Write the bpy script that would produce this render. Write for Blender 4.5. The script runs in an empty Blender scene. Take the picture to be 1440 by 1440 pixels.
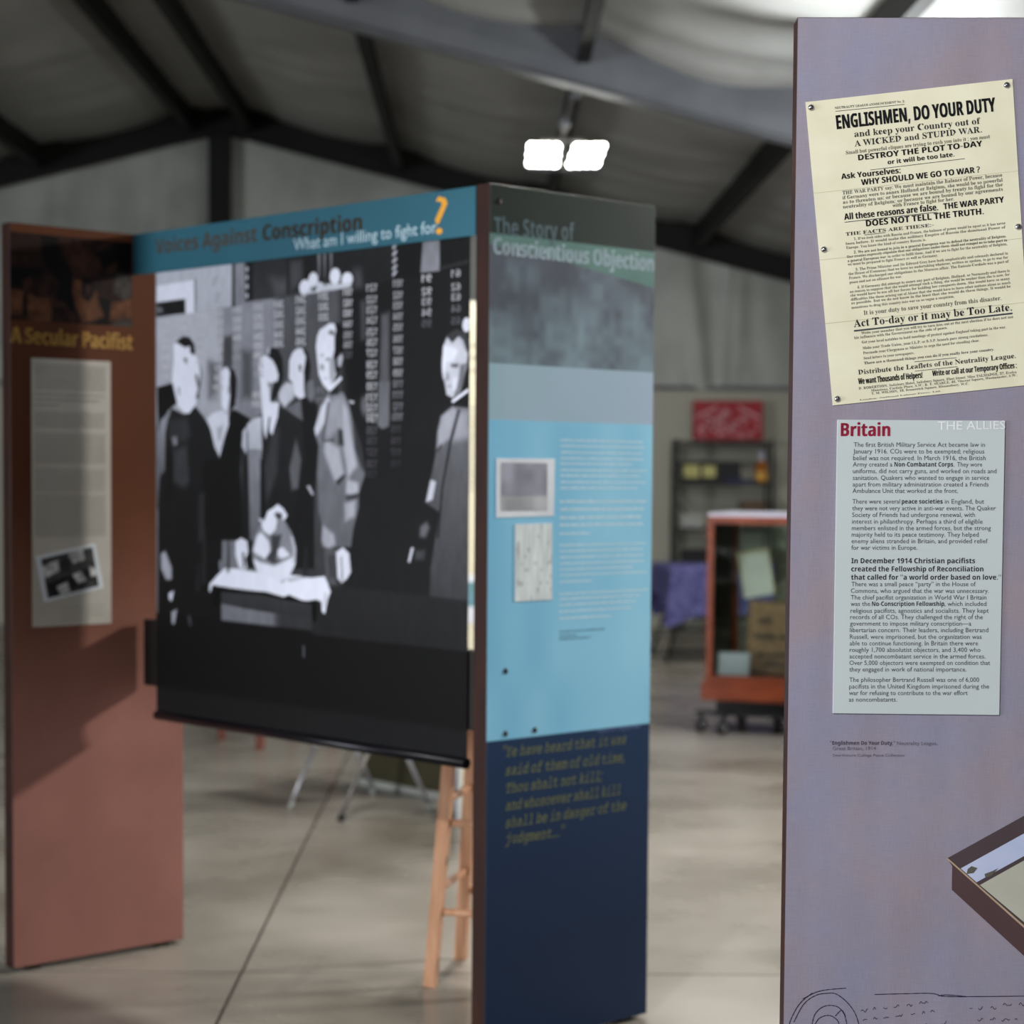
import bpy, bmesh, math, random
import numpy as np
from mathutils import Matrix, Vector

# ------------------------------------------------------------------ camera, light, exposure
scene = bpy.context.scene
COL = scene.collection
FOCAL, PPX, PPY = 2768.64, 703.54, 806.49        # focal length and principal point in pixels of the 1440 frame
PITCH, ROLL, YAW, EYE = 0.0498, 0.0071, 0.0083, 1.433
def setup_camera():
    cam = bpy.data.cameras.new('camera')
    cam.sensor_width = 36.0
    cam.lens = FOCAL / 1440 * 36.0
    cam.shift_x = (720 - PPX) / 1440
    cam.shift_y = (PPY - 720) / 1440
    cam.clip_end = 200
    cam.dof.use_dof = True
    cam.dof.focus_distance = 3.06
    cam.dof.aperture_fstop = 3.9
    o = bpy.data.objects.new('camera', cam)
    COL.objects.link(o)
    cy_, sy = math.cos(YAW), math.sin(YAW)
    cp, sp = math.cos(PITCH), math.sin(PITCH)
    r0 = Vector((cy_, -sy, 0))
    f1 = Vector((sy, cy_, 0))
    fw = cp * f1 - sp * Vector((0, 0, 1))
    up = sp * f1 + cp * Vector((0, 0, 1))
    c, s = math.cos(ROLL), math.sin(ROLL)
    right = c * r0 + s * up
    upv = -s * r0 + c * up
    m = Matrix.Identity(4)
    for i in range(3):
        m[i][0], m[i][1], m[i][2] = right[i], upv[i], -fw[i]
    m[0][3], m[1][3], m[2][3] = 0, 0, EYE
    o.matrix_world = m
    scene.camera = o
setup_camera()

scene.view_settings.view_transform = 'Standard'
scene.view_settings.look = 'None'
scene.view_settings.exposure = 0.0
scene.view_settings.gamma = 1.0
scene.view_settings.use_curve_mapping = False

world = bpy.data.worlds.new('overcast_sky')
scene.world = world
world.use_nodes = True
bg = world.node_tree.nodes['Background']
bg.inputs[0].default_value = (0.80, 0.90, 1.0, 1)
bg.inputs[1].default_value = 0.6

def area_light(name, loc, target, sx, sy, power, color):
    d = bpy.data.lights.new(name, 'AREA')
    d.shape = 'RECTANGLE'; d.size = sx; d.size_y = sy
    d.energy = power; d.color = color
    o = bpy.data.objects.new(name, d)
    o.location = loc
    o.rotation_euler = (Vector(target) - Vector(loc)).to_track_quat('-Z', 'Y').to_euler()
    COL.objects.link(o)
# daylight at two open doors, an added left fill, unseen LED floodlights under the roof
area_light('left_fill', (-11.3, 0.6, 1.4), (-0.5, 5.2, 1.5), 5.5, 2.3, 1500, (0.90, 0.94, 1.0))  # added fill for the banner; the left wall has no door
area_light('daylight_side_door', (6.35, 7.4, 1.35), (0, 7.4, 1.2), 5.6, 2.3, 25, (0.90, 0.95, 1.0))
area_light('daylight_front_door', (2.6, -4.7, 1.7), (1.2, 3, 1.3), 5.0, 3.0, 14, (0.90, 0.93, 1.0))
area_light('flood_right', (4.3, 6.7, 2.95), (-0.8, 5.9, 0.4), 0.5, 0.3, 200, (1.0, 0.97, 0.93))
area_light('flood_middle', (0.5, 7.0, 3.9), (0.5, 6.5, 0.0), 0.5, 0.3, 125, (1.0, 0.97, 0.92))
area_light('flood_back', (1.6, 13.4, 3.4), (1.6, 14.2, 0.0), 0.5, 0.3, 70, (1.0, 0.97, 0.92))
def spot_light(name, loc, target, power, angle, blend, radius, color):
    d = bpy.data.lights.new(name, 'SPOT')
    d.energy = power; d.spot_size = math.radians(angle); d.spot_blend = blend; d.shadow_soft_size = radius; d.color = color
    o = bpy.data.objects.new(name, d); o.location = loc
    o.rotation_euler = (Vector(target) - Vector(loc)).to_track_quat('-Z', 'Y').to_euler()
    COL.objects.link(o)
# added unseen spot, aimed at the lilac panel and clear of the brown one
spot_light('panel_fill_spot', (-1.6, -0.4, 3.6), (0.95, 3.3, 1.25), 760, 52, 0.5, 0.10, (1.0, 0.98, 0.96))

# ------------------------------------------------------------------ letter outlines and printed shapes (metres on each surface)
OUTLINES = {
 'bold': {
  'A': [97, [[0,0,35,100,61,100,97,0,74,0,67,24,30,24,23,0],[48,85,43,67,43,65,35,42,61,42]]],
  'B': [94, [[13,0,13,100,44,100,61,99,74,94,82,87,84,75,83,67,80,60,75,55,69,53,69,52,74,51,78,49,82,46,86,36,87,29,84,17,77,8,65,2,50,0],[34,83,45,83,53,82,58,80,61,77,62,72,62,67,59,63,54,61,46,60,34,60],[47,44,34,44,34,18,56,18,61,21,64,26,65,31,64,36,61,40,55,43]]],
  'C': [89, [[62,101,70,100,84,94,77,77,72,80,55,84,44,81,36,75,32,64,30,50,31,36,36,25,44,18,55,16,74,19,81,22,81,4,74,1,61,-1,39,0,28,5,19,13,13,23,9,35,8,50,9,64,14,77,20,87,29,95,41,100]]],
  'D': [104, [[13,0,13,100,44,100,59,99,71,94,81,87,89,78,94,66,96,51,92,29,81,13,64,3,41,0],[45,83,34,83,34,18,43,18,66,26,74,50,72,65,66,75,57,81]]],
  'E': [78, [[13,0,13,100,70,100,70,83,34,83,34,61,68,61,68,43,34,43,34,18,70,18,70,0]]],
  'F': [77, [[13,0,13,100,70,100,70,83,33,83,33,57,67,57,67,39,33,39,33,0]]],
  'G': [101, [[68,101,76,100,83,98,90,95,83,78,73,82,60,84,52,83,44,80,38,74,34,68,31,59,30,50,31,40,33,32,36,26,41,21,48,17,60,16,67,17,69,18,69,39,51,39,51,56,90,56,90,4,74,0,65,-1,55,-1,35,2,20,12,11,28,8,50,10,65,14,77,22,87,32,95,45,100]]],
  'H': [107, [[13,100,34,100,34,61,73,61,73,100,95,100,95,0,73,0,73,43,34,43,34,0,13,0]]],
  'I': [54, [[4,100,50,100,50,88,38,82,38,18,50,12,50,0,4,0,4,12,17,18,17,82,4,88]]],
  'J': [46, [[13,100,34,100,34,6,33,-5,30,-14,25,-21,19,-26,11,-29,-5,-29,-10,-28,-10,-10,-3,-12,0,-12,6,-10,9,-8,11,-5,13,6]]],
  'K': [93, [[13,100,34,100,34,54,42,66,69,100,93,100,58,56,93,0,69,0,43,42,34,36,34,0,13,0]]],
  'L': [79, [[13,100,34,100,34,18,74,18,74,0,13,0]]],
  'M': [132, [[13,0,13,100,41,100,65,24,66,24,91,100,119,100,119,0,100,0,100,70,101,78,100,78,74,0,55,0,31,78,30,78,31,75,31,52,32,46,32,0]]],
  'N': [114, [[13,0,13,100,39,100,83,25,83,32,82,39,82,100,101,100,101,0,74,0,31,76,30,76,31,68,31,54,32,47,32,0]]],
  'O': [111, [[56,102,71,100,83,95,92,87,98,77,102,65,103,50,102,36,98,23,92,13,83,5,71,0,56,-1,41,0,29,5,20,13,13,23,9,36,8,50,9,65,13,77,20,88,29,95,41,100],[56,84,44,82,36,75,32,64,30,50,32,36,36,25,44,19,56,16,67,19,75,25,80,36,81,50,80,64,75,75,67,82]]],
  'P': [88, [[13,0,13,100,45,100,61,98,73,92,79,82,82,69,81,60,78,52,73,46,66,40,56,37,34,36,34,0],[43,83,34,83,34,53,41,53,49,54,55,57,59,61,60,68,56,79]]],
  'Q': [111, [[56,102,71,100,83,95,92,87,98,77,102,65,103,50,102,34,97,21,90,10,79,3,103,-24,76,-24,57,-1,41,0,29,5,20,13,13,23,9,36,8,50,9,65,13,77,20,88,29,95,41,100],[56,84,44,82,36,75,32,64,30,50,32,36,36,25,44,19,56,16,67,19,75,25,80,36,81,50,80,64,75,75,67,82]]],
  'R': [92, [[13,0,13,100,42,100,60,98,72,93,79,83,82,70,81,64,79,58,76,53,72,49,68,46,63,44,92,0,69,0,45,38,34,38,34,0],[34,83,34,56,50,56,56,59,59,63,60,69,59,76,55,80,49,82]]],
  'S': [77, [[49,101,56,100,71,94,64,78,52,82,41,84,35,83,32,81,29,78,28,74,29,69,33,65,54,54,65,46,69,41,71,35,72,28,69,16,62,7,50,1,35,-1,20,0,6,5,6,24,29,17,36,16,43,17,48,19,50,23,51,27,49,32,45,36,24,47,16,53,10,61,8,67,8,73,10,85,17,94,27,100]]],
  'T': [81, [[3,100,78,100,78,82,51,82,51,0,30,0,30,82,3,82]]],
  'U': [106, [[12,100,33,100,33,39,34,28,38,21,44,18,53,16,62,18,68,22,72,29,73,39,73,100,94,100,94,35,93,25,89,17,84,9,76,3,65,0,53,-1,35,1,22,9,14,21,12,36]]],
  'V': [91, [[0,100,21,100,43,31,46,18,46,22,51,40,70,100,91,100,57,0,34,0]]],
  'W': [135, [[0,100,21,100,34,45,39,19,42,37,42,41,58,100,78,100,96,27,96,23,97,19,102,45,115,100,135,100,110,0,86,0,71,57,68,71,68,76,67,74,65,60,64,57,64,54,63,52,50,0,25,0]]],
  'X': [93, [[2,100,25,100,47,64,68,100,91,100,60,50,93,0,69,0,46,38,23,0,0,0,33,52]]],
  'Y': [87, [[0,100,23,100,44,59,65,100,87,100,54,39,54,0,33,0,33,38]]],
  'Z': [81, [[5,100,76,100,76,86,29,18,78,18,78,0,3,0,3,14,51,82,5,82]]],
  'a': [85, [[56,76,42,78,34,78,20,74,13,71,20,57,31,61,41,63,46,62,50,60,53,56,53,48,25,45,14,41,8,33,6,23,8,12,13,5,20,0,38,-1,45,1,50,5,55,10,60,0,74,0,74,51,72,63,66,71],[53,35,45,35,37,34,31,32,28,28,27,23,28,19,30,16,33,14,44,15,49,18,52,23,53,29]]],
  'b': [89, [[11,106,32,106,32,73,31,67,32,67,35,71,40,75,46,77,54,78,65,75,74,68,80,55,82,38,80,21,74,9,65,1,53,-1,45,-1,35,5,32,8,30,8,27,0,11,0],[40,60,35,56,33,50,32,39,33,29,35,21,40,17,47,16,53,17,57,21,60,29,61,39,60,48,57,56,53,60,47,61]]],
  'c': [72, [[44,78,63,75,68,73,61,57,48,61,44,61,32,55,28,38,29,28,32,21,37,17,44,16,50,16,55,17,60,19,65,22,65,4,55,0,49,-1,42,-1,27,1,16,8,9,20,6,38,7,51,11,61,17,68,24,74,33,77]]],
  'd': [89, [[57,106,78,106,78,0,62,0,58,10,57,10,49,2,43,-1,35,-1,24,1,14,9,8,21,6,38,8,55,14,68,24,75,36,78,43,77,49,75,58,67,57,73],[50,59,42,61,36,59,31,55,28,48,27,38,28,28,31,21,36,17,42,15,50,17,55,20,57,27,58,38,57,48,55,55]]],
  'e': [83, [[42,78,57,76,68,69,74,58,77,43,77,33,27,33,29,25,33,19,39,15,46,14,66,17,72,20,72,4,61,0,54,-1,35,0,25,3,17,8,11,16,8,26,6,38,7,50,11,60,16,68,24,73,32,77],[43,63,37,62,33,59,29,54,28,47,57,47,56,53,54,58,49,62]]],
  'f': [54, [[47,107,61,104,55,89,47,90,44,91,40,90,37,88,35,81,35,76,53,76,53,61,35,61,35,0,14,0,14,61,3,61,3,71,14,76,15,91,18,97,22,102,27,105,34,107]]],
  'g': [89, [[36,78,48,75,58,67,60,76,78,76,78,0,75,-15,68,-25,56,-31,39,-34,32,-33,24,-33,11,-29,11,-12,25,-17,41,-18,53,-14,57,-1,57,10,53,5,47,1,42,-1,35,-1,23,1,14,9,8,22,6,38,8,55,14,67,23,75],[50,60,42,61,31,55,28,38,31,21,43,15,50,16,54,20,57,26,58,38,57,49,54,56]]],
  'h': [92, [[11,106,32,106,32,79,31,67,32,67,36,72,41,75,47,77,54,78,65,76,74,71,80,63,82,50,82,0,61,0,61,45,58,57,48,61,40,60,35,55,33,47,32,36,32,0,11,0]]],
  'i': [43, [[26,106,29,104,32,101,33,96,32,91,29,88,21,86,13,88,11,91,10,96,11,101,13,104,17,106],[11,76,32,76,32,0,11,0]]],
  'j': [43, [[26,106,29,104,32,101,33,96,32,91,29,88,21,86,13,88,11,91,10,96,11,101,13,104,17,106],[11,76,32,76,32,-8,31,-15,29,-21,26,-26,21,-30,14,-33,5,-34,1,-33,-6,-33,-9,-32,-9,-16,-4,-16,-2,-17,5,-16,8,-14,10,-11,11,-5]]],
  'k': [87, [[11,106,32,106,32,54,31,50,31,42,35,48,38,50,40,53,61,76,85,76,55,43,87,0,63,0,41,31,32,24,32,0,11,0]]],
  'l': [43, [[11,106,32,106,32,0,11,0]]],
  'm': [138, [[53,78,61,77,67,75,73,72,76,67,78,67,82,72,88,75,94,77,101,78,112,76,120,71,125,63,127,50,127,0,106,0,106,45,103,57,95,61,88,60,83,55,80,48,79,38,79,0,59,0,59,45,56,57,47,61,40,60,35,55,33,47,32,36,32,0,11,0,11,76,27,76,30,67,31,67,35,72,40,75]]],
  'n': [92, [[54,78,65,76,74,71,80,63,82,50,82,0,61,0,61,45,60,52,58,57,54,60,48,61,40,60,35,55,33,47,32,36,32,0,11,0,11,76,27,76,30,67,31,67,35,72,41,75,47,77]]],
  'o': [87, [[44,78,54,77,63,73,70,68,76,60,79,50,80,38,78,21,70,9,59,1,43,-1,33,0,24,3,17,9,11,17,7,27,6,38,9,55,16,68,28,75],[43,61,36,60,31,55,29,48,28,38,29,28,31,21,36,17,43,15,51,17,55,21,58,28,59,38,58,48,55,55,51,60]]],
  'p': [89, [[54,78,65,75,74,68,80,55,82,38,80,21,74,9,65,1,53,-1,46,-1,35,5,32,8,31,8,32,3,32,-34,11,-34,11,76,28,76,31,67,32,67,35,71,40,75,46,77],[35,56,33,50,32,39,33,29,35,21,40,17,47,16,53,17,58,21,60,29,61,39,57,56,47,61,40,60]]],
  'q': [89, [[36,78,43,77,49,75,58,67,60,76,78,76,78,-34,57,-34,57,4,58,10,57,10,49,2,43,-1,35,-1,23,1,14,9,8,21,6,38,8,55,14,68,24,75],[50,59,42,61,36,59,31,55,29,48,28,38,31,21,43,15,50,16,55,20,57,26,58,38,57,48,55,55]]],
  'r': [64, [[59,78,61,77,59,58,48,58,43,57,38,54,35,50,33,45,32,39,32,0,11,0,11,76,27,76,30,64,31,64,35,69,40,74,46,77]]],
  's': [70, [[44,78,50,76,57,75,63,72,57,57,46,61,41,62,29,61,27,56,28,54,43,46,49,44,59,38,62,34,64,29,64,23,62,12,56,5,46,0,24,-1,12,1,6,3,6,20,26,14,38,14,43,18,44,20,43,22,43,24,41,26,38,27,34,30,27,32,21,36,15,39,11,42,7,51,6,57,8,66,15,73,24,77]]],
  't': [61, [[21,93,34,93,34,76,55,76,55,61,34,61,34,24,35,20,37,17,43,15,47,15,56,18,56,2,43,-1,31,-1,25,1,20,4,16,9,14,15,13,24,13,61,3,61,3,70,15,77]]],
  'u': [92, [[11,76,31,76,31,32,32,25,34,19,38,16,44,15,52,17,57,22,59,30,60,40,60,76,81,76,81,0,65,0,62,10,61,10,57,5,51,1,45,-1,27,0,18,5,12,14,11,27]]],
  'v': [80, [[0,76,22,76,39,25,39,17,40,17,41,25,43,33,58,76,80,76,51,0,29,0]]],
  'w': [120, [[1,76,22,76,33,34,33,29,35,21,35,18,36,18,36,23,37,26,37,30,38,33,38,36,39,38,39,40,49,76,72,76,81,40,83,29,84,18,85,20,89,43,98,76,118,76,96,0,74,0,60,61,55,39,52,30,52,26,46,0,23,0]]],
  'x': [81, [[2,76,26,76,40,52,55,76,79,76,54,39,80,0,57,0,40,26,24,0,1,0,27,39]]],
  'y': [80, [[23,76,0,76,30,1,27,-8,23,-13,19,-16,8,-17,5,-16,5,-32,12,-34,26,-32,35,-28,42,-20,47,-10,80,76,57,76,41,27,40,20,37,33]]],
  'z': [68, [[6,76,63,76,63,63,28,16,64,16,64,0,4,0,4,12,39,61,6,61]]],
  '0': [80, [[40,102,55,98,66,88,73,72,75,50,74,35,71,22,67,12,60,5,51,0,40,-1,24,2,13,12,7,29,5,50,6,65,8,78,13,88,19,95,28,100],[47,82,40,84,33,82,29,76,27,65,26,50,27,35,29,24,33,18,40,16,47,18,51,24,53,35,54,50,53,65,51,76]]],
  '1': [80, [[40,100,58,100,58,0,37,0,37,78,30,71,18,62,8,74]]],
  '2': [80, [[50,101,33,101,20,97,14,94,5,87,17,74,28,81,39,84,45,83,48,81,51,77,52,72,50,63,47,58,38,47,6,15,6,0,75,0,75,18,32,18,32,19,60,46,69,59,72,66,73,74,72,82,69,88,64,94,58,98]]],
  '3': [80, [[52,100,28,101,19,99,12,95,5,92,15,77,24,82,30,84,43,84,48,81,50,78,51,73,49,66,47,63,43,61,37,60,21,60,21,43,37,43,43,42,47,40,50,37,52,34,51,24,48,19,42,16,32,15,19,17,12,19,5,22,5,4,19,0,34,-1,47,0,57,3,65,7,70,14,73,21,75,29,73,38,68,45,61,50,50,52,50,53,58,56,65,61,70,68,72,78,69,88,63,95]]],
  '4': [80, [[46,100,66,100,66,37,78,37,78,21,66,21,66,0,45,0,45,21,2,21,2,35],[46,76,45,76,43,70,39,65,21,37,45,37,45,66]]],
  '5': [80, [[9,49,13,100,67,100,67,82,31,82,29,62,38,64,51,63,58,60,65,56,70,50,73,43,74,33,71,19,64,8,51,1,34,-1,26,-1,19,0,7,4,7,22,26,16,33,16,41,17,47,20,51,25,52,32,47,43,32,47,28,47,20,45,17,45]]],
  '6': [80, [[66,101,68,100,68,83,66,84,63,84,60,85,45,84,37,81,31,76,25,62,24,53,25,53,33,62,39,64,47,65,59,63,68,57,74,47,75,33,73,19,66,8,56,1,41,-1,32,0,23,3,16,9,10,18,6,29,5,51,6,60,8,68,14,82,19,89,26,94,34,98,44,100],[41,49,33,47,30,44,26,38,26,30,30,22,33,18,37,16,47,17,51,20,54,25,55,33,54,40,52,45,47,48]]],
  '7': [80, [[4,100,75,100,75,87,38,0,16,0,53,82,4,82]]],
  '8': [80, [[48,101,56,99,68,91,71,85,72,77,71,69,67,62,61,57,54,53,59,50,69,42,72,38,74,32,75,26,74,18,71,11,65,6,58,2,50,-1,25,0,14,6,7,14,5,25,6,35,11,42,17,48,24,52,18,57,13,62,9,69,8,77,9,85,12,91,24,99,32,101],[40,86,35,85,31,83,29,80,28,76,29,71,35,64,40,62,45,64,51,71,52,76,51,80,49,83,45,85],[39,44,33,40,29,36,26,32,25,27,25,22,28,18,33,15,40,14,47,15,52,18,54,21,55,30,51,36]]],
  '9': [80, [[39,101,48,100,57,96,64,90,70,82,74,71,75,49,74,40,72,32,66,17,61,11,54,6,46,2,36,-1,14,-1,11,0,11,17,14,16,17,16,20,15,35,16,43,19,49,24,55,38,56,46,55,46,47,38,41,36,33,35,21,37,12,43,6,53,4,66,7,81,14,92,24,99],[39,84,33,83,29,80,26,75,25,67,26,60,28,55,33,52,39,51,47,53,50,55,54,62,54,69,50,78,47,81,44,83]]],
  '.': [38, [[19,17,25,15,27,12,27,3,25,0,19,-2,13,0,11,3,10,8,11,12,13,15]]],
  ',': [38, [[13,16,26,16,27,15,22,-2,18,-10,15,-18,6,-18,12,8]]],
  ';': [38, [[22,77,25,75,27,72,27,63,25,60,18,58,12,60,10,63,10,72,12,75,15,77],[11,16,25,16,26,15,14,-18,4,-18,6,-13,8,-1,10,5,11,11]]],
  ':': [38, [[22,77,25,75,27,72,27,63,25,60,19,58,13,60,11,63,10,68,11,72,15,77],[19,17,25,15,27,12,27,3,25,0,19,-2,13,0,11,3,10,8,11,12,13,15]]],
  '-': [45, [[6,43,39,43,39,32,6,32]]],
  '?': [61, [[41,100,50,95,55,87,57,77,57,71,53,62,41,50,33,43,31,40,30,37,30,34,29,31,29,28,20,28,20,37,22,45,27,52,40,63,44,69,45,73,44,83,41,87,36,90,28,91,16,89,6,85,2,95,21,101],[25,17,31,15,33,12,34,8,33,3,31,0,25,-2,19,0,17,3,16,8,17,12,19,15]]],
  '!': [38, [[11,100,26,100,23,28,15,28],[19,17,25,15,27,12,27,3,25,0,19,-2,13,0,11,3,10,8,11,12,13,15]]],
  "'": [32, [[9,100,22,100,20,64,12,64]]],
  ' ': [36, []],
 },
 'serif': {
  'A': [96, [[45,102,49,102,84,19,90,8,97,4,97,0,50,0,50,4,62,10,60,18,55,29,23,29,17,15,17,13,16,11,27,4,28,4,28,0,-2,0,-2,4,5,7,11,16],[39,70,25,35,53,35]]],
  'B': [97, [[3,100,48,100,87,77,63,54,92,29,81,8,52,0,4,0,4,4,14,7,16,18,16,81,15,91,11,95,3,96],[59,91,47,95,41,93,40,86,40,55,58,60,63,76],[43,51,40,51,40,14,42,7,49,5,62,11,66,28,61,46]]],
  'C': [103, [[30,96,57,102,85,96,92,102,96,102,96,68,92,68,78,89,58,97,32,50,61,5,79,10,94,23,98,19,56,-2,30,4,12,23,6,50,12,77]]],
  'D': [109, [[49,100,3,100,3,96,13,94,16,82,16,16,14,6,4,4,4,0,50,0,103,50,89,87],[42,93,49,95,77,50,70,16,49,5,42,7,40,16,40,85]]],
  'E': [97, [[88,100,4,100,4,96,14,93,17,81,17,17,14,6,3,4,3,0,88,0,94,31,90,31,81,16,69,8,51,6,42,8,40,15,40,49,53,47,60,40,63,26,67,26,67,76,63,76,57,59,42,54,40,54,40,85,41,92,44,94,51,95,75,89,84,70,88,70]]],
  'F': [89, [[86,100,3,100,3,96,13,93,16,82,16,18,14,7,3,4,3,0,56,0,56,4,46,5,41,9,40,18,40,49,56,44,63,26,66,26,66,76,62,76,56,59,42,54,40,54,40,87,41,92,44,94,50,95,68,92,78,85,83,70,86,70]]],
  'G': [112, [[31,96,56,102,85,96,89,97,92,102,96,102,96,68,92,68,84,83,72,94,59,97,32,50,40,15,60,3,72,6,75,16,75,28,72,37,60,40,60,44,110,44,110,40,100,37,98,28,98,6,59,-2,31,4,13,23,6,50,13,77]]],
  'H': [115, [[53,100,4,100,4,96,14,93,16,83,16,18,14,7,3,4,3,0,53,0,53,4,43,7,40,18,40,49,75,49,75,18,72,7,62,4,62,0,111,0,111,4,101,7,99,18,99,83,101,93,111,96,111,100,62,100,62,96,70,95,74,91,75,83,75,55,40,55,40,83,41,91,45,95,53,96]]],
  'I': [57, [[54,100,3,100,3,96,14,94,17,85,17,17,13,7,3,4,3,0,54,0,54,4,45,6,41,10,40,17,40,85,43,94,54,96]]],
  'J': [73, [[17,100,69,100,69,96,61,95,57,90,56,81,56,19,24,-14,11,-12,3,-5,-1,5,2,13,10,16,17,14,20,6,19,0,17,-4,23,-9,30,-5,32,5,32,81,31,90,27,94,17,96]]],
  'K': [112, [[53,100,4,100,4,96,14,93,17,83,17,18,14,7,4,4,4,0,53,0,53,4,43,7,40,18,40,44,44,47,69,14,73,8,71,5,67,4,62,4,62,0,114,0,114,4,107,5,102,10,59,63,76,79,105,96,107,96,107,100,64,100,64,96,77,92,71,82,40,51,40,83,41,91,45,95,53,96]]],
  'L': [94, [[55,100,4,100,4,96,14,93,16,83,16,18,14,7,3,4,3,0,88,0,94,34,90,34,81,17,69,9,51,6,44,7,41,10,40,18,40,83,41,91,46,95,55,96]]],
  'M': [139, [[3,100,41,100,70,31,99,100,136,100,136,96,126,93,123,83,123,19,124,9,128,5,135,4,135,0,87,0,87,4,95,5,99,10,100,18,100,88,63,0,59,0,23,85,23,18,26,6,37,4,37,0,3,0,3,4,13,7,17,17,17,84,15,91,12,95,3,96]]],
  'N': [108, [[4,100,34,100,86,37,86,83,85,91,81,95,73,96,73,100,105,100,105,96,95,93,93,83,93,-2,88,-2,23,77,23,17,26,7,37,4,37,0,4,0,4,4,12,5,16,9,17,17,17,85,8,95,4,96]]],
  'O': [115, [[58,102,78,98,95,88,106,71,109,50,106,29,95,13,78,2,57,-2,37,2,21,13,10,29,6,50,10,71,21,87,37,98],[57,97,32,50,39,15,58,3,83,50,76,85]]],
  'P': [92, [[47,100,4,100,4,96,14,93,16,83,16,18,14,7,3,4,3,0,53,0,53,4,43,7,40,18,40,45,53,45,81,53,90,73,86,87,74,97],[47,95,42,93,40,87,40,50,44,50,60,55,64,72,60,89]]],
  'Q': [115, [[58,102,78,98,95,88,106,71,109,50,100,19,73,0,98,-18,108,-16,109,-20,83,-25,22,11,10,28,6,50,10,71,21,87,37,98],[57,97,32,50,39,15,58,3,83,50,76,85]]],
  'R': [104, [[48,100,4,100,4,96,14,93,16,83,16,18,14,7,3,4,3,0,53,0,53,4,43,7,40,18,40,47,44,47,74,0,105,0,105,4,99,6,95,11,69,49,92,73,81,94],[49,95,42,93,40,85,40,51,45,51,61,57,67,74]]],
  'S': [86, [[41,102,66,98,70,102,74,102,74,70,71,70,64,85,54,94,43,98,31,94,26,83,30,74,41,67,56,60,70,51,77,41,79,29,74,13,62,2,42,-2,35,-2,19,3,15,2,13,-2,9,-2,9,35,14,35,24,11,43,3,56,8,61,20,49,35,36,42,17,55,11,73,15,88,25,99]]],
  'T': [93, [[2,70,2,100,90,100,90,70,86,70,59,95,58,95,58,18,61,7,72,4,72,0,20,0,20,4,31,7,34,18,34,95,14,89,6,70]]],
  'U': [108, [[3,100,53,100,53,96,44,95,41,91,40,83,40,31,45,11,60,5,86,35,86,83,83,93,72,96,72,100,104,100,104,96,95,93,93,83,93,40,83,7,54,-3,25,6,16,34,16,83,13,93,3,96]]],
  'V': [94, [[-3,100,46,100,46,96,37,95,33,90,35,83,57,31,76,83,78,90,75,95,66,96,66,100,97,100,97,96,90,94,84,84,50,-3,47,-3,10,84,5,92,-3,96]]],
  'W': [134, [[-3,100,40,100,40,96,33,95,31,90,32,82,49,34,66,77,63,88,59,94,50,96,50,100,96,100,96,96,86,90,104,36,119,81,121,89,118,95,110,96,110,100,137,100,137,96,131,92,126,83,98,-2,94,-2,69,68,42,-2,37,-2,7,86,3,94,-3,96]]],
  'X': [103, [[3,100,54,100,54,96,50,96,42,91,44,85,58,64,71,82,74,91,64,96,64,100,101,100,101,96,88,93,78,82,62,58,96,6,102,4,102,0,52,0,52,4,64,9,60,17,46,40,30,18,27,10,38,4,38,0,3,0,3,4,20,15,42,46,17,85,10,93,3,96]]],
  'Y': [94, [[-3,100,45,100,45,96,37,95,34,91,36,86,55,50,73,80,77,90,65,96,65,100,96,100,96,96,90,93,84,86,59,45,59,18,62,7,72,4,72,0,22,0,22,4,33,7,35,18,35,39,10,85,3,94,0,96,-3,96]]],
  'Z': [97, [[13,100,10,69,13,69,21,85,31,92,47,94,61,94,4,2,4,0,89,0,93,36,89,36,77,13,53,6,34,6,89,97,89,100]]],
  'a': [76, [[36,70,58,64,64,46,64,14,65,9,67,8,70,9,72,6,56,-2,44,8,21,-2,9,3,4,14,14,30,44,42,44,53,41,62,32,65,23,60,27,51,24,44,17,42,10,45,7,52,11,61,21,68],[44,37,26,18,33,7,38,9,44,14]]],
  'b': [79, [[2,100,30,100,30,61,49,70,62,66,72,54,75,36,71,17,59,3,42,-2,23,6,12,-3,9,-3,9,85,8,94,2,96],[40,62,34,59,30,53,30,15,40,3,51,11,54,35,51,55]]],
  'c': [64, [[38,70,55,65,61,54,58,47,52,45,43,55,43,60,37,65,25,41,30,17,45,8,60,16,63,13,34,-2,19,2,8,15,4,33,9,52,21,65]]],
  'd': [81, [[39,100,70,100,70,17,71,9,78,6,78,2,49,-2,49,9,31,-2,17,2,8,15,4,32,8,52,18,65,32,70,49,62,49,88,47,94,39,96],[38,62,29,55,26,34,28,13,38,6,44,9,49,17,49,53,45,59]]],
  'e': [66, [[19,65,35,70,55,62,62,38,62,36,26,36,44,9,59,19,63,16,34,-2,19,2,8,15,4,35,8,53],[35,65,26,45,26,42,44,42,44,47,42,61]]],
  'f': [47, [[19,96,38,102,53,98,58,88,55,81,49,78,43,80,41,86,43,95,40,97,34,94,32,86,32,68,45,68,45,61,32,61,32,14,35,6,44,4,44,0,3,0,3,4,9,5,11,8,12,16,12,61,4,61,4,68,12,68,12,78]]],
  'g': [72, [[35,70,51,67,70,67,70,59,59,59,64,45,61,33,51,25,38,23,31,23,25,21,22,16,31,11,38,11,57,9,66,3,69,-8,60,-25,32,-31,10,-27,3,-16,15,-6,5,7,9,16,22,24,5,47,9,59,19,67],[35,65,27,61,25,46,27,32,35,27,42,32,44,46,42,61],[45,-8,21,-8,16,-16,21,-23,35,-26,58,-14,55,-9]]],
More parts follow.
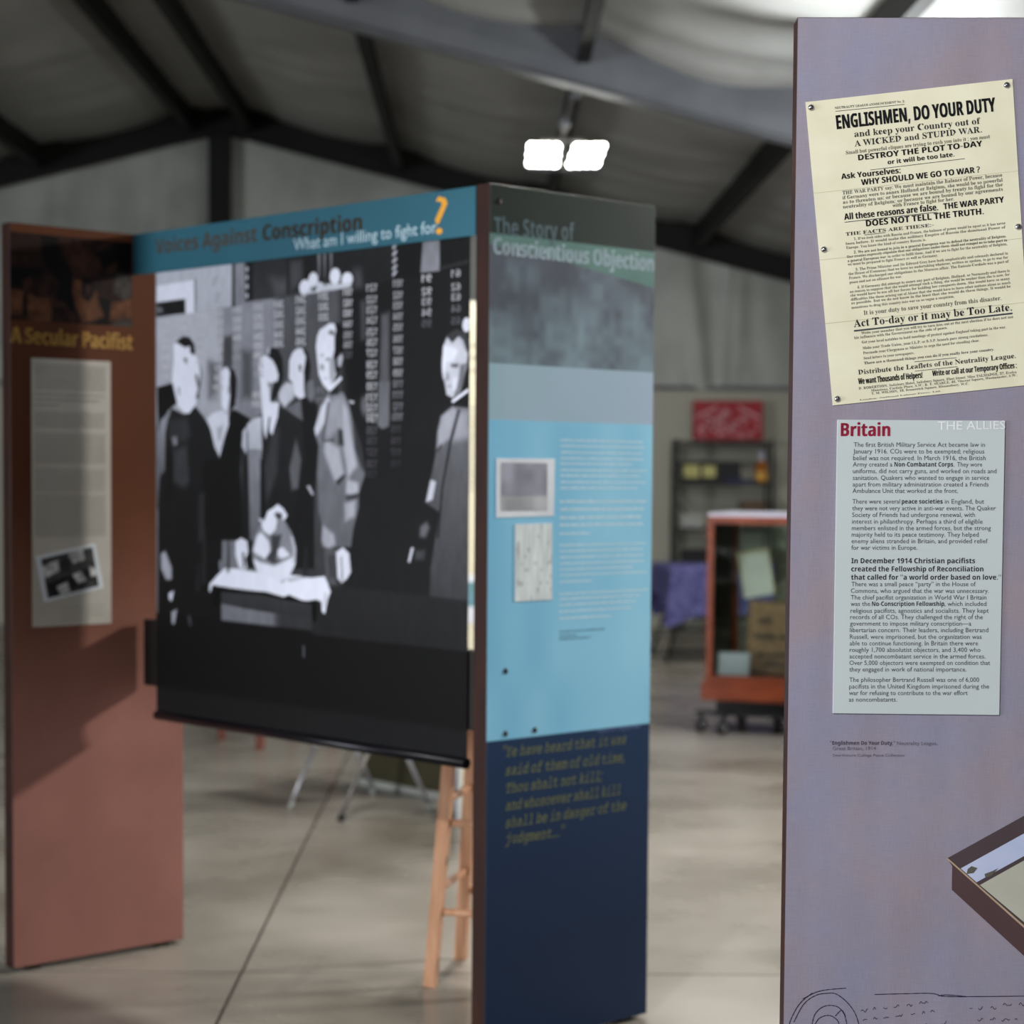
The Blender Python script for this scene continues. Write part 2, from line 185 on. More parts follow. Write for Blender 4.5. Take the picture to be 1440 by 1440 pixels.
  'h': [84, [[32,100,4,100,4,97,10,94,12,88,12,12,10,6,4,4,4,0,40,0,40,4,34,6,32,12,32,52,45,60,50,57,52,48,52,12,45,4,44,4,44,0,80,0,80,4,74,6,73,12,73,46,53,70,32,59]]],
  'i': [44, [[22,102,30,99,33,91,30,83,22,79,14,83,11,91,14,99],[33,68,5,68,4,64,10,63,12,55,12,12,10,6,4,4,4,0,40,0,40,4,34,6,33,12]]],
  'j': [46, [[23,102,31,99,35,91,31,83,23,80,15,83,12,91,15,99],[5,68,35,68,35,-5,28,-24,8,-31,-2,-29,-10,-23,-12,-15,-10,-9,-3,-6,3,-9,6,-14,2,-23,7,-26,13,-22,14,-12,14,55,12,62,5,65]]],
  'k': [79, [[32,100,5,100,4,96,10,94,12,87,12,12,10,6,4,4,4,0,40,0,40,4,34,6,32,12,32,29,36,32,51,11,53,7,48,4,46,4,46,0,83,0,83,4,76,8,49,46,60,57,76,64,76,68,45,68,45,64,54,61,50,54,32,37]]],
  'l': [44, [[33,100,4,100,4,96,10,94,12,87,12,12,10,6,4,4,4,0,40,0,40,4,34,6,33,12]]],
  'm': [122, [[32,58,52,70,70,57,92,70,111,46,111,12,112,6,118,4,118,0,83,0,83,4,88,6,90,12,90,48,89,57,83,60,71,52,71,12,73,6,78,4,78,0,44,0,44,4,49,6,51,12,51,48,50,57,44,60,32,52,32,12,33,6,39,4,39,0,4,0,4,4,10,6,12,12,12,56,10,62,4,65,4,68,32,68]]],
  'n': [84, [[32,59,53,70,73,46,73,12,74,6,80,4,80,0,44,0,44,4,45,4,52,12,52,48,50,57,45,60,32,52,32,12,34,6,40,4,40,0,4,0,4,4,10,6,12,12,12,56,10,62,4,65,4,68,32,68]]],
  'o': [74, [[20,65,37,70,54,65,65,53,70,34,65,15,54,2,37,-2,20,3,8,15,4,34,8,52],[37,66,28,59,26,34,26,18,28,9,37,3,46,9,48,18,48,34,46,59]]],
  'p': [82, [[31,58,51,70,64,65,74,53,77,35,73,16,64,3,50,-2,32,7,32,-13,33,-22,37,-26,43,-27,43,-31,4,-31,4,-27,9,-26,11,-22,12,-14,12,53,10,62,4,65,4,68,31,68],[44,61,32,52,32,15,43,6,53,13,55,34,53,54]]],
  'q': [80, [[68,70,70,70,70,-18,72,-25,78,-27,78,-31,38,-31,38,-27,47,-25,49,-18,49,6,31,-2,17,2,8,14,4,32,9,51,20,65,37,70,56,62],[29,57,39,65,49,53,49,15,46,9,39,6,29,13,26,34]]],
  'r': [63, [[51,70,60,67,64,58,61,51,54,49,49,51,45,55,41,57,36,53,33,42,33,12,35,6,43,4,43,0,4,0,4,4,10,6,12,12,12,55,10,63,4,64,5,68,32,68,32,55,41,66]]],
  's': [63, [[31,70,44,68,45,67,47,67,51,70,54,70,54,49,50,49,43,61,33,65,26,63,23,57,25,51,32,46,42,42,53,33,56,21,50,4,33,-2,16,2,11,-2,8,-2,8,23,12,23,19,9,31,3,39,6,42,13,34,23,23,28,12,37,8,48,14,64]]],
  't': [50, [[32,93,28,93,19,81,4,66,4,61,11,61,11,16,14,2,27,-2,49,14,45,16,37,9,33,11,32,18,32,61,46,61,46,68,32,68]]],
  'u': [82, [[3,68,31,68,31,16,33,10,39,8,50,14,50,54,49,62,42,65,42,68,71,68,71,15,73,9,79,6,79,3,50,-2,50,9,41,1,29,-2,14,4,10,21,10,54,9,62,3,65]]],
  'v': [67, [[-1,68,36,68,36,65,34,65,28,61,41,27,52,55,53,60,45,65,45,68,67,68,67,65,61,61,57,53,35,-2,31,-2,5,62,-1,64]]],
  'w': [95, [[-2,68,30,68,30,64,26,63,25,61,25,58,37,28,46,52,42,63,37,65,37,68,71,68,71,64,65,61,65,58,74,31,84,56,85,60,83,63,78,65,78,68,98,68,98,65,93,62,90,57,67,-2,63,-2,49,43,31,-2,27,-2,4,58,1,62,-2,64]]],
  'x': [70, [[1,68,37,68,37,65,31,62,33,57,40,45,49,56,51,61,50,64,44,65,44,68,68,68,68,65,56,56,44,40,64,8,67,5,70,3,70,0,34,0,34,4,39,4,41,7,38,13,30,25,21,13,19,8,25,3,26,3,26,0,1,0,1,3,14,12,27,30,9,58,1,64]]],
  'y': [66, [[-1,68,36,68,36,64,30,64,28,59,41,26,52,57,52,60,50,64,45,64,45,68,66,68,66,64,61,62,57,53,36,-5,28,-21,21,-29,12,-31,2,-27,-1,-18,1,-12,8,-9,14,-11,16,-19,19,-22,25,-16,28,-10,31,-1,8,55,3,63,-1,64]]],
  'z': [64, [[6,47,7,68,60,68,60,64,28,5,33,5,49,10,57,24,61,24,59,0,3,0,3,3,37,63,28,63,16,60,10,47]]],
  '0': [82, [[41,107,62,100,74,81,77,53,74,24,62,5,41,-1,20,5,8,24,5,53,8,81,20,100],[41,97,31,86,28,53,31,20,41,8,52,20,55,53,52,86]]],
  '1': [82, [[39,106,56,106,56,17,57,10,63,8,75,8,75,0,14,0,14,8,26,8,32,10,34,17,34,91,24,80,15,76,9,79,6,87,16,90,29,98]]],
  '2': [82, [[38,107,63,100,72,82,70,72,64,62,52,48,34,30,19,16,54,16,61,19,66,26,67,31,76,31,75,0,5,0,5,15,27,37,41,54,48,67,50,82,47,94,38,98,28,91,25,72,11,76,6,87,9,97,20,104]]],
  '3': [82, [[38,107,63,101,72,83,65,66,49,56,61,52,72,44,76,30,72,15,63,5,51,0,36,-1,18,1,7,8,4,16,8,25,17,28,22,14,35,9,44,11,50,17,53,31,47,44,30,50,21,50,21,59,31,59,45,65,49,81,46,93,37,98,29,94,25,86,24,75,10,78,5,88,14,101]]],
  '4': [82, [[44,105,2,36,2,27,43,27,43,18,39,10,31,8,27,8,27,0,78,0,78,8,68,10,64,18,64,27,80,27,80,37,64,37,64,105],[44,91,43,77,43,37,12,37,32,70,35,74]]],
  '5': [82, [[9,54,14,105,69,105,70,78,62,78,60,83,59,88,54,89,23,89,21,62,37,64,64,56,75,32,71,16,62,6,50,0,36,-1,18,1,9,8,6,16,9,24,18,27,19,18,24,12,34,9,43,11,50,18,52,32,47,49,32,54,16,52]]],
  '6': [82, [[64,104,49,107,30,102,17,90,9,71,7,49,11,20,24,4,43,-1,69,8,77,34,69,57,48,65,35,63,27,59,33,88,47,98,53,95,56,88,57,79,71,83,75,91,72,99],[52,50,42,56,34,53,27,49,32,18,44,8,53,14,56,33]]],
  '7': [82, [[6,74,7,105,78,105,78,98,37,0,24,0,64,89,25,89,16,82,15,74]]],
  '8': [82, [[42,107,66,99,73,81,68,67,54,57,72,44,78,28,68,6,40,-1,20,2,8,13,4,27,10,42,26,53,13,65,8,80,11,93,22,103],[49,96,41,98,32,94,29,82,33,70,45,62,52,70,55,81,53,89],[28,39,36,47,52,37,58,25,53,12,41,7,29,12,24,26]]],
  '9': [82, [[58,102,39,107,21,102,9,90,5,71,13,48,34,41,47,43,55,51,34,8,23,12,17,24,11,21,9,15,12,7,19,1,33,-1,53,3,66,16,73,34,76,57,71,86],[40,97,30,91,27,72,40,51,49,54,55,61,51,88]]],
  '.': [40, [[20,18,26,16,29,8,26,0,20,-2,13,0,11,8,13,16]]],
  ',': [40, [[13,17,27,17,28,15,23,-2,16,-19,6,-19,10,-1]]],
  ';': [40, [[19,81,26,79,29,71,26,63,19,61,13,63,10,71,13,79],[12,17,26,17,27,15,21,-2,14,-19,5,-19]]],
  ':': [40, [[20,81,26,79,29,71,26,63,20,61,13,63,11,71,13,79],[20,18,26,16,29,8,26,0,20,-2,13,0,11,8,13,16]]],
  '-': [47, [[6,45,42,45,42,34,6,34]]],
  '?': [64, [[31,107,53,100,60,81,58,70,52,61,35,46,32,39,31,30,21,30,22,43,26,51,33,59,42,67,46,73,48,81,43,92,30,95,17,94,6,89,2,100,15,105],[26,18,33,16,35,8,33,0,26,-2,20,0,17,8,20,16]]],
  '!': [40, [[12,105,28,105,24,30,16,30],[20,18,26,16,29,8,26,0,20,-2,13,0,11,8,13,16]]],
  "'": [33, [[10,105,24,105,21,67,13,67]]],
  ' ': [38, []],
 },
 'type': {
  'A': [104, [[29,100,53,100,59,99,62,94,95,12,103,11,105,6,103,1,97,0,74,0,67,1,64,6,66,11,74,12,81,12,73,32,30,32,23,12,31,12,39,11,41,6,39,1,31,0,9,0,2,1,0,6,2,11,10,12,39,88,27,88,20,89,17,94,20,99],[35,43,51,88,69,43]]],
  'B': [104, [[14,100,53,100,80,93,90,73,78,53,96,29,92,14,81,4,57,0,13,0,7,6,9,11,21,12,21,88,10,89,8,94],[55,88,34,88,34,57,52,57,69,61,75,72],[54,46,34,46,34,12,53,12,75,16,82,29,75,43]]],
  'C': [104, [[55,103,79,97,85,101,91,98,91,72,90,67,85,65,80,67,78,75,70,87,55,91,31,80,22,50,26,29,38,15,55,11,87,23,92,21,93,17,90,11,81,5,68,-1,55,-3,30,4,13,23,7,50,13,77,30,96]]],
  'D': [104, [[50,100,18,100,11,99,8,94,10,89,19,88,19,12,10,11,8,6,15,0,44,0,73,5,90,23,96,50,91,76,75,94],[42,88,32,88,32,12,42,11,73,21,82,50,73,79]]],
  'E': [104, [[16,100,85,100,91,93,91,73,90,68,85,66,81,67,79,73,79,88,35,88,35,59,57,59,57,64,58,70,62,72,66,70,67,62,67,46,66,39,62,36,58,39,57,49,35,49,35,12,79,12,79,26,80,33,85,36,90,34,91,27,91,6,85,0,12,0,6,6,8,11,21,12,21,88,8,89,6,94,8,99]]],
  'F': [104, [[14,100,88,100,94,93,94,72,88,66,84,67,82,73,82,88,37,88,37,59,59,59,60,70,64,72,69,65,69,44,68,38,64,36,60,39,59,49,37,49,37,12,55,12,61,6,55,0,14,0,8,6,10,11,15,12,23,12,23,88,15,88,8,94]]],
  'G': [104, [[54,103,78,98,84,102,89,99,91,88,91,77,89,71,81,70,77,77,69,87,54,91,30,81,21,50,26,29,39,14,58,9,79,15,79,35,58,35,53,40,54,44,58,46,95,46,99,40,97,36,92,35,92,9,90,5,87,3,69,-2,56,-3,30,4,12,22,6,50,12,77,29,96]]],
  'H': [104, [[18,100,36,100,44,99,46,94,44,89,32,88,32,59,72,59,72,88,66,88,60,89,58,94,60,99,69,100,89,100,96,94,94,89,85,88,85,12,94,11,96,6,93,1,85,0,68,0,60,1,58,6,60,11,72,12,72,47,32,47,32,12,44,11,46,6,44,1,37,0,15,0,8,6,10,11,19,12,19,88,10,89,8,94,11,99]]],
  'I': [104, [[26,100,82,100,88,94,86,89,78,88,59,88,59,12,78,12,85,11,88,6,86,1,78,0,22,0,16,6,18,11,26,12,45,12,45,88,26,88,18,89,16,94,19,99]]],
  'J': [104, [[42,100,93,100,99,94,97,89,89,88,78,88,78,34,70,6,44,-3,28,-1,16,4,11,8,9,14,9,34,10,40,15,42,20,41,21,32,27,14,43,8,60,15,65,36,65,88,42,88,34,89,32,94,34,99]]],
  'K': [104, [[12,100,41,100,47,99,49,94,47,89,35,88,35,54,70,88,67,88,59,94,65,100,90,100,96,94,94,89,86,88,53,56,68,47,77,34,89,12,97,11,99,6,93,0,85,0,81,1,79,3,66,27,44,47,35,38,35,12,47,11,49,6,47,1,41,0,12,0,6,6,8,11,13,12,22,12,22,88,13,88,6,94]]],
  'L': [104, [[15,100,57,100,63,94,61,89,53,88,39,88,39,12,84,12,84,34,85,42,90,44,95,42,96,34,96,6,90,0,11,0,5,6,7,11,15,12,26,12,26,88,15,88,7,89,5,94,8,99]]],
  'M': [104, [[11,100,25,100,34,94,52,41,70,94,79,100,93,100,99,94,97,90,89,89,92,12,101,11,103,6,97,0,73,0,67,1,65,6,67,11,79,12,77,84,60,36,57,31,51,30,46,31,43,36,26,84,25,12,37,11,39,6,37,1,31,0,7,0,1,6,3,11,12,12,15,89,7,90,5,94]]],
  'N': [104, [[25,100,31,99,34,95,77,21,77,88,67,88,59,94,61,99,68,100,92,100,98,94,96,89,88,88,88,3,87,-1,77,-1,74,3,29,81,29,12,39,12,46,11,48,6,46,1,38,0,13,0,7,6,9,11,17,12,17,88,6,89,3,94,6,99]]],
  'O': [104, [[52,103,75,96,92,78,98,50,92,22,75,4,52,-3,29,4,12,23,6,50,12,78,28,96],[52,91,30,80,22,50,30,20,52,9,74,20,82,50,74,80]]],
  'P': [104, [[13,100,53,100,94,69,53,38,38,38,38,12,55,12,63,6,61,1,55,0,13,0,8,6,14,12,25,12,25,88,10,89,8,94],[53,88,38,88,38,49,53,49,80,68]]],
  'Q': [104, [[52,103,75,96,92,77,98,50,92,23,75,5,51,-2,46,-2,37,-10,58,-6,78,-10,84,-9,89,-7,93,-9,94,-13,92,-17,85,-20,78,-22,51,-16,33,-21,32,-22,30,-22,26,-20,24,-16,28,-10,33,-6,39,0,22,10,10,28,6,50,12,77,29,96],[52,91,30,80,22,50,30,20,52,9,74,20,82,50,74,80]]],
  'R': [104, [[11,100,47,100,67,99,78,94,85,86,89,71,83,55,66,45,70,42,74,38,91,12,100,11,101,6,96,0,86,0,81,2,61,32,53,41,44,43,33,43,33,12,39,12,46,11,48,6,46,1,39,0,11,0,5,6,7,11,12,12,20,12,20,89,12,89,5,94],[51,89,33,89,33,55,51,55,74,72]]],
  'S': [104, [[52,103,74,98,75,101,79,102,85,99,87,77,81,71,74,78,66,88,51,91,35,86,28,73,48,58,61,56,91,29,81,6,52,-3,27,3,25,-2,21,-3,13,5,12,27,14,32,19,34,26,26,35,14,53,9,71,14,77,27,61,43,48,45,23,54,15,73,20,88,33,99]]],
  'T': [104, [[15,100,89,100,95,94,96,62,90,56,85,58,84,66,83,88,59,88,59,12,75,12,82,6,76,0,28,0,22,6,24,11,30,12,45,12,45,88,21,88,20,66,19,58,14,56,8,63,9,94]]],
  'U': [104, [[16,100,33,100,41,99,43,94,41,89,29,88,29,40,35,17,53,9,71,17,76,40,76,88,63,89,60,94,63,99,70,100,92,100,98,94,96,89,89,88,89,38,52,-3,26,8,16,38,16,88,7,89,5,94,8,99]]],
  'V': [104, [[7,100,33,100,39,99,41,94,34,88,24,88,53,14,81,88,70,88,62,94,64,99,70,100,97,100,103,94,101,89,94,88,60,1,55,-1,50,-1,45,1,41,8,10,88,3,89,1,94]]],
  'W': [104, [[32,100,5,100,2,99,0,94,7,89,8,89,21,4,22,1,24,0,31,0,34,1,51,62,70,4,74,0,80,0,83,1,84,4,96,89,97,89,103,94,102,99,98,100,71,100,65,99,63,94,70,89,84,89,75,22,59,72,57,75,54,76,50,76,46,75,30,22,21,89,33,89,40,94,38,99]]],
  'X': [104, [[16,100,37,100,43,94,35,88,33,88,52,61,72,88,69,88,60,94,62,98,67,100,88,100,94,94,87,88,60,51,89,12,97,6,95,2,90,0,68,0,62,1,60,6,62,11,73,12,51,42,30,12,42,11,44,6,42,1,36,0,14,0,7,6,15,12,43,51,16,88,10,94]]],
  'Y': [104, [[17,100,36,100,43,99,45,94,42,89,32,88,53,51,74,88,64,89,62,94,64,99,71,100,87,100,95,99,97,94,95,89,87,88,58,39,58,12,70,12,78,11,81,6,79,1,72,0,31,0,25,1,22,6,25,11,33,12,45,12,45,40,17,88,9,89,7,94,9,99]]],
  'Z': [104, [[26,100,75,100,85,93,82,84,32,12,71,12,73,40,78,42,84,34,83,6,77,0,24,0,18,2,16,8,20,18,68,88,32,88,31,66,25,60,19,68,20,94]]],
  'a': [104, [[52,80,76,73,84,50,84,12,96,11,98,6,91,0,78,0,72,6,71,11,40,-2,19,5,12,23,22,44,51,51,71,49,52,68,37,65,30,62,26,61,22,63,21,68,30,76],[71,37,53,40,32,36,25,24,30,15,42,11,56,13,66,20,71,28]]],
  'b': [104, [[13,110,25,110,30,107,30,66,58,78,78,73,92,58,98,38,92,18,78,4,58,-2,31,11,31,4,28,0,13,0,6,6,8,11,17,12,17,98,8,100,6,104],[43,62,33,53,30,39,33,25,42,15,56,12,76,19,83,39,80,52,70,62,56,66]]],
  'c': [104, [[51,80,77,73,84,79,89,76,90,68,90,53,84,46,77,51,71,60,63,65,53,67,37,63,27,53,23,39,31,18,52,11,84,24,89,23,90,18,87,12,78,5,65,0,51,-2,29,3,14,18,8,39,14,60,29,75]]],
  'd': [104, [[66,110,83,110,88,107,88,12,92,12,99,6,93,0,77,0,74,4,74,11,45,-2,26,3,13,17,8,38,13,59,27,73,48,78,75,66,75,98,62,99,59,104],[63,62,49,66,29,58,22,38,30,19,49,11,62,15,72,25,75,39,72,52]]],
  'e': [104, [[53,80,74,75,89,62,94,43,91,36,82,35,23,35,32,16,52,10,65,12,78,17,88,20,92,19,94,15,90,9,79,3,65,-1,51,-2,29,3,14,17,9,39,14,60,30,75],[53,68,34,63,24,46,79,46,70,62]]],
  'f': [104, [[73,111,92,102,90,97,85,96,67,98,54,94,50,81,50,76,79,76,86,70,80,64,50,64,50,12,78,12,85,6,78,0,23,0,16,6,23,12,37,12,37,64,23,64,16,70,23,76,36,76,36,82,45,104]]],
  'g': [104, [[49,78,73,68,73,74,78,78,91,78,98,72,96,67,86,66,86,3,85,-13,80,-23,70,-29,48,-34,29,-26,31,-21,36,-19,40,-20,51,-21,68,-15,74,5,74,15,48,3,29,8,16,22,11,41,16,60,30,73],[68,59,50,65,32,59,25,41,32,23,50,16,68,23,75,41]]],
  'h': [104, [[15,110,28,110,33,107,33,69,58,80,78,72,85,50,85,12,89,12,97,6,90,0,68,0,62,1,61,6,63,11,73,12,73,47,68,62,55,67,44,64,36,57,33,47,33,12,43,11,45,6,43,1,38,0,15,0,9,6,11,11,20,12,20,98,11,100,9,104]]],
  'i': [104, [[53,116,60,114,61,105,60,96,53,94,46,96,44,102,45,111,47,115],[55,78,30,78,23,72,31,66,47,66,47,12,21,12,14,6,21,0,86,0,92,1,93,6,87,12,60,12,60,74]]],
  'j': [104, [[64,116,71,114,72,105,71,96,64,94,57,96,55,102,56,111,58,115],[27,78,73,78,78,74,78,12,77,-5,75,-16,71,-23,64,-28,39,-33,21,-25,23,-21,28,-19,34,-19,38,-20,42,-20,60,-14,65,5,65,66,28,66,20,72]]],
  'k': [104, [[16,110,32,110,37,107,37,46,61,67,56,73,63,78,86,78,92,72,87,66,76,65,66,58,53,47,85,12,93,12,98,11,99,6,93,0,70,0,63,5,69,12,44,39,37,32,37,7,35,2,32,0,16,0,9,6,12,11,24,12,24,98,12,99,9,104]]],
  'l': [104, [[26,110,54,110,59,107,59,12,85,12,92,6,90,1,85,0,23,0,16,6,23,12,46,12,46,98,32,98,22,100,20,104]]],
  'm': [104, [[41,80,56,70,75,80,91,72,96,50,96,12,104,11,106,6,100,0,90,0,83,8,83,47,81,63,74,67,64,62,60,47,60,12,68,11,70,6,64,0,54,0,49,2,48,9,48,53,45,63,37,67,24,58,24,12,34,11,36,6,35,1,29,0,7,0,0,6,2,11,12,12,12,66,8,66,0,72,7,78,20,78,23,77,25,73]]],
  'n': [104, [[58,80,78,72,85,50,85,12,89,12,97,6,95,1,88,0,70,0,63,1,61,6,63,11,72,12,72,47,55,67,44,64,36,57,33,47,33,12,43,11,45,6,43,1,36,0,16,0,9,6,11,11,21,12,21,66,17,66,9,72,11,77,28,78,33,74,33,69]]],
  'o': [104, [[52,80,75,75,90,60,96,39,90,18,75,3,52,-2,29,3,13,18,8,39,13,60,29,75],[52,68,37,65,26,54,22,39,26,24,37,13,52,10,67,13,78,24,82,39,78,54,67,65]]],
  'p': [104, [[58,78,78,73,92,58,98,38,93,18,79,5,59,0,30,12,30,-22,50,-22,57,-28,55,-32,50,-34,12,-34,6,-28,8,-23,17,-22,17,66,14,66,6,72,12,78,25,78,30,74,30,66],[33,52,30,39,33,25,42,16,56,12,76,20,83,39,80,52,70,62,56,65,42,62]]],
  'q': [104, [[47,78,74,66,74,74,79,78,92,78,99,72,96,67,87,66,87,-22,91,-22,99,-28,92,-34,55,-34,49,-32,47,-28,54,-22,74,-22,74,12,45,0,25,5,12,18,7,38,12,58,26,73],[62,62,48,65,34,62,25,52,21,39,29,20,48,12,62,16,71,25,75,39,71,52]]],
  'r': [104, [[79,80,91,77,96,69,94,64,88,61,82,64,74,66,44,47,44,12,72,12,78,6,77,1,71,0,16,0,9,6,16,12,31,12,31,66,21,66,13,72,20,78,39,78,44,74,44,60]]],
  's': [104, [[48,80,24,74,15,56,24,39,51,33,70,31,74,22,69,13,55,9,36,13,27,23,21,28,15,21,15,6,21,-2,30,2,55,-2,80,5,88,23,84,37,71,45,33,49,28,57,33,66,46,69,71,58,78,53,84,61,84,71,78,80,69,76,68,77]]],
  't': [104, [[35,102,41,99,42,90,42,73,75,73,83,67,76,61,42,61,42,33,43,19,48,13,58,11,76,15,89,20,93,18,95,14,91,8,81,3,58,-2,32,11,28,31,28,61,14,61,8,67,10,72,19,73,28,73,28,95]]],
  'u': [104, [[13,78,26,78,30,77,31,72,31,31,35,16,50,11,61,13,69,21,72,31,72,66,60,66,54,72,61,78,79,78,84,76,85,70,85,12,88,12,96,6,89,0,77,0,72,3,72,9,59,1,46,-2,18,28,18,66,14,66,6,72]]],
  'v': [104, [[10,78,34,78,40,77,42,72,40,67,29,66,51,11,75,66,62,67,59,72,61,77,67,78,93,78,100,72,98,67,89,66,61,4,57,-1,51,-3,45,-1,41,4,13,66,6,67,4,72]]],
  'w': [104, [[5,78,27,78,33,77,35,72,33,67,19,66,34,15,45,52,52,58,57,56,60,50,70,15,85,66,71,67,69,72,71,77,76,78,99,78,104,72,103,67,97,66,78,3,71,-3,65,-1,51,43,41,3,34,-3,28,-1,25,4,6,66,0,67,-2,72]]],
  'x': [104, [[19,78,37,78,45,72,36,66,54,48,71,66,69,66,60,72,69,78,91,78,95,76,96,72,88,66,85,66,61,41,91,12,98,6,96,1,88,0,70,0,62,6,69,12,74,12,53,33,34,12,36,12,45,6,36,0,13,0,7,6,17,12,18,12,46,40,19,66,11,67,9,72,11,77]]],
  'y': [104, [[12,78,35,78,41,77,43,72,41,67,30,66,53,20,76,66,65,67,63,72,65,77,71,78,92,78,98,72,96,67,90,66,46,-22,57,-23,60,-28,53,-34,14,-34,9,-32,7,-28,13,-22,32,-22,46,5,15,66,7,67,5,72]]],
  'z': [104, [[31,78,75,78,88,69,80,57,34,12,76,12,77,25,82,28,88,21,88,7,85,1,78,0,27,0,17,8,19,13,23,18,71,66,31,66,30,53,25,50,19,57,19,71]]],
  '0': [104, [[52,109,70,102,82,83,87,53,77,12,52,-3,34,4,22,23,17,53,27,94],[52,97,37,86,31,53,37,20,52,9,67,20,72,53,67,86]]],
  '1': [104, [[58,109,61,103,61,12,74,12,84,11,86,6,79,0,29,0,22,6,24,11,34,12,48,12,48,94,29,90,23,96,29,101]]],
  '2': [104, [[51,109,67,105,79,94,83,78,81,66,73,53,59,38,33,13,72,13,78,21,84,14,83,6,78,0,23,0,14,7,18,16,56,53,64,63,69,77,64,92,50,97,39,95,31,87,23,82,19,84,18,90,19,96,26,102,37,107]]],
  '3': [104, [[52,109,67,106,78,96,82,82,65,58,81,48,86,31,81,13,68,1,48,-3,32,0,20,6,16,13,17,17,22,19,26,17,49,10,65,16,72,31,66,45,50,51,44,52,42,57,46,62,56,64,65,69,68,79,63,92,51,97,42,96,27,88,23,90,21,94,26,101,37,107]]],
  '4': [104, [[57,109,59,109,61,108,69,107,72,103,72,39,76,39,79,40,81,42,85,38,84,30,83,28,79,26,72,26,72,12,82,11,84,6,77,0,50,0,45,1,43,6,49,12,59,12,59,26,20,26,15,31,15,37,16,42,55,108],[27,39,59,96,59,39]]],
  '5': [104, [[28,106,71,106,79,100,71,93,33,93,33,66,52,70,70,65,82,53,87,34,82,15,68,2,48,-3,24,1,15,10,16,14,21,16,47,9,66,16,73,34,69,46,61,55,49,58,25,51,22,53,21,59,21,101]]],
  '6': [104, [[71,109,82,108,85,103,82,99,72,98,45,87,32,55,54,67,71,62,82,50,86,32,82,14,71,2,54,-3,34,3,22,20,17,46,24,79,43,101],[39,49,53,55,66,48,72,32,67,15,53,9,39,16,34,33]]],
  '7': [104, [[24,106,80,106,85,102,85,99,52,-1,50,-2,42,-2,39,1,39,4,72,94,30,94,23,86,18,92,19,102]]],
  '8': [104, [[52,109,69,105,81,95,85,79,69,55,82,44,86,29,82,12,70,1,52,-3,34,1,22,13,18,29,22,44,35,55,19,79,23,95,35,105],[52,98,38,93,32,79,38,66,52,60,66,66,72,79,66,93],[52,48,37,43,31,29,37,15,52,9,67,14,73,29,67,43]]],
  '9': [104, [[49,109,68,103,81,86,86,61,79,27,60,5,31,-3,21,-2,18,3,21,7,31,8,58,19,71,51,49,39,33,44,21,56,17,74,21,92,33,105],[37,91,50,97,64,90,69,74,64,58,50,52,37,58,31,75]]],
  '.': [46, [[23,21,31,18,34,9,31,0,23,-2,16,0,12,9,16,18]]],
  ',': [46, [[16,20,32,20,33,18,27,-2,18,-22,7,-22,12,-1]]],
  ';': [46, [[23,95,30,92,34,83,30,74,23,72,15,74,12,83,15,92],[14,20,30,20,32,18,25,-2,17,-22,5,-22,9,-8]]],
  ':': [46, [[23,95,31,92,34,83,31,74,23,72,16,74,12,83,16,92],[23,21,31,18,34,9,31,0,23,-2,16,0,12,9,16,18]]],
  '-': [56, [[7,53,49,53,49,40,7,40]]],
  '?': [75, [[36,125,61,117,70,95,68,82,61,72,41,53,37,46,36,35,24,35,25,51,30,60,39,69,49,78,54,86,56,94,51,107,35,112,20,110,7,104,2,117,17,123],[31,21,38,18,41,9,38,0,31,-2,23,0,20,9,23,18]]],
  '!': [46, [[14,123,32,123,28,35,18,35],[23,21,31,18,34,9,31,0,23,-2,16,0,12,9,16,18]]],
  "'": [39, [[11,123,28,123,24,79,15,79]]],
  ' ': [45, []],
 },
}
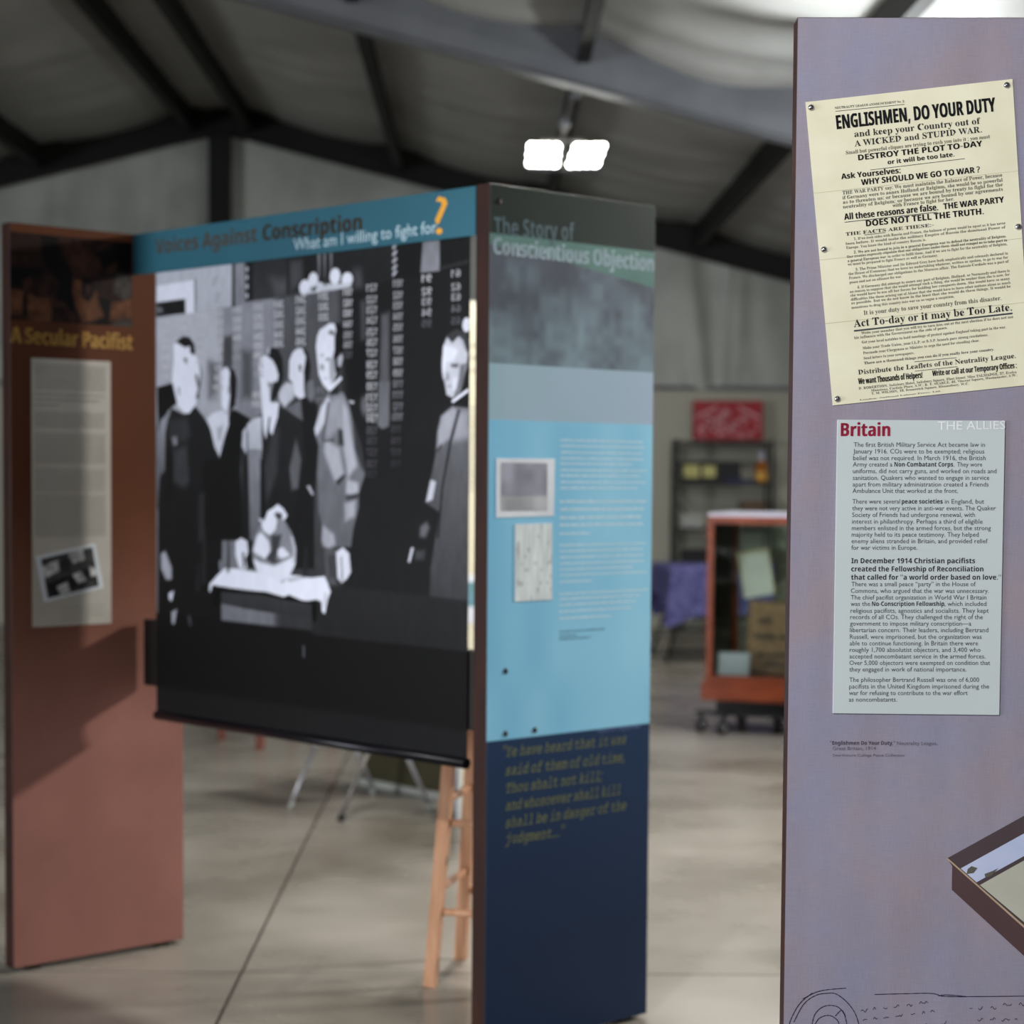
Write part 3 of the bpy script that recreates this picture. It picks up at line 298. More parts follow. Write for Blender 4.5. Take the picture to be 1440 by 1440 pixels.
BANNER = [
('p',128,100,.0036,[(.0686,2.065),(.7745,2.0696),(.808,.9889),(.065,.941)]),
('p',92,60,.0252,[(.6681,2.0591),(1.0068,2.0507),(1.0265,1.0029),(.6705,.98)]),
('p',40,44,.0288,[(.9444,2.0558),(1.5041,2.0613),(1.5175,.6878),(.9511,.622)]),
('p',158,140,.036,[(.0681,1.8999),(.3964,1.9122),(.4949,1.5629),(.067,1.5682)]),
('p',158,156,.0018,[(.1083,2.0279),(.4721,2.0206),(.4747,1.8976),(.2994,1.892),(.1079,1.8866)]),
('p',140,140,.0054,[(.3817,1.9816),(.4121,1.9887),(.3969,1.9595),(.3766,1.9547)]),
('p',142,142,.0054,[(.402,1.941),(.4222,1.9368),(.402,1.9107),(.3918,1.9113)]),
('p',70,70,.0022,[(.2954,1.9827),(.3037,1.9828),(.3036,1.8918),(.2974,1.8921)]),
('p',212,212,.0022,[(.1136,1.9758),(.2969,1.9811),(.2968,1.8891),(.2545,1.8883),(.2535,1.9321),(.1135,1.9309)]),
('p',46,46,.0022,[(.1107,1.9267),(.2525,1.9303),(.2535,1.8899),(.1106,1.8858)]),
('p',110,110,.0054,[(.108,1.9149),(.1351,1.9134),(.1459,1.9003),(.1188,1.8955)]),
('p',56,56,.0022,[(.4721,2.0206),(.486,2.0196),(.4861,1.894),(.4722,1.8947)]),
('p',126,112,.0036,[(.486,2.0196),(.5312,2.0194),(.5313,1.9019),(.4861,1.8964)]),
('p',48,48,.0022,[(.5302,2.0224),(.5701,2.0195),(.5703,1.9071),(.5323,1.9057)]),
('p',165,165,.0022,[(.5342,2.0019),(.5449,2.0012),(.5459,1.9881),(.5352,1.9888)]),
('p',165,165,.0022,[(.5342,1.9796),(.5449,1.9789),(.5459,1.9658),(.5352,1.9665)]),
('p',165,165,.0022,[(.5342,1.955),(.545,1.9543),(.5459,1.9412),(.5352,1.9418)]),
('p',165,165,.0022,[(.5342,1.9291),(.545,1.9284),(.546,1.9153),(.5352,1.9159)]),
('p',60,66,.0036,[(.5677,2.0167),(.8137,2.0162),(.814,1.9102),(.5678,1.9072)]),
('p',86,86,.0252,[(.6469,1.9613),(.7865,1.9579),(.7867,1.9148),(.6706,1.913)]),
('p',50,46,.0054,[(.7141,2.0402),(1.1495,2.0263),(1.1501,1.9261),(1.0107,1.9121),(.98,1.9438),(.7145,1.9133)]),
('p',78,78,.0144,[(.7252,2.0051),(.7797,2.0046),(.7853,1.9567),(.7473,1.925),(.7255,1.9161)]),
('p',74,74,.0144,[(.9901,1.9663),(1.0206,1.9675),(1.031,1.9109),(.9903,1.9134)]),
('p',38,36,.0036,[(1.1495,2.0263),(1.4261,2.0198),(1.4269,1.9361),(1.1501,1.9261)]),
('p',110,110,.0027,[(.844,2.0168),(.8557,2.0159),(.8538,1.9522),(.8485,1.9491)]),
('p',110,110,.0027,[(.8678,2.015),(.8784,2.0142),(.8765,1.9507),(.8723,1.9476)]),
('p',110,110,.0027,[(.8941,2.0131),(.9046,2.0123),(.9028,1.9489),(.8986,1.9458)]),
('p',218,218,.0022,[(.8133,1.9298),(.8111,1.9387),(.8048,1.9457),(.7957,1.9497),(.7856,1.9497),(.7765,1.9457),(.7702,1.9387),(.768,1.9298),(.7702,1.9209),(.7765,1.9139),(.7856,1.9099),(.7957,1.9099),(.8048,1.9139),(.8111,1.9209)]),
('p',218,218,.0022,[(.8464,1.9466),(.8444,1.9556),(.8388,1.9629),(.8306,1.967),(.8216,1.967),(.8134,1.9629),(.8078,1.9556),(.8058,1.9466),(.8078,1.9375),(.8134,1.9302),(.8216,1.9261),(.8306,1.9261),(.8388,1.9302),(.8444,1.9375)]),
('p',218,218,.0022,[(.9377,1.9508),(.9355,1.96),(.9295,1.9674),(.9207,1.9716),(.9109,1.9716),(.9021,1.9674),(.8961,1.96),(.8939,1.9508),(.8961,1.9415),(.9021,1.9341),(.9109,1.9299),(.9207,1.9299),(.9295,1.9341),(.9355,1.9415)]),
('p',218,218,.0022,[(.9872,1.9388),(.985,1.9472),(.9787,1.9539),(.9696,1.9576),(.9595,1.9576),(.9504,1.9539),(.9441,1.9472),(.9419,1.9388),(.9441,1.9305),(.9504,1.9238),(.9595,1.9201),(.9696,1.9201),(.9787,1.9238),(.985,1.9305)]),
('p',176,176,.0022,[(.8123,1.9244),(.8443,1.9427),(.8761,1.9339),(.9284,1.9306),(.98,1.9306),(.9826,1.9188),(.9389,1.9166),(.7746,1.9104)]),
('p',70,70,.0022,[(.8681,1.9445),(.8866,1.9433),(.8787,1.9287),(.8708,1.9309)]),
('p',90,90,.0018,[(.823,1.9288),(.8443,1.9292),(.8337,1.9163),(.8177,1.9173)]),
('p',34,34,.0027,[(.7906,1.9665),(.8121,1.9684),(.8015,1.9522),(.788,1.9531)]),
('p',150,150,.0014,[(1.1398,2.0093),(1.1544,2.0194),(1.1603,2.0141),(1.1447,2.0018)]),
('p',150,150,.0014,[(1.1399,1.9915),(1.1545,2.0017),(1.1604,1.9964),(1.1449,1.984)]),
('p',150,150,.0014,[(1.14,1.9737),(1.1546,1.9839),(1.1605,1.9787),(1.145,1.9662)]),
('p',150,150,.0014,[(1.1401,1.9559),(1.1547,1.9662),(1.1606,1.9609),(1.1451,1.9484)]),
('p',150,150,.0014,[(1.1402,1.9413),(1.1548,1.9517),(1.1607,1.9464),(1.1452,1.9339)]),
('p',108,116,.0027,[(1.2553,2.0179),(1.3163,2.0193),(1.3179,1.9367),(1.2473,1.937)]),
('p',60,60,.0054,[(1.3169,1.9468),(1.4267,1.9578),(1.4267,1.95),(1.3169,1.9389)]),
('p',88,84,.0108,[(1.099,1.8415),(1.131,1.8463),(1.1328,1.5729),(1.0906,1.5736)]),
('p',92,98,.0027,[(1.0901,1.671),(1.1332,1.6697),(1.1304,1.5557),(1.1057,1.5488),(1.0862,1.5595)]),
('p',92,92,.009,[(1.0224,1.6332),(1.0426,1.6459),(1.0529,1.5995),(1.0338,1.5794),(1.02,1.6035)]),
('p',84,84,.0144,[(1.0185,1.8787),(1.0387,1.8841),(1.0368,1.779),(1.0216,1.7796)]),
('p',76,76,.009,[(.4362,1.8147),(.4747,1.8166),(.4747,1.7294),(.4473,1.7243),(.4221,1.7069),(.4297,1.7914)]),
('p',98,98,.018,[(.3612,1.7485),(.4121,1.7467),(.4019,1.6437),(.3611,1.6446)]),
('p',36,36,.0126,[(1.0013,1.7706),(1.0418,1.7755),(1.0426,1.6403),(.9816,1.6252),(.9631,1.7223)]),
('p',84,84,.018,[(.5167,1.7728),(.5656,1.7709),(.5658,1.64),(.5168,1.6411)]),
('p',42,38,.0036,[(.7042,1.6095),(.7809,1.6422),(.8455,1.6204),(.8512,1.5151),(.8331,1.3652),(.8337,1.1805),(.6038,1.1716),(.6258,1.6075)]),
('p',98,98,.0036,[(.7042,1.6095),(.7755,1.6328),(.7843,1.5737),(.7483,1.5873),(.7153,1.6058)]),
('p',206,206,.0022,[(.725,1.6894),(.726,1.7375),(.7396,1.7576),(.756,1.7679),(.7805,1.7697),(.7967,1.7486),(.7888,1.7079),(.7873,1.6602),(.7917,1.6389),(.7727,1.6332),(.7482,1.6457),(.7398,1.6786)]),
('p',40,40,.0022,[(.7794,1.7697),(.8048,1.7568),(.8173,1.7206),(.8104,1.6834),(.7916,1.6703),(.7872,1.708),(.7979,1.7417)]),
('p',90,90,.0014,[(.7654,1.7258),(.7784,1.7236),(.7763,1.7032),(.7687,1.7086)]),
('p',104,104,.0036,[(.8051,1.6802),(.8265,1.6829),(.8336,1.6454),(.8187,1.6219),(.8025,1.6393)]),
('p',172,172,.0054,[(.6783,1.6583),(.7134,1.6807),(.746,1.674),(.7461,1.6376),(.7066,1.6122),(.683,1.6317)]),
('p',32,32,.0022,[(.1128,1.6821),(.1884,1.6926),(.215,1.6358),(.1668,1.6117),(.1179,1.5558)]),
('p',45,28,.0029,[(.1179,1.5558),(.1343,1.5903),(.1882,1.6192),(.2467,1.601),(.2991,1.6248),(.3405,1.5933),(.3815,1.5499),(.412,1.4764),(.4272,1.2448),(.4221,.9813),(.1162,.9622)]),
('p',130,70,.0036,[(.1112,1.5274),(.1299,1.5856),(.184,1.6177),(.1667,1.5867),(.1547,1.5491),(.1512,1.439),(.1284,1.4231),(.1172,1.328),(.1118,1.3279)]),
('p',66,66,.0126,[(.1933,1.5018),(.2623,1.5139),(.2727,1.4084),(.2463,1.3895),(.1932,1.4078)]),
('p',62,62,.0126,[(.1721,1.5866),(.2625,1.5945),(.2781,1.5386),(.2465,1.5202),(.1773,1.5332)]),
('p',116,116,.0054,[(.187,1.5363),(.2094,1.5392),(.2147,1.5142),(.1934,1.5112)]),
('p',34,34,.009,[(.1611,1.4894),(.188,1.4893),(.1877,1.3763),(.1607,1.313)]),
('p',216,216,.0022,[(.1967,1.8042),(.2153,1.805),(.247,1.7928),(.2706,1.7965),(.2837,1.779),(.3149,1.7563),(.3278,1.7252),(.32,1.7009),(.3148,1.6795),(.3148,1.6829),(.3122,1.6584),(.2991,1.6248),(.2704,1.6037),(.2467,1.6056),(.2149,1.6265),(.2017,1.6642),(.1937,1.6893),(.1873,1.6954),(.1965,1.7544)]),
('p',44,44,.0022,[(.2073,1.81),(.2418,1.8246),(.2733,1.8201),(.2952,1.8016),(.3003,1.7768),(.2915,1.7679),(.2743,1.7794),(.2759,1.7953),(.2523,1.792),(.2312,1.8009)]),
('p',100,100,.0018,[(.2406,1.7615),(.2627,1.7628),(.2606,1.7428),(.2532,1.7487)]),
('p',58,58,.0022,[(.3159,1.7517),(.3314,1.722),(.3277,1.6884),(.3173,1.6579),(.3199,1.6456),(.3018,1.646),(.321,1.6885),(.3252,1.7191)]),
('p',96,96,.0018,[(.2992,1.7123),(.3096,1.7165),(.3189,1.6886),(.3122,1.6734),(.3044,1.6921)]),
('p',130,130,.0027,[(.215,1.6794),(.2267,1.6791),(.2267,1.6542),(.2193,1.6575)]),
('p',34,30,.0029,[(.4623,1.6034),(.4822,1.6115),(.5571,1.5832),(.5179,1.5454),(.5131,1.4402),(.5246,1.2476),(.3403,1.2424),(.3404,1.4704),(.412,1.4734),(.4342,1.5189)]),
('p',190,176,.0027,[(.3549,1.5869),(.3816,1.6018),(.4272,1.6101),(.4548,1.5944),(.4583,1.5702),(.4297,1.519),(.4161,1.4789),(.3927,1.5055),(.3754,1.553)]),
('p',140,140,.0072,[(.4019,1.5618),(.4322,1.5675),(.4221,1.5251),(.407,1.5252)]),
('p',212,212,.0022,[(.4181,1.7131),(.4322,1.7263),(.4483,1.7303),(.4633,1.7147),(.4603,1.6846),(.4698,1.6542),(.4648,1.6727),(.4613,1.6427),(.4483,1.6036),(.4247,1.6192),(.4211,1.683)]),
('p',42,42,.0022,[(.4523,1.7301),(.4832,1.7201),(.4951,1.6957),(.4912,1.6417),(.4698,1.6422),(.4603,1.6876),(.4633,1.7147)]),
('p',40,40,.0022,[(.4663,1.6848),(.4921,1.684),(.4882,1.624),(.4598,1.6004),(.4633,1.6456)]),
('p',120,120,.0018,[(.4523,1.6758),(.4623,1.6785),(.4613,1.6544),(.4543,1.6546)]),
('p',52,36,.0029,[(.5414,1.5691),(.5997,1.595),(.6854,1.6126),(.7416,1.5926),(.7809,1.576),(.7904,1.4702),(.7607,1.3944),(.7426,1.2538),(.7428,1.1776),(.6004,1.1721),(.5172,1.1688),(.5169,1.5364)]),
('p',92,92,.0072,[(.7557,1.5284),(.7766,1.4731),(.7653,1.3945),(.7375,1.3883),(.7271,1.4468),(.7419,1.4877)]),
('p',66,66,.0108,[(.6525,1.547),(.6856,1.5584),(.6764,1.4408),(.629,1.3516),(.6192,1.4524)]),
('p',180,150,.0027,[(.5414,1.5685),(.5683,1.583),(.6055,1.5905),(.6085,1.494),(.5464,1.4882),(.5444,1.5302)]),
('p',118,96,.0027,[(.5454,1.5002),(.6076,1.5),(.601,1.4107),(.6022,1.2498),(.554,1.2484),(.549,1.4104)]),
('p',160,160,.0027,[(.5169,1.5094),(.5228,1.5513),(.5395,1.5637),(.5435,1.5122),(.5376,1.4853)]),
('p',30,30,.0014,[(.5395,1.5482),(.5444,1.5481),(.5464,1.4882),(.5406,1.4703)]),
('p',26,26,.0036,[(.6018,1.4703),(.6143,1.4702),(.6118,1.2918),(.6011,1.2915)]),
('p',214,214,.0022,[(.5923,1.7283),(.5995,1.7459),(.621,1.7569),(.6378,1.7533),(.6663,1.739),(.6781,1.7195),(.6852,1.6959),(.6759,1.6756),(.6617,1.6496),(.6475,1.6266),(.6816,1.6259),(.6761,1.5879),(.6525,1.5381),(.642,1.5471),(.6381,1.5885),(.6248,1.5251),(.6142,1.5533),(.6035,1.6483),(.6005,1.678)]),
('p',134,134,.0036,[(.6403,1.6796),(.6782,1.6844),(.6641,1.6378),(.6427,1.6382)]),
('p',120,120,.0036,[(.6403,1.6769),(.6664,1.6762),(.6523,1.6383),(.6427,1.6415)]),
('p',60,60,.0014,[(.6381,1.5885),(.6438,1.5884),(.6405,1.5471),(.6358,1.5471)]),
('p',44,44,.0022,[(.6234,1.7568),(.651,1.7763),(.678,1.7708),(.6973,1.7423),(.7012,1.6983),(.6853,1.6578),(.6665,1.6377),(.6499,1.6381),(.6711,1.6728),(.6796,1.699),(.6687,1.7228),(.6544,1.7409)]),
('p',46,46,.0022,[(.6593,1.6823),(.69,1.6814),(.6759,1.6436),(.6523,1.6271),(.6428,1.6326)]),
('p',150,150,.0027,[(.6282,1.7728),(.6425,1.7766),(.6401,1.7561),(.6306,1.7565)]),
('p',90,90,.0018,[(.6331,1.6827),(.6436,1.6795),(.6403,1.6678),(.6341,1.6738)]),
('p',112,92,.0029,[(.8878,1.6464),(.9505,1.6476),(.9739,1.6143),(.9947,1.5574),(1.0257,1.4807),(1.0397,1.4343),(1.0145,1.3843),(1.0147,1.3477),(.9935,1.2939),(.9835,1.2433),(.8629,1.2396),(.8654,1.2976),(.8519,1.3314),(.8451,1.4335),(.8512,1.5083),(.8405,1.5287),(.8324,1.5526),(.8572,1.6133)]),
('p',176,176,.0027,[(.8394,1.5321),(.8335,1.5526),(.8615,1.6099),(.8889,1.638),(.8958,1.626),(.8775,1.5724),(.8575,1.5489)]),
('p',148,148,.009,[(.8777,1.525),(.9356,1.5011),(.9541,1.434),(.9203,1.4102),(.8939,1.454),(.8715,1.4946)]),
('p',150,150,.009,[(.9454,1.6316),(.9673,1.6011),(.9846,1.5342),(1.0055,1.4542),(.9723,1.424),(.9538,1.4943),(.9447,1.558)]),
('p',130,130,.0108,[(.8958,1.6294),(.9454,1.635),(.9457,1.558),(.8936,1.5283),(.8777,1.5352)]),
('p',60,60,.0054,[(.9301,1.5515),(.9489,1.5479),(.9537,1.5077),(.9329,1.5112)]),
('p',58,58,.0014,[(.8868,1.6229),(.8932,1.6227),(.8698,1.5217),(.865,1.5218)]),
('p',64,64,.0014,[(.8698,1.5224),(.9156,1.5247),(.9157,1.52),(.8698,1.5183)]),
('p',66,66,.0072,[(.9869,1.5808),(1.0256,1.5073),(1.0397,1.4343),(1.0208,1.4542),(.9976,1.5008)]),
('p',60,60,.0036,[(.9203,1.4136),(.9567,1.434),(.9567,1.4239),(.9308,1.4036)]),
('p',146,146,.0072,[(.9671,1.4206),(1.0108,1.4109),(1.0135,1.3876),(.9931,1.3741),(.9631,1.3837)]),
('p',140,140,.009,[(.9571,1.3568),(1.0034,1.3675),(.9985,1.324),(.9599,1.3098)]),
('p',70,70,.0036,[(.9621,1.377),(1.0135,1.3843),(1.011,1.371),(.9674,1.3637)]),
('p',138,138,.0072,[(.8691,1.2977),(.9131,1.275),(.9211,1.2482),(.8842,1.2267),(.8639,1.2584)]),
('p',84,84,.0054,[(.8736,1.24),(.9264,1.2348),(.9216,1.1297),(.8847,1.128)]),
('p',36,36,.0022,[(.908,1.8288),(.9367,1.8267),(.9611,1.8016),(.9695,1.7703),(.9614,1.7356),(.945,1.7196),(.9295,1.695),(.9218,1.6667),(.9035,1.6605),(.9138,1.7039),(.9084,1.7309),(.9146,1.7642),(.9029,1.7982)]),
('p',212,212,.0022,[(.8385,1.7707),(.8438,1.7975),(.8543,1.8139),(.8923,1.8289),(.9143,1.8278),(.9212,1.8108),(.9145,1.791),(.9146,1.7575),(.9043,1.731),(.9217,1.6952),(.9045,1.6638),(.8888,1.6535),(.8666,1.671),(.8505,1.6958),(.844,1.7332)]),
('p',138,138,.0054,[(.8927,1.7315),(.9163,1.7373),(.9191,1.6936),(.9035,1.6672),(.8955,1.6843)]),
('p',110,110,.0027,[(.8924,1.8121),(.9144,1.8094),(.9144,1.7943),(.8882,1.8022)]),
('p',150,150,.0022,[(.9267,1.7369),(.9438,1.7496),(.9501,1.7361),(.9398,1.713),(.9294,1.7151)]),
('p',140,140,.0018,[(.8531,1.7228),(.8727,1.7221),(.8728,1.7052),(.8579,1.7084)]),
('p',135,135,.0018,[(.8769,1.7388),(.9005,1.7413),(.9006,1.7312),(.8795,1.7303)]),
('p',155,155,.0018,[(.8567,1.7497),(.8715,1.7508),(.8716,1.744),(.8567,1.7429)]),
('p',160,160,.0014,[(.8718,1.6884),(.8876,1.6879),(.8866,1.6829),(.8729,1.6833)]),
('p',50,50,.0027,[(.9139,1.6737),(.9296,1.6799),(.9323,1.643),(.8983,1.6405),(.9009,1.6522)]),
('p',214,214,.0014,[(.8888,1.6592),(.941,1.6896),(.9462,1.6821),(.9009,1.6522),(.8904,1.6524)]),
('p',190,190,.0022,[(.9235,1.2279),(.9514,1.2416),(.9762,1.2264),(.9838,1.1779),(.9673,1.1591),(.9469,1.1474),(.93,1.1596)]),
('p',110,110,.0014,[(.9422,1.2164),(.9484,1.2166),(.9518,1.1525),(.9456,1.1522)]),
('p',70,70,.0054,[(.889,1.2187),(.9235,1.2198),(.9238,1.1593),(.8955,1.1581)]),
('p',150,150,.0018,[(.8006,1.4007),(.8141,1.4026),(.8314,1.3788),(.8223,1.376)]),
('p',170,170,.0014,[(.9738,1.626),(.9944,1.6222),(.9919,1.6156),(.9764,1.6193)]),
('p',98,66,.0029,[(1.3245,1.5786),(1.366,1.6032),(1.4299,1.5956),(1.4342,1.1219),(1.2858,1.1143),(1.2899,1.1982),(1.3217,1.34),(1.2721,1.3632),(1.2845,1.4098),(1.3065,1.4834),(1.3117,1.5375)]),
('p',136,136,.0072,[(1.3268,1.5786),(1.366,1.6),(1.3808,1.5934),(1.3597,1.5243),(1.312,1.4993),(1.3154,1.5438)]),
('p',128,128,.0144,[(1.389,1.5917),(1.4255,1.5926),(1.4261,1.5238),(1.3621,1.5148)]),
('p',166,166,.0027,[(1.2882,1.421),(1.308,1.4164),(1.2957,1.3715),(1.2716,1.3648)]),
('p',44,44,.0018,[(1.3867,1.5933),(1.3945,1.5932),(1.3644,1.5148),(1.3352,1.4039),(1.3199,1.2761),(1.3129,1.2759),(1.3282,1.4038),(1.3575,1.5212)]),
('p',60,60,.0018,[(1.3088,1.4929),(1.3274,1.5119),(1.3251,1.4992),(1.3135,1.4897)]),
('p',92,92,.0072,[(1.2511,1.3032),(1.2748,1.3166),(1.2853,1.3008),(1.2704,1.2747),(1.2489,1.2774)]),
('p',172,172,.0014,[(1.2179,1.2506),(1.2275,1.2492),(1.2133,1.2108),(1.2056,1.2128)]),
('p',70,70,.0072,[(1.2324,1.2413),(1.2706,1.2458),(1.266,1.2198),(1.2325,1.2186)]),
('p',190,190,.0022,[(1.429,1.7999),(1.4276,1.8078),(1.4235,1.8141),(1.4177,1.8175),(1.4113,1.8175),(1.4055,1.8141),(1.4014,1.8078),(1.4,1.7999),(1.4014,1.792),(1.4055,1.7857),(1.4113,1.7823),(1.4177,1.7823),(1.4235,1.7857),(1.4276,1.792)]),
('p',168,168,.0022,[(1.3272,1.7062),(1.3315,1.7503),(1.3461,1.775),(1.3828,1.789),(1.4126,1.7626),(1.4205,1.7373),(1.4164,1.6969),(1.4043,1.6691),(1.3932,1.6365),(1.3668,1.6224),(1.345,1.6314),(1.3378,1.6616),(1.3302,1.6745)]),
('p',205,205,.0054,[(1.3303,1.7219),(1.3347,1.7534),(1.3648,1.749),(1.3832,1.7388),(1.3697,1.7142),(1.342,1.712),(1.3376,1.6838),(1.3306,1.684)]),
('p',104,104,.0054,[(1.3926,1.704),(1.4163,1.7063),(1.4044,1.6597),(1.3887,1.6288),(1.3704,1.6254),(1.3884,1.6696)]),
('p',66,66,.0022,[(1.3415,1.7767),(1.3782,1.7914),(1.4147,1.7797),(1.4249,1.7496),(1.4161,1.7312),(1.4022,1.7624),(1.3866,1.7731),(1.3647,1.7578),(1.3484,1.7701)]),
('p',150,150,.0027,[(1.3875,1.7731),(1.4012,1.7631),(1.4151,1.7375),(1.4083,1.7378),(1.3922,1.7572)]),
('p',100,100,.0014,[(1.3582,1.7067),(1.388,1.7079),(1.3845,1.6964),(1.3615,1.6981)]),
('p',125,125,.0014,[(1.3422,1.6899),(1.3524,1.6833),(1.3539,1.6675),(1.334,1.6655),(1.3446,1.6741)]),
('p',130,130,.0011,[(1.3448,1.6526),(1.3633,1.654),(1.3628,1.6502),(1.3453,1.6494)]),
('p',190,190,.0054,[(1.3654,1.6703),(1.3838,1.6729),(1.3794,1.6447),(1.3657,1.6388)]),
('p',216,216,.0014,[(1.3627,1.6168),(1.4227,1.6452),(1.4228,1.6367),(1.3669,1.6098)]),
('p',26,20,.0045,[(.0471,1.0241),(1.0123,1.0113),(1.5388,1.0101),(1.5422,.6733),(.0458,.644)]),
('p',50,46,.0054,[(.8225,1.1421),(1.5377,1.1219),(1.5389,.998),(.826,1.0034)]),
('p',36,36,.0144,[(.0463,.809),(1.5409,.8031),(1.5422,.6733),(.0458,.644)]),
('p',118,118,.0022,[(.5936,1.2845),(.6342,1.3189),(.7011,1.3119),(.7375,1.2755),(.7573,1.2348),(.7554,1.1935),(.728,1.1532),(.6949,1.138),(.6615,1.1357),(.6074,1.1502),(.5746,1.1785),(.5635,1.2204),(.5731,1.2544)]),
('p',206,206,.0036,[(.5697,1.2205),(.5868,1.2633),(.6038,1.2721),(.6377,1.2479),(.6465,1.2188),(.6223,1.2004),(.5869,1.2106)]),
('p',206,206,.0045,[(.569,1.1973),(.6073,1.1881),(.6614,1.1809),(.7475,1.2097),(.7528,1.1893),(.7227,1.1509),(.6749,1.1355),(.621,1.1424),(.5869,1.162)]),
('p',210,210,.0036,[(.6747,1.2281),(.7013,1.2339),(.7291,1.2133),(.6961,1.203),(.6781,1.2107)]),
('p',70,70,.0054,[(.6478,1.2649),(.6946,1.2682),(.6827,1.2367),(.6694,1.2008),(.6881,1.1931),(.6547,1.1877),(.6243,1.1992),(.6512,1.2273)]),
('p',160,160,.0018,[(.731,1.2671),(.7441,1.2633),(.7553,1.2306),(.7515,1.1934),(.741,1.193),(.7442,1.2303)]),
('p',212,212,.0022,[(.605,1.2946),(.6194,1.3068),(.6338,1.3309),(.6576,1.3402),(.6766,1.3508),(.7002,1.3394),(.719,1.3207),(.7073,1.3087),(.6909,1.3083),(.6719,1.3271),(.6624,1.3255),(.6743,1.305),(.6673,1.2812),(.6435,1.2652),(.6147,1.277)]),
('p',70,70,.0036,[(.6719,1.3286),(.6955,1.3261),(.6979,1.31),(.6814,1.3111)]),
('p',170,170,.0018,[(.5905,1.3107),(.6146,1.3082),(.6098,1.2947),(.6002,1.3005)]),
('p',200,200,.0022,[(.4885,1.2436),(.5143,1.2545),(.5421,1.246),(.547,1.2156),(.5331,1.196),(.5422,1.1709),(.5235,1.1659),(.5053,1.1724),(.4885,1.2051)]),
('p',80,80,.0018,[(.5178,1.2146),(.5283,1.215),(.5332,1.1726),(.5234,1.1714)]),
('p',216,216,.0016,[(.3688,1.1195),(.4048,1.1461),(.4405,1.1678),(.4969,1.167),(.5869,1.1612),(.6615,1.1462),(.6982,1.1373),(.7313,1.1595),(.7673,1.1589),(.8191,1.1557),(.8766,1.1622),(.8906,1.1425),(.902,1.122),(.8895,1.1011),(.8782,1.0619),(.8674,1.0674),(.8629,1.0957),(.8386,1.0985),(.8065,1.092),(.7675,1.095),(.7281,1.1063),(.7016,1.0992),(.6616,1.1044),(.6075,1.1089),(.5526,1.1106),(.497,1.1114),(.4334,1.115),(.3818,1.117),(.3724,1.097),(.3659,1.0989)]),
('p',150,150,.0036,[(.7082,1.1482),(.7673,1.1569),(.7998,1.1549),(.728,1.1407)]),
('p',168,168,.0022,[(.8767,1.1208),(.8862,1.1172),(.8801,1.0762),(.8718,1.0839)]),
('p',16,16,.0018,[(.3832,1.1158),(.497,1.1106),(.6346,1.1085),(.7016,1.0984),(.7281,1.1046),(.7935,1.0914),(.845,1.098),(.8452,1.0417),(.826,1.0405),(.8226,1.0854),(.4227,1.0994),(.412,1.06),(.3832,1.0585)]),
('p',66,58,.0018,[(.4227,1.0994),(.5938,1.1007),(.7281,1.0897),(.8226,1.0863),(.8195,1.0476),(.6951,1.0509),(.5249,1.0586),(.4227,1.067)]),
('p',80,80,.0027,[(.7842,.9721),(.7939,.9728),(.794,.9398),(.7862,.9393)]),
('p',140,140,.0054,[(.1303,1.1975),(.1533,1.2072),(.1851,1.1593),(.185,1.1238),(.1569,1.1217),(.1317,1.1551)]),
('p',190,190,.0027,[(.1697,1.083),(.1956,1.0932),(.1849,1.0615),(.1727,1.0645)]),
('p',140,140,.0036,[(.1833,1.0303),(.2121,1.0407),(.1984,.9955),(.1863,.9948)]),
('p',70,70,.0036,[(.2622,1.0213),(.2771,1.0265),(.2845,.9962),(.2696,.9953)]),
('p',110,110,.0027,[(.412,1.1853),(.4227,1.1921),(.4263,1.1599),(.4155,1.1552)]),
('p',52,52,.0072,[(.3398,1.2828),(.35,1.283),(.3499,1.1178),(.3295,1.1168)]),
('p',52,52,.0072,[(.4547,1.2469),(.4603,1.247),(.4603,1.157),(.449,1.1565)]),
('p',52,52,.0072,[(.7931,1.2359),(.8034,1.2363),(.8037,1.1584),(.7829,1.1575)]),
('p',52,52,.0072,[(.3105,1.1773),(.3178,1.1775),(.3177,1.0988),(.303,1.0982)]),
('p',58,58,.0108,[(.3197,1.3778),(.3455,1.3781),(.3403,1.2424),(.3143,1.2416)])]
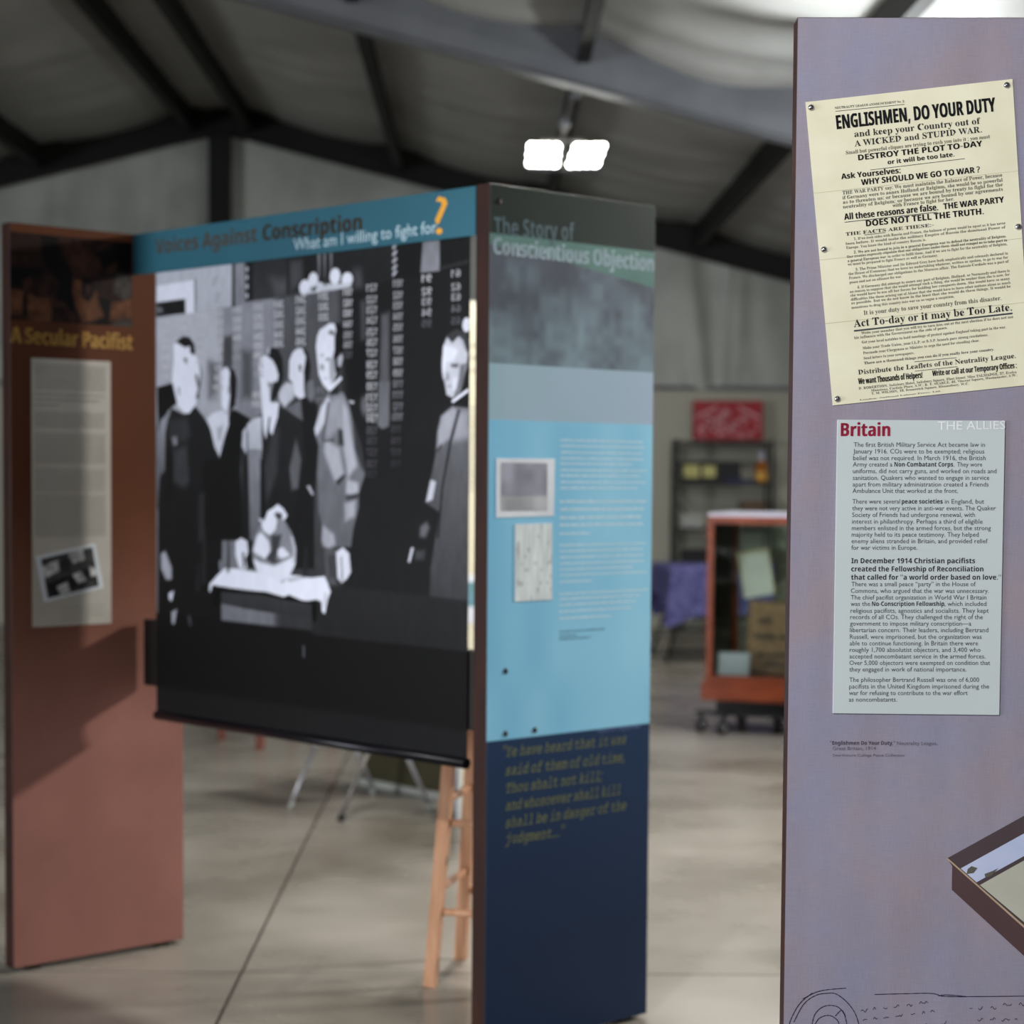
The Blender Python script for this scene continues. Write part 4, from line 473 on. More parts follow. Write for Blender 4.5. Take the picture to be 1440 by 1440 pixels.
DIG = [
('121',1.0426,1.0847,1.9026,.019,180),
('122',1.0428,1.0849,1.8727,.0191,180),
('123',1.043,1.085,1.8464,.0192,180),
('124',1.0431,1.0852,1.8195,.0193,180),
('125',1.0433,1.0854,1.7899,.0194,180),
('126',1.0434,1.0855,1.7635,.0195,180),
('127',1.0436,1.0857,1.7356,.0195,180),
('128',1.0437,1.0859,1.7059,.0197,180),
('129',1.0439,1.086,1.6795,.0198,180),
('130',1.0441,1.0862,1.6499,.0198,180),
('131',1.0442,1.0864,1.6218,.0199,180),
('132',1.0444,1.0865,1.5954,.02,180),
('133',1.0445,1.0867,1.5706,.0201,180),
('134',1.0445,1.0867,1.5663,.0202,170),
('135',1.0447,1.0869,1.5366,.0202,78),
('136',1.0448,1.087,1.5101,.0204,66),
('137',1.045,1.0872,1.4804,.0204,60),
('138',1.0452,1.0874,1.4506,.0205,54),
('139',1.0453,1.0875,1.4241,.0206,50),
('101',1.1454,1.1824,1.9074,.0188,165),
('102',1.1456,1.1826,1.8776,.0189,165),
('103',1.1457,1.1827,1.8517,.019,165),
('104',1.1459,1.1829,1.8241,.0191,165),
('105',1.1461,1.1831,1.7966,.0192,165),
('106',1.1463,1.1833,1.7674,.0193,165),
('107',1.1465,1.1835,1.7382,.0193,165),
('108',1.1466,1.1837,1.7106,.0194,165),
('109',1.1468,1.1839,1.6813,.0196,165),
('110',1.147,1.1841,1.6537,.0196,130),
('111',1.1472,1.1843,1.6261,.0197,130),
('112',1.1474,1.1845,1.5968,.0198,130),
('113',1.1475,1.1846,1.5708,.0198,130),
('114',1.1397,1.1769,1.5689,.0186,84),
('115',1.1399,1.1771,1.5396,.0186,64),
('116',1.1401,1.1773,1.5102,.0188,56),
('117',1.1403,1.1775,1.4808,.0189,52),
('118',1.1405,1.1777,1.4515,.0189,48),
('91',1.2523,1.2882,1.9128,.0186,175),
('92',1.2525,1.2884,1.8809,.0187,175),
('93',1.2527,1.2886,1.8554,.0187,170),
('94',1.2529,1.2888,1.8283,.0188,165),
('95',1.2531,1.289,1.8012,.0188,80),
('61',1.3596,1.3926,1.9188,.0177,170),
('62',1.3599,1.3929,1.8858,.0178,165),
('63',1.3601,1.3931,1.8607,.0179,155),
('64',1.3604,1.3934,1.8324,.018,100),
('65',1.3606,1.3936,1.8026,.018,74),
('181',.9503,.9874,1.8973,.0181,195),
('182',.9505,.9875,1.8696,.0183,195),
('183',.9506,.9876,1.843,.0183,190),
('184',.9507,.9878,1.8147,.0184,185),
('185',.9509,.9879,1.7864,.0184,170),
('186',.951,.9881,1.7614,.0185,150),
('187',.9511,.9882,1.7347,.0186,80),
('201',.8492,.8894,1.8921,.0184,195),
('202',.8493,.8895,1.8651,.0185,195),
('203',.8495,.8896,1.8381,.0185,195),
('210',.8401,.8741,1.6466,.0172,130),
('211',.8402,.8742,1.6194,.0173,130),
('241',.754,.7952,1.8884,.02,198),
('242',.7541,.7953,1.8593,.0201,198),
('243',.7542,.7954,1.832,.0201,198),
('244',.7542,.7955,1.8046,.0202,198),
('245',.7543,.7956,1.7772,.0203,198),
('261',.6603,.7017,1.8817,.0187,205),
('262',.6603,.7018,1.8553,.0188,205),
('263',.6604,.7018,1.8275,.0189,205),
('264',.6605,.7019,1.8011,.019,205),
('265',.6605,.702,1.7762,.019,205),
('281',.5708,.6132,1.8801,.0172,205),
('282',.5708,.6132,1.8534,.0173,205),
('283',.5709,.6133,1.8297,.0173,205),
('284',.5709,.6133,1.8,.0175,205),
('285',.5709,.6134,1.7748,.0175,205),
('286',.571,.6134,1.7496,.0175,205),
('287',.571,.6134,1.7228,.0177,160),
('288',.571,.6135,1.6976,.0177,160),
('290',.5648,.6054,1.6403,.0174,190),
('291',.5648,.6055,1.615,.0174,190),
('301',.4761,.5176,1.8783,.0163,205),
('302',.4762,.5177,1.8498,.0163,205),
('303',.4762,.5177,1.8273,.0164,205),
('304',.4762,.5177,1.8018,.0164,190),
('305',.4762,.5177,1.7747,.0166,170),
('306',.4762,.5177,1.7462,.0166,170),
('307',.4762,.5178,1.7206,.0167,140),
('321',.3918,.4342,1.8755,.0159,195),
('322',.3918,.4342,1.8482,.0159,195),
('323',.3918,.4342,1.8239,.016,195),
('324',.3918,.4342,1.7981,.0161,195),
('325',.3918,.4342,1.7723,.0161,195),
('326',.3918,.4342,1.745,.0162,195),
('327',.3918,.4342,1.7191,.0163,195),
('328',.3918,.4342,1.6933,.0163,195),
('329',.3918,.4342,1.6659,.0164,195),
('331',.3841,.4247,1.6664,.0165,185),
('332',.3841,.4247,1.642,.0165,185),
('333',.3841,.4247,1.6176,.0166,185),
('341',.3056,.3469,1.8718,.0142,200),
('342',.3056,.3469,1.8457,.0143,200),
('343',.3056,.3469,1.8211,.0144,200),
('344',.3056,.3469,1.795,.0145,200),
('345',.3055,.3468,1.7689,.0146,200),
('346',.3055,.3468,1.7428,.0146,200),
('361',.2218,.2639,1.8671,.0137,205),
('362',.2217,.2639,1.8423,.0138,205),
('381',.135,.1802,1.862,.0139,200),
('382',.1349,.1802,1.8369,.014,200),
('383',.1349,.1801,1.8103,.014,200),
('384',.1348,.18,1.7899,.0141,200),
('385',.1347,.18,1.7616,.0142,200),
('386',.1346,.1799,1.7334,.0143,200),
('387',.1346,.1799,1.7051,.0144,200)]
HDR = [('brown',[('bold','Voices Against',.1183,2.067,.5941,2.0652,.0419),('heavy','Conscription',.6192,2.0659,1.0305,2.0605,.042)]),('pale',[('sans','What am I willing to fight for',.7546,2.029,1.314,2.0304,.0306)]),('yellow',[('sans','?',1.3077,2.0273,1.3514,2.0262,.0911)])]
BT = [('teal_dark',[('bold','The Story of',.0149,2.0112,.2851,2.0194,.0431)]),('pale',[('heavy','Conscientious Objection',.0122,1.9661,.5709,1.965,.0402)]),('olive',[('type',"''Ye have heard that it was",.0508,.7428,.4856,.7393,.0234),('type','said of them of old time,',.0645,.6967,.4813,.693,.0234),('type','Thou shalt not kill;',.0649,.6525,.3986,.651,.0234),('type','and whosoever shall kill',.0654,.6095,.4677,.6086,.0234),('type','shall be in danger of the',.0658,.5665,.4881,.5659,.0234),('type',"judgment...''",.0662,.5268,.264,.5232,.0234)]),('lavender',[('sans','Matthew 5:21, King James Bible',.3824,.7757,.54,.7767,.0088)])]
BB = [(.0042,[(.2423,.5388,1.5201),(.2424,.5424,1.5059),(.2426,.5393,1.4899),(.2428,.5442,1.4749),(.243,.4999,1.4616),(.2432,.5567,1.4456),(.2433,.5302,1.4314),(.2435,.5539,1.4154),(.2437,.5241,1.4003)]),(.0056,[(.2417,.558,1.3657),(.2419,.5449,1.3461),(.2421,.5352,1.3256),(.2424,.5422,1.307),(.2426,.3503,1.2856)]),(.004,[(.2429,.5531,1.2571),(.2431,.5433,1.2424),(.2433,.5469,1.2268),(.2435,.5471,1.2112),(.2437,.504,1.1965),(.2438,.561,1.1822),(.244,.3583,1.1652)]),(.004,[(.2425,.5618,1.1354),(.2427,.5385,1.122),(.2429,.5187,1.1072),(.2431,.5057,1.0907),(.2433,.4304,1.0728)])]
BD = [(.0034,[(.2437,.4049,1.0401),(.2438,.3031,1.0294),(.2439,.3538,1.0213)])]
AT = [('gold',[('heavy','A Secular Pacifist',.0007,1.797,.3924,1.7942,.0448)])]
AB = [(.0026,[(.0759,.3032,1.737),(.0759,.3031,1.7303),(.0758,.3031,1.7236),(.0758,.3031,1.7169),(.0758,.3031,1.7101),(.0757,.303,1.7034),(.0757,.303,1.6967),(.0756,.303,1.69),(.0756,.303,1.6833),(.0756,.303,1.6765),(.0755,.3029,1.6698),(.0752,.2998,1.6025),(.0752,.2997,1.5958),(.0751,.2997,1.5891),(.0751,.2997,1.5824),(.0751,.2997,1.5756),(.075,.2996,1.5689),(.075,.2996,1.5622),(.0749,.3025,1.5411),(.0748,.3025,1.5344),(.0748,.3025,1.5276),(.0748,.3024,1.5209),(.0747,.3024,1.5142),(.0747,.3024,1.5074),(.0747,.3024,1.5007),(.0746,.3023,1.4939),(.0746,.3023,1.4872),(.0746,.3023,1.4804),(.0745,.3023,1.4737),(.0745,.3022,1.467),(.0745,.3022,1.4602),(.0744,.3022,1.44),(.0743,.3021,1.4332),(.0743,.3021,1.4265),(.0743,.3021,1.4197),(.0742,.3021,1.413),(.0742,.302,1.4062),(.0741,.302,1.3995),(.0741,.302,1.3927),(.0741,.302,1.386),(.074,.302,1.3792),(.074,.3019,1.364),(.0739,.3019,1.3572),(.0739,.3019,1.3505),(.0739,.3018,1.3437),(.0738,.3018,1.337),(.0738,.3018,1.3302),(.0738,.3018,1.3234),(.0737,.3017,1.3167),(.0737,.3017,1.3099),(.0736,.3017,1.3032),(.0736,.3017,1.2964),(.0736,.3017,1.2896),(.0735,.3016,1.2829),(.0735,.3016,1.2761),(.0735,.3016,1.2693),(.0734,.3016,1.2626),(.0734,.3015,1.2558),(.0734,.3015,1.249)]),(.0042,[(.0736,.2999,1.6529),(.0735,.2832,1.6378),(.0734,.1533,1.6227)])]
AB2 = [(.0022,[(.1506,.2979,1.0434),(.1506,.2978,1.0305),(.1505,.2978,1.0177),(.1505,.2468,1.0057)])]
POST = [
('serif','NEUTRALITY LEAGUE ANNOUNCEMENT No. 2.',.0586,1.9949,.1646,2.0054,.0033),
('heavy','ENGLISHMEN, DO YOUR DUTY',.062,1.9643,.3019,1.9919,.0211),
('serif','and keep your Country out of',.089,1.9526,.28,1.9732,.0095),
('serif','A WICKED and STUPID WAR.',.0897,1.9385,.2822,1.9604,.009),
('roman','Small but powerful cliques are trying to rush you into it ; you must',.0765,1.9264,.2947,1.9515,.0055),
('heavy','DESTROY THE PLOT TO-DAY',.0955,1.9173,.2831,1.9395,.0085),
('heavy','or it will be too late.',.1402,1.9115,.2409,1.9238,.0065),
('heavy','Ask Yourselves:',.0701,1.8888,.1597,1.8985,.0083),
('heavy','WHY SHOULD WE GO TO WAR ?',.1006,1.8798,.2802,1.9,.0088),
('roman','THE WAR PARTY say: We must maintain the Balance of Power, because',.0723,1.8654,.3144,1.8935,.0055),
('roman','if Germany were to annex Holland or Belgium, she would be so powerful',.0724,1.8582,.315,1.8861,.0053),
('roman','as to threaten us: or because we are bound by treaty to fight for the',.0732,1.8513,.3154,1.8792,.0053),
('roman','neutrality of Belgium; or because we are bound by our agreements',.0733,1.8443,.3155,1.8723,.0053),
('roman','with France to fight for her.',.1487,1.8466,.2422,1.8572,.0053),
('heavy','All these reasons are false.',.0756,1.827,.2177,1.8423,.0095),
('heavy','THE WAR PARTY',.2263,1.8436,.3176,1.8545,.009),
('heavy','DOES NOT TELL THE TRUTH.',.109,1.8172,.2871,1.8366,.0093),
('serif','THE FACTS ARE THESE:-',.0782,1.803,.2119,1.8176,.005),
('roman','1. If we took sides with Russia and France, the balance of power would be upset as it has never',.0907,1.7964,.3207,1.8215,.004),
('roman','been before. It would make the military Empire of Russia the dominant Power of',.0784,1.789,.3209,1.8153,.004),
('roman','Europe. You know the kind of country Russia is.',.0793,1.7828,.2007,1.7958,.004),
('serif','2. We are not bound to join in a general European war to defend the neutrality of Belgium.',.091,1.7761,.3224,1.8017,.004),
('roman','Our treaties expressly stipulate that our obligations under them',.0805,1.7691,.236,1.7868,.004),
('serif','shall not compel us to take part in',.2385,1.7871,.3237,1.7956,.004),
('serif','a general European war',.0818,1.7629,.1401,1.7696,.004),
('roman','in order to fulfil them. And if we are to fight for the neutrality of Belgium,',.1426,1.7699,.3238,1.7899,.004),
('roman','we must be prepared to fight France as well as Germany.',.0819,1.7575,.2189,1.7721,.004),
('roman','3. The Prime Minister and Sir Edward Grey have both emphatically and solemnly declared in',.0939,1.7501,.3254,1.7758,.004),
('roman','the House of Commons that we have no undertaking whatever, written or spoken, to go to war for',.0834,1.7431,.3255,1.7696,.004),
('roman','France. We discharged our obligations in the Morocco affair. The Entente Cordiale was a pact of',.0842,1.7369,.3268,1.7634,.004),
('roman','peace and not an alliance for war.',.0851,1.7302,.1649,1.7397,.004),
('roman','4. If Germany did attempt to annex any part of Belgium, Holland, or Normandy-and there is',.0969,1.7228,.3284,1.7493,.004),
('roman','no reason to suppose that she would attempt such a thing, she would be weaker than she is now, for',.0858,1.716,.3285,1.7436,.004),
('roman','she would have to use all her forces for holding her conquests down. She would have so many',.0866,1.7103,.3291,1.7374,.004),
('roman','difficulties like those arising out of Alsace that she would have to leave other nations alone as much',.0875,1.7041,.33,1.7312,.004),
('roman','as possible. But we do not know in the least that she would do these things. It would be',.0881,1.6986,.3306,1.7255,.004),
('roman','monstrous to drag this country into war on so vague a suspicion.',.0887,1.6917,.2449,1.7098,.004),
('roman','It is your duty to save your country from this disaster.',.1075,1.6826,.3168,1.7064,.0065),
('serif','Act To-day or it may be Too Late.',.0928,1.6638,.3332,1.6903,.0115),
('roman','Write your member that you will try to turn him out at the next election if he does not use',.1042,1.6529,.3352,1.6792,.004),
('roman','his influence with the Government on the side of peace.',.0936,1.6457,.2358,1.6621,.004),
('roman','Get your local notables to hold meetings of protest against England taking part in the war.',.1052,1.639,.3246,1.6635,.004),
('roman','Make your Trade Union, your I.L.P. or B.S.P. branch pass strong resolutions.',.1066,1.63,.2976,1.6517,.004),
('roman','Persuade your Clergyman or Minister to urge the need for standing clear.',.1077,1.6226,.2846,1.6429,.004),
('roman','Send letters to your newspapers.',.1086,1.6146,.1856,1.6235,.004),
('serif','There are a thousand things you can do if you really love your country.',.1094,1.6071,.3072,1.6294,.004),
('serif','Distribute the Leaflets of the Neutrality League.',.1007,1.5914,.3404,1.6183,.0073),
('heavy','We want Thousands of Helpers!',.101,1.5767,.1986,1.5872,.009),
('heavy','Write or call at our Temporary Offices :',.2138,1.5898,.3417,1.6029,.0085),
('roman','D. ROBERTSON, Salisbury Hotel, Salisbury Square, Fleet Street; Miss TALMADGE, 37, Evelyn',.1018,1.5684,.3421,1.5952,.0038),
('roman','Mansions, Carlisle Place, S.W.; R. T. SEARLE, 46, Vincent Square, Westminster, S.W.;',.1206,1.5655,.3432,1.5905,.0035),
('roman','T. M. WILSON, 19, Brunswick Square, Bloomsbury, W.C.',.1212,1.5608,.2697,1.5771,.0035),
('roman','London: National Labour Press, Ltd.',.1034,1.5517,.2276,1.5662,.002)]
PRULE = [(.0596,1.9919,.1641,2.0027,.0008),(.1138,1.9033,.257,1.9209,.0008),(.0761,1.8241,.2165,1.8399,.001),(.1067,1.8048,.1384,1.8084,.0008),(.0929,1.6594,.334,1.6874,.0025),(.1858,1.6118,.2503,1.6186,.0008),(.1868,1.5976,.2513,1.6049,.0008)]
CRED = [('heavy','Britain',.075,1.497,.1498,1.4975,.0201)]
CW = [('sans','THE ALLIES',.2233,1.5075,.3261,1.5095,.0128)]
CT = [
('sans','The first British Military Service Act became law in',.0952,1.4807,.2955,1.4821,.0069),
('sans','January 1916. COs were to be exempted; religious',.0945,1.4705,.2948,1.4718,.0069),
('sans','belief was not required. In March 1916, the British',.0946,1.4602,.297,1.4616,.0069),
('sans','uniforms, did not carry guns, and worked on roads and',.0945,1.4402,.3139,1.4417,.0069),
('sans','sanitation. Quakers who wanted to engage in service',.0946,1.4299,.3032,1.4314,.0069),
('sans','apart from military administration created a Friends',.0946,1.4197,.3023,1.4212,.0069),
('sans','Ambulance Unit that worked at the front.',.0945,1.4099,.2556,1.411,.0069),
('sans','they were not very active in anti-war events. The Quaker',.0945,1.3831,.3139,1.3848,.0069),
('sans','Society of Friends had undergone renewal, with',.0944,1.3729,.2824,1.3743,.0069),
('sans','interest in philanthropy. Perhaps a third of eligible',.0944,1.3626,.2943,1.3641,.0069),
('sans','members enlisted in the armed forces, but the strong',.0943,1.3525,.307,1.3542,.0069),
('sans','majority held to its peace testimony. They helped',.0942,1.3425,.2886,1.344,.0069),
('sans','enemy aliens stranded in Britain, and provided relief',.0941,1.3324,.3024,1.3341,.0069),
('sans','for war victims in Europe.',.0941,1.3223,.195,1.3232,.0069),
('sans','Army created a',.0943,1.4504,.1547,1.4509,.0069),
('bold','Non-Combatant Corps.',.1579,1.4509,.2494,1.4515,.0068),
('sans','They wore',.2535,1.4515,.292,1.4518,.0068),
('sans','There were several',.0945,1.3934,.1675,1.394,.0069),
('bold','peace societies',.1702,1.394,.2326,1.3945,.0068),
('sans','in England, but',.236,1.3945,.296,1.3949,.0068),
('bold','In December 1914 Christian pacifists',.0944,1.3015,.2839,1.3031,.0078),
('bold','created the Fellowship of Reconciliation',.0944,1.2889,.2969,1.2906,.0078),
('bold',"that called for ''a world order based on love.''",.0944,1.2761,.3239,1.2781,.0078),
('sans','There was a small peace “party” in the House of',.095,1.266,.2855,1.2677,.0069),
('sans','Commons, who argued that the war was unnecessary.',.0942,1.2557,.3057,1.2575,.0069),
('sans','The chief pacifist organization in World War I Britain',.0944,1.2454,.3023,1.2472,.0069),
('sans','religious pacifists, agnostics and socialists. They kept',.0943,1.2249,.3063,1.2269,.0069),
('sans','records of all COs. They challenged the right of the',.094,1.2151,.2974,1.2169,.0069),
('sans','government to impose military conscription—a',.0939,1.205,.2799,1.2067,.0069),
('sans','libertarian concern. Their leaders, including Bertrand',.0938,1.1949,.3062,1.1968,.0069),
('sans','Russell, were imprisoned, but the organization was',.094,1.1845,.2961,1.1864,.0069),
('sans','able to continue functioning. In Britain there were',.0939,1.1744,.2909,1.1763,.0069),
('sans','roughly 1,700 absolutist objectors, and 3,400 who',.0939,1.1643,.2947,1.1662,.0069),
('sans','accepted noncombatant service in the armed forces.',.0938,1.1542,.3024,1.1562,.0069),
('sans','Over 5,000 objectors were exempted on condition that',.0939,1.144,.3099,1.1462,.0069),
('sans','they engaged in work of national importance.',.0939,1.1339,.2739,1.1357,.0069),
('sans','The philosopher Bertrand Russell was one of 6,000',.0941,1.1178,.2936,1.1198,.0069),
('sans','pacifists in the United Kingdom imprisoned during the',.0941,1.1074,.309,1.1096,.0069),
('sans','war for refusing to contribute to the war effort',.094,1.0973,.2764,1.0992,.0069),
('sans','as noncombatants.',.0939,1.0871,.1681,1.0879,.0069),
('sans','was the',.0943,1.2355,.1242,1.2358,.0069),
('bold','No-Conscription Fellowship',.1271,1.2358,.2379,1.2368,.0068),
('sans',', which included',.2384,1.2368,.3024,1.2374,.0068)]
CC = [('bold',"''Englishmen Do Your Duty,''",.0664,1.0192,.167,1.0203,.0059),('sans','Neutrality League,',.1697,1.0201,.232,1.0208,.0055),('sans','Great Britain, 1914',.0706,1.0111,.1374,1.0119,.0055),('sans','Swarthmore College Peace Collection',.0708,1.001,.1815,1.0022,.0041)]
POSTQ = [(.0138,2.0054),(.327,2.0408),(.3649,1.5776),(.0623,1.544)]
PINS = [(.0226,1.9972),(.3186,2.0315),(.0454,1.7821),(.3401,1.8177),(.0695,1.5541)]
BOX = {'side':[(.2514,.8417),(.2583,.8319),(.2583,.7947),(.4006,.6664),(.5808,.7712),(.5797,.8175),(.3996,.7129)],'rim':[(.2507,.8442),(.4312,.9489),(.5797,.8191),(.3996,.7129)],'map':[(.2714,.8284),(.4294,.9199),(.4541,.8986),(.2962,.807)],'paper':[(.3015,.8028),(.4602,.8956),(.5561,.8172),(.3988,.7222)],'edge':[(.2507,.8448),(.3996,.7154),(.399,.7117),(.2501,.8423)],'fold1':[(.2821,.8276),(.2881,.8323),(.2973,.8293),(.2914,.8215),(.2807,.8198)],'fold2':[(.3082,.8202),(.3203,.825),(.3293,.8297),(.3189,.8172),(.3098,.814)]}
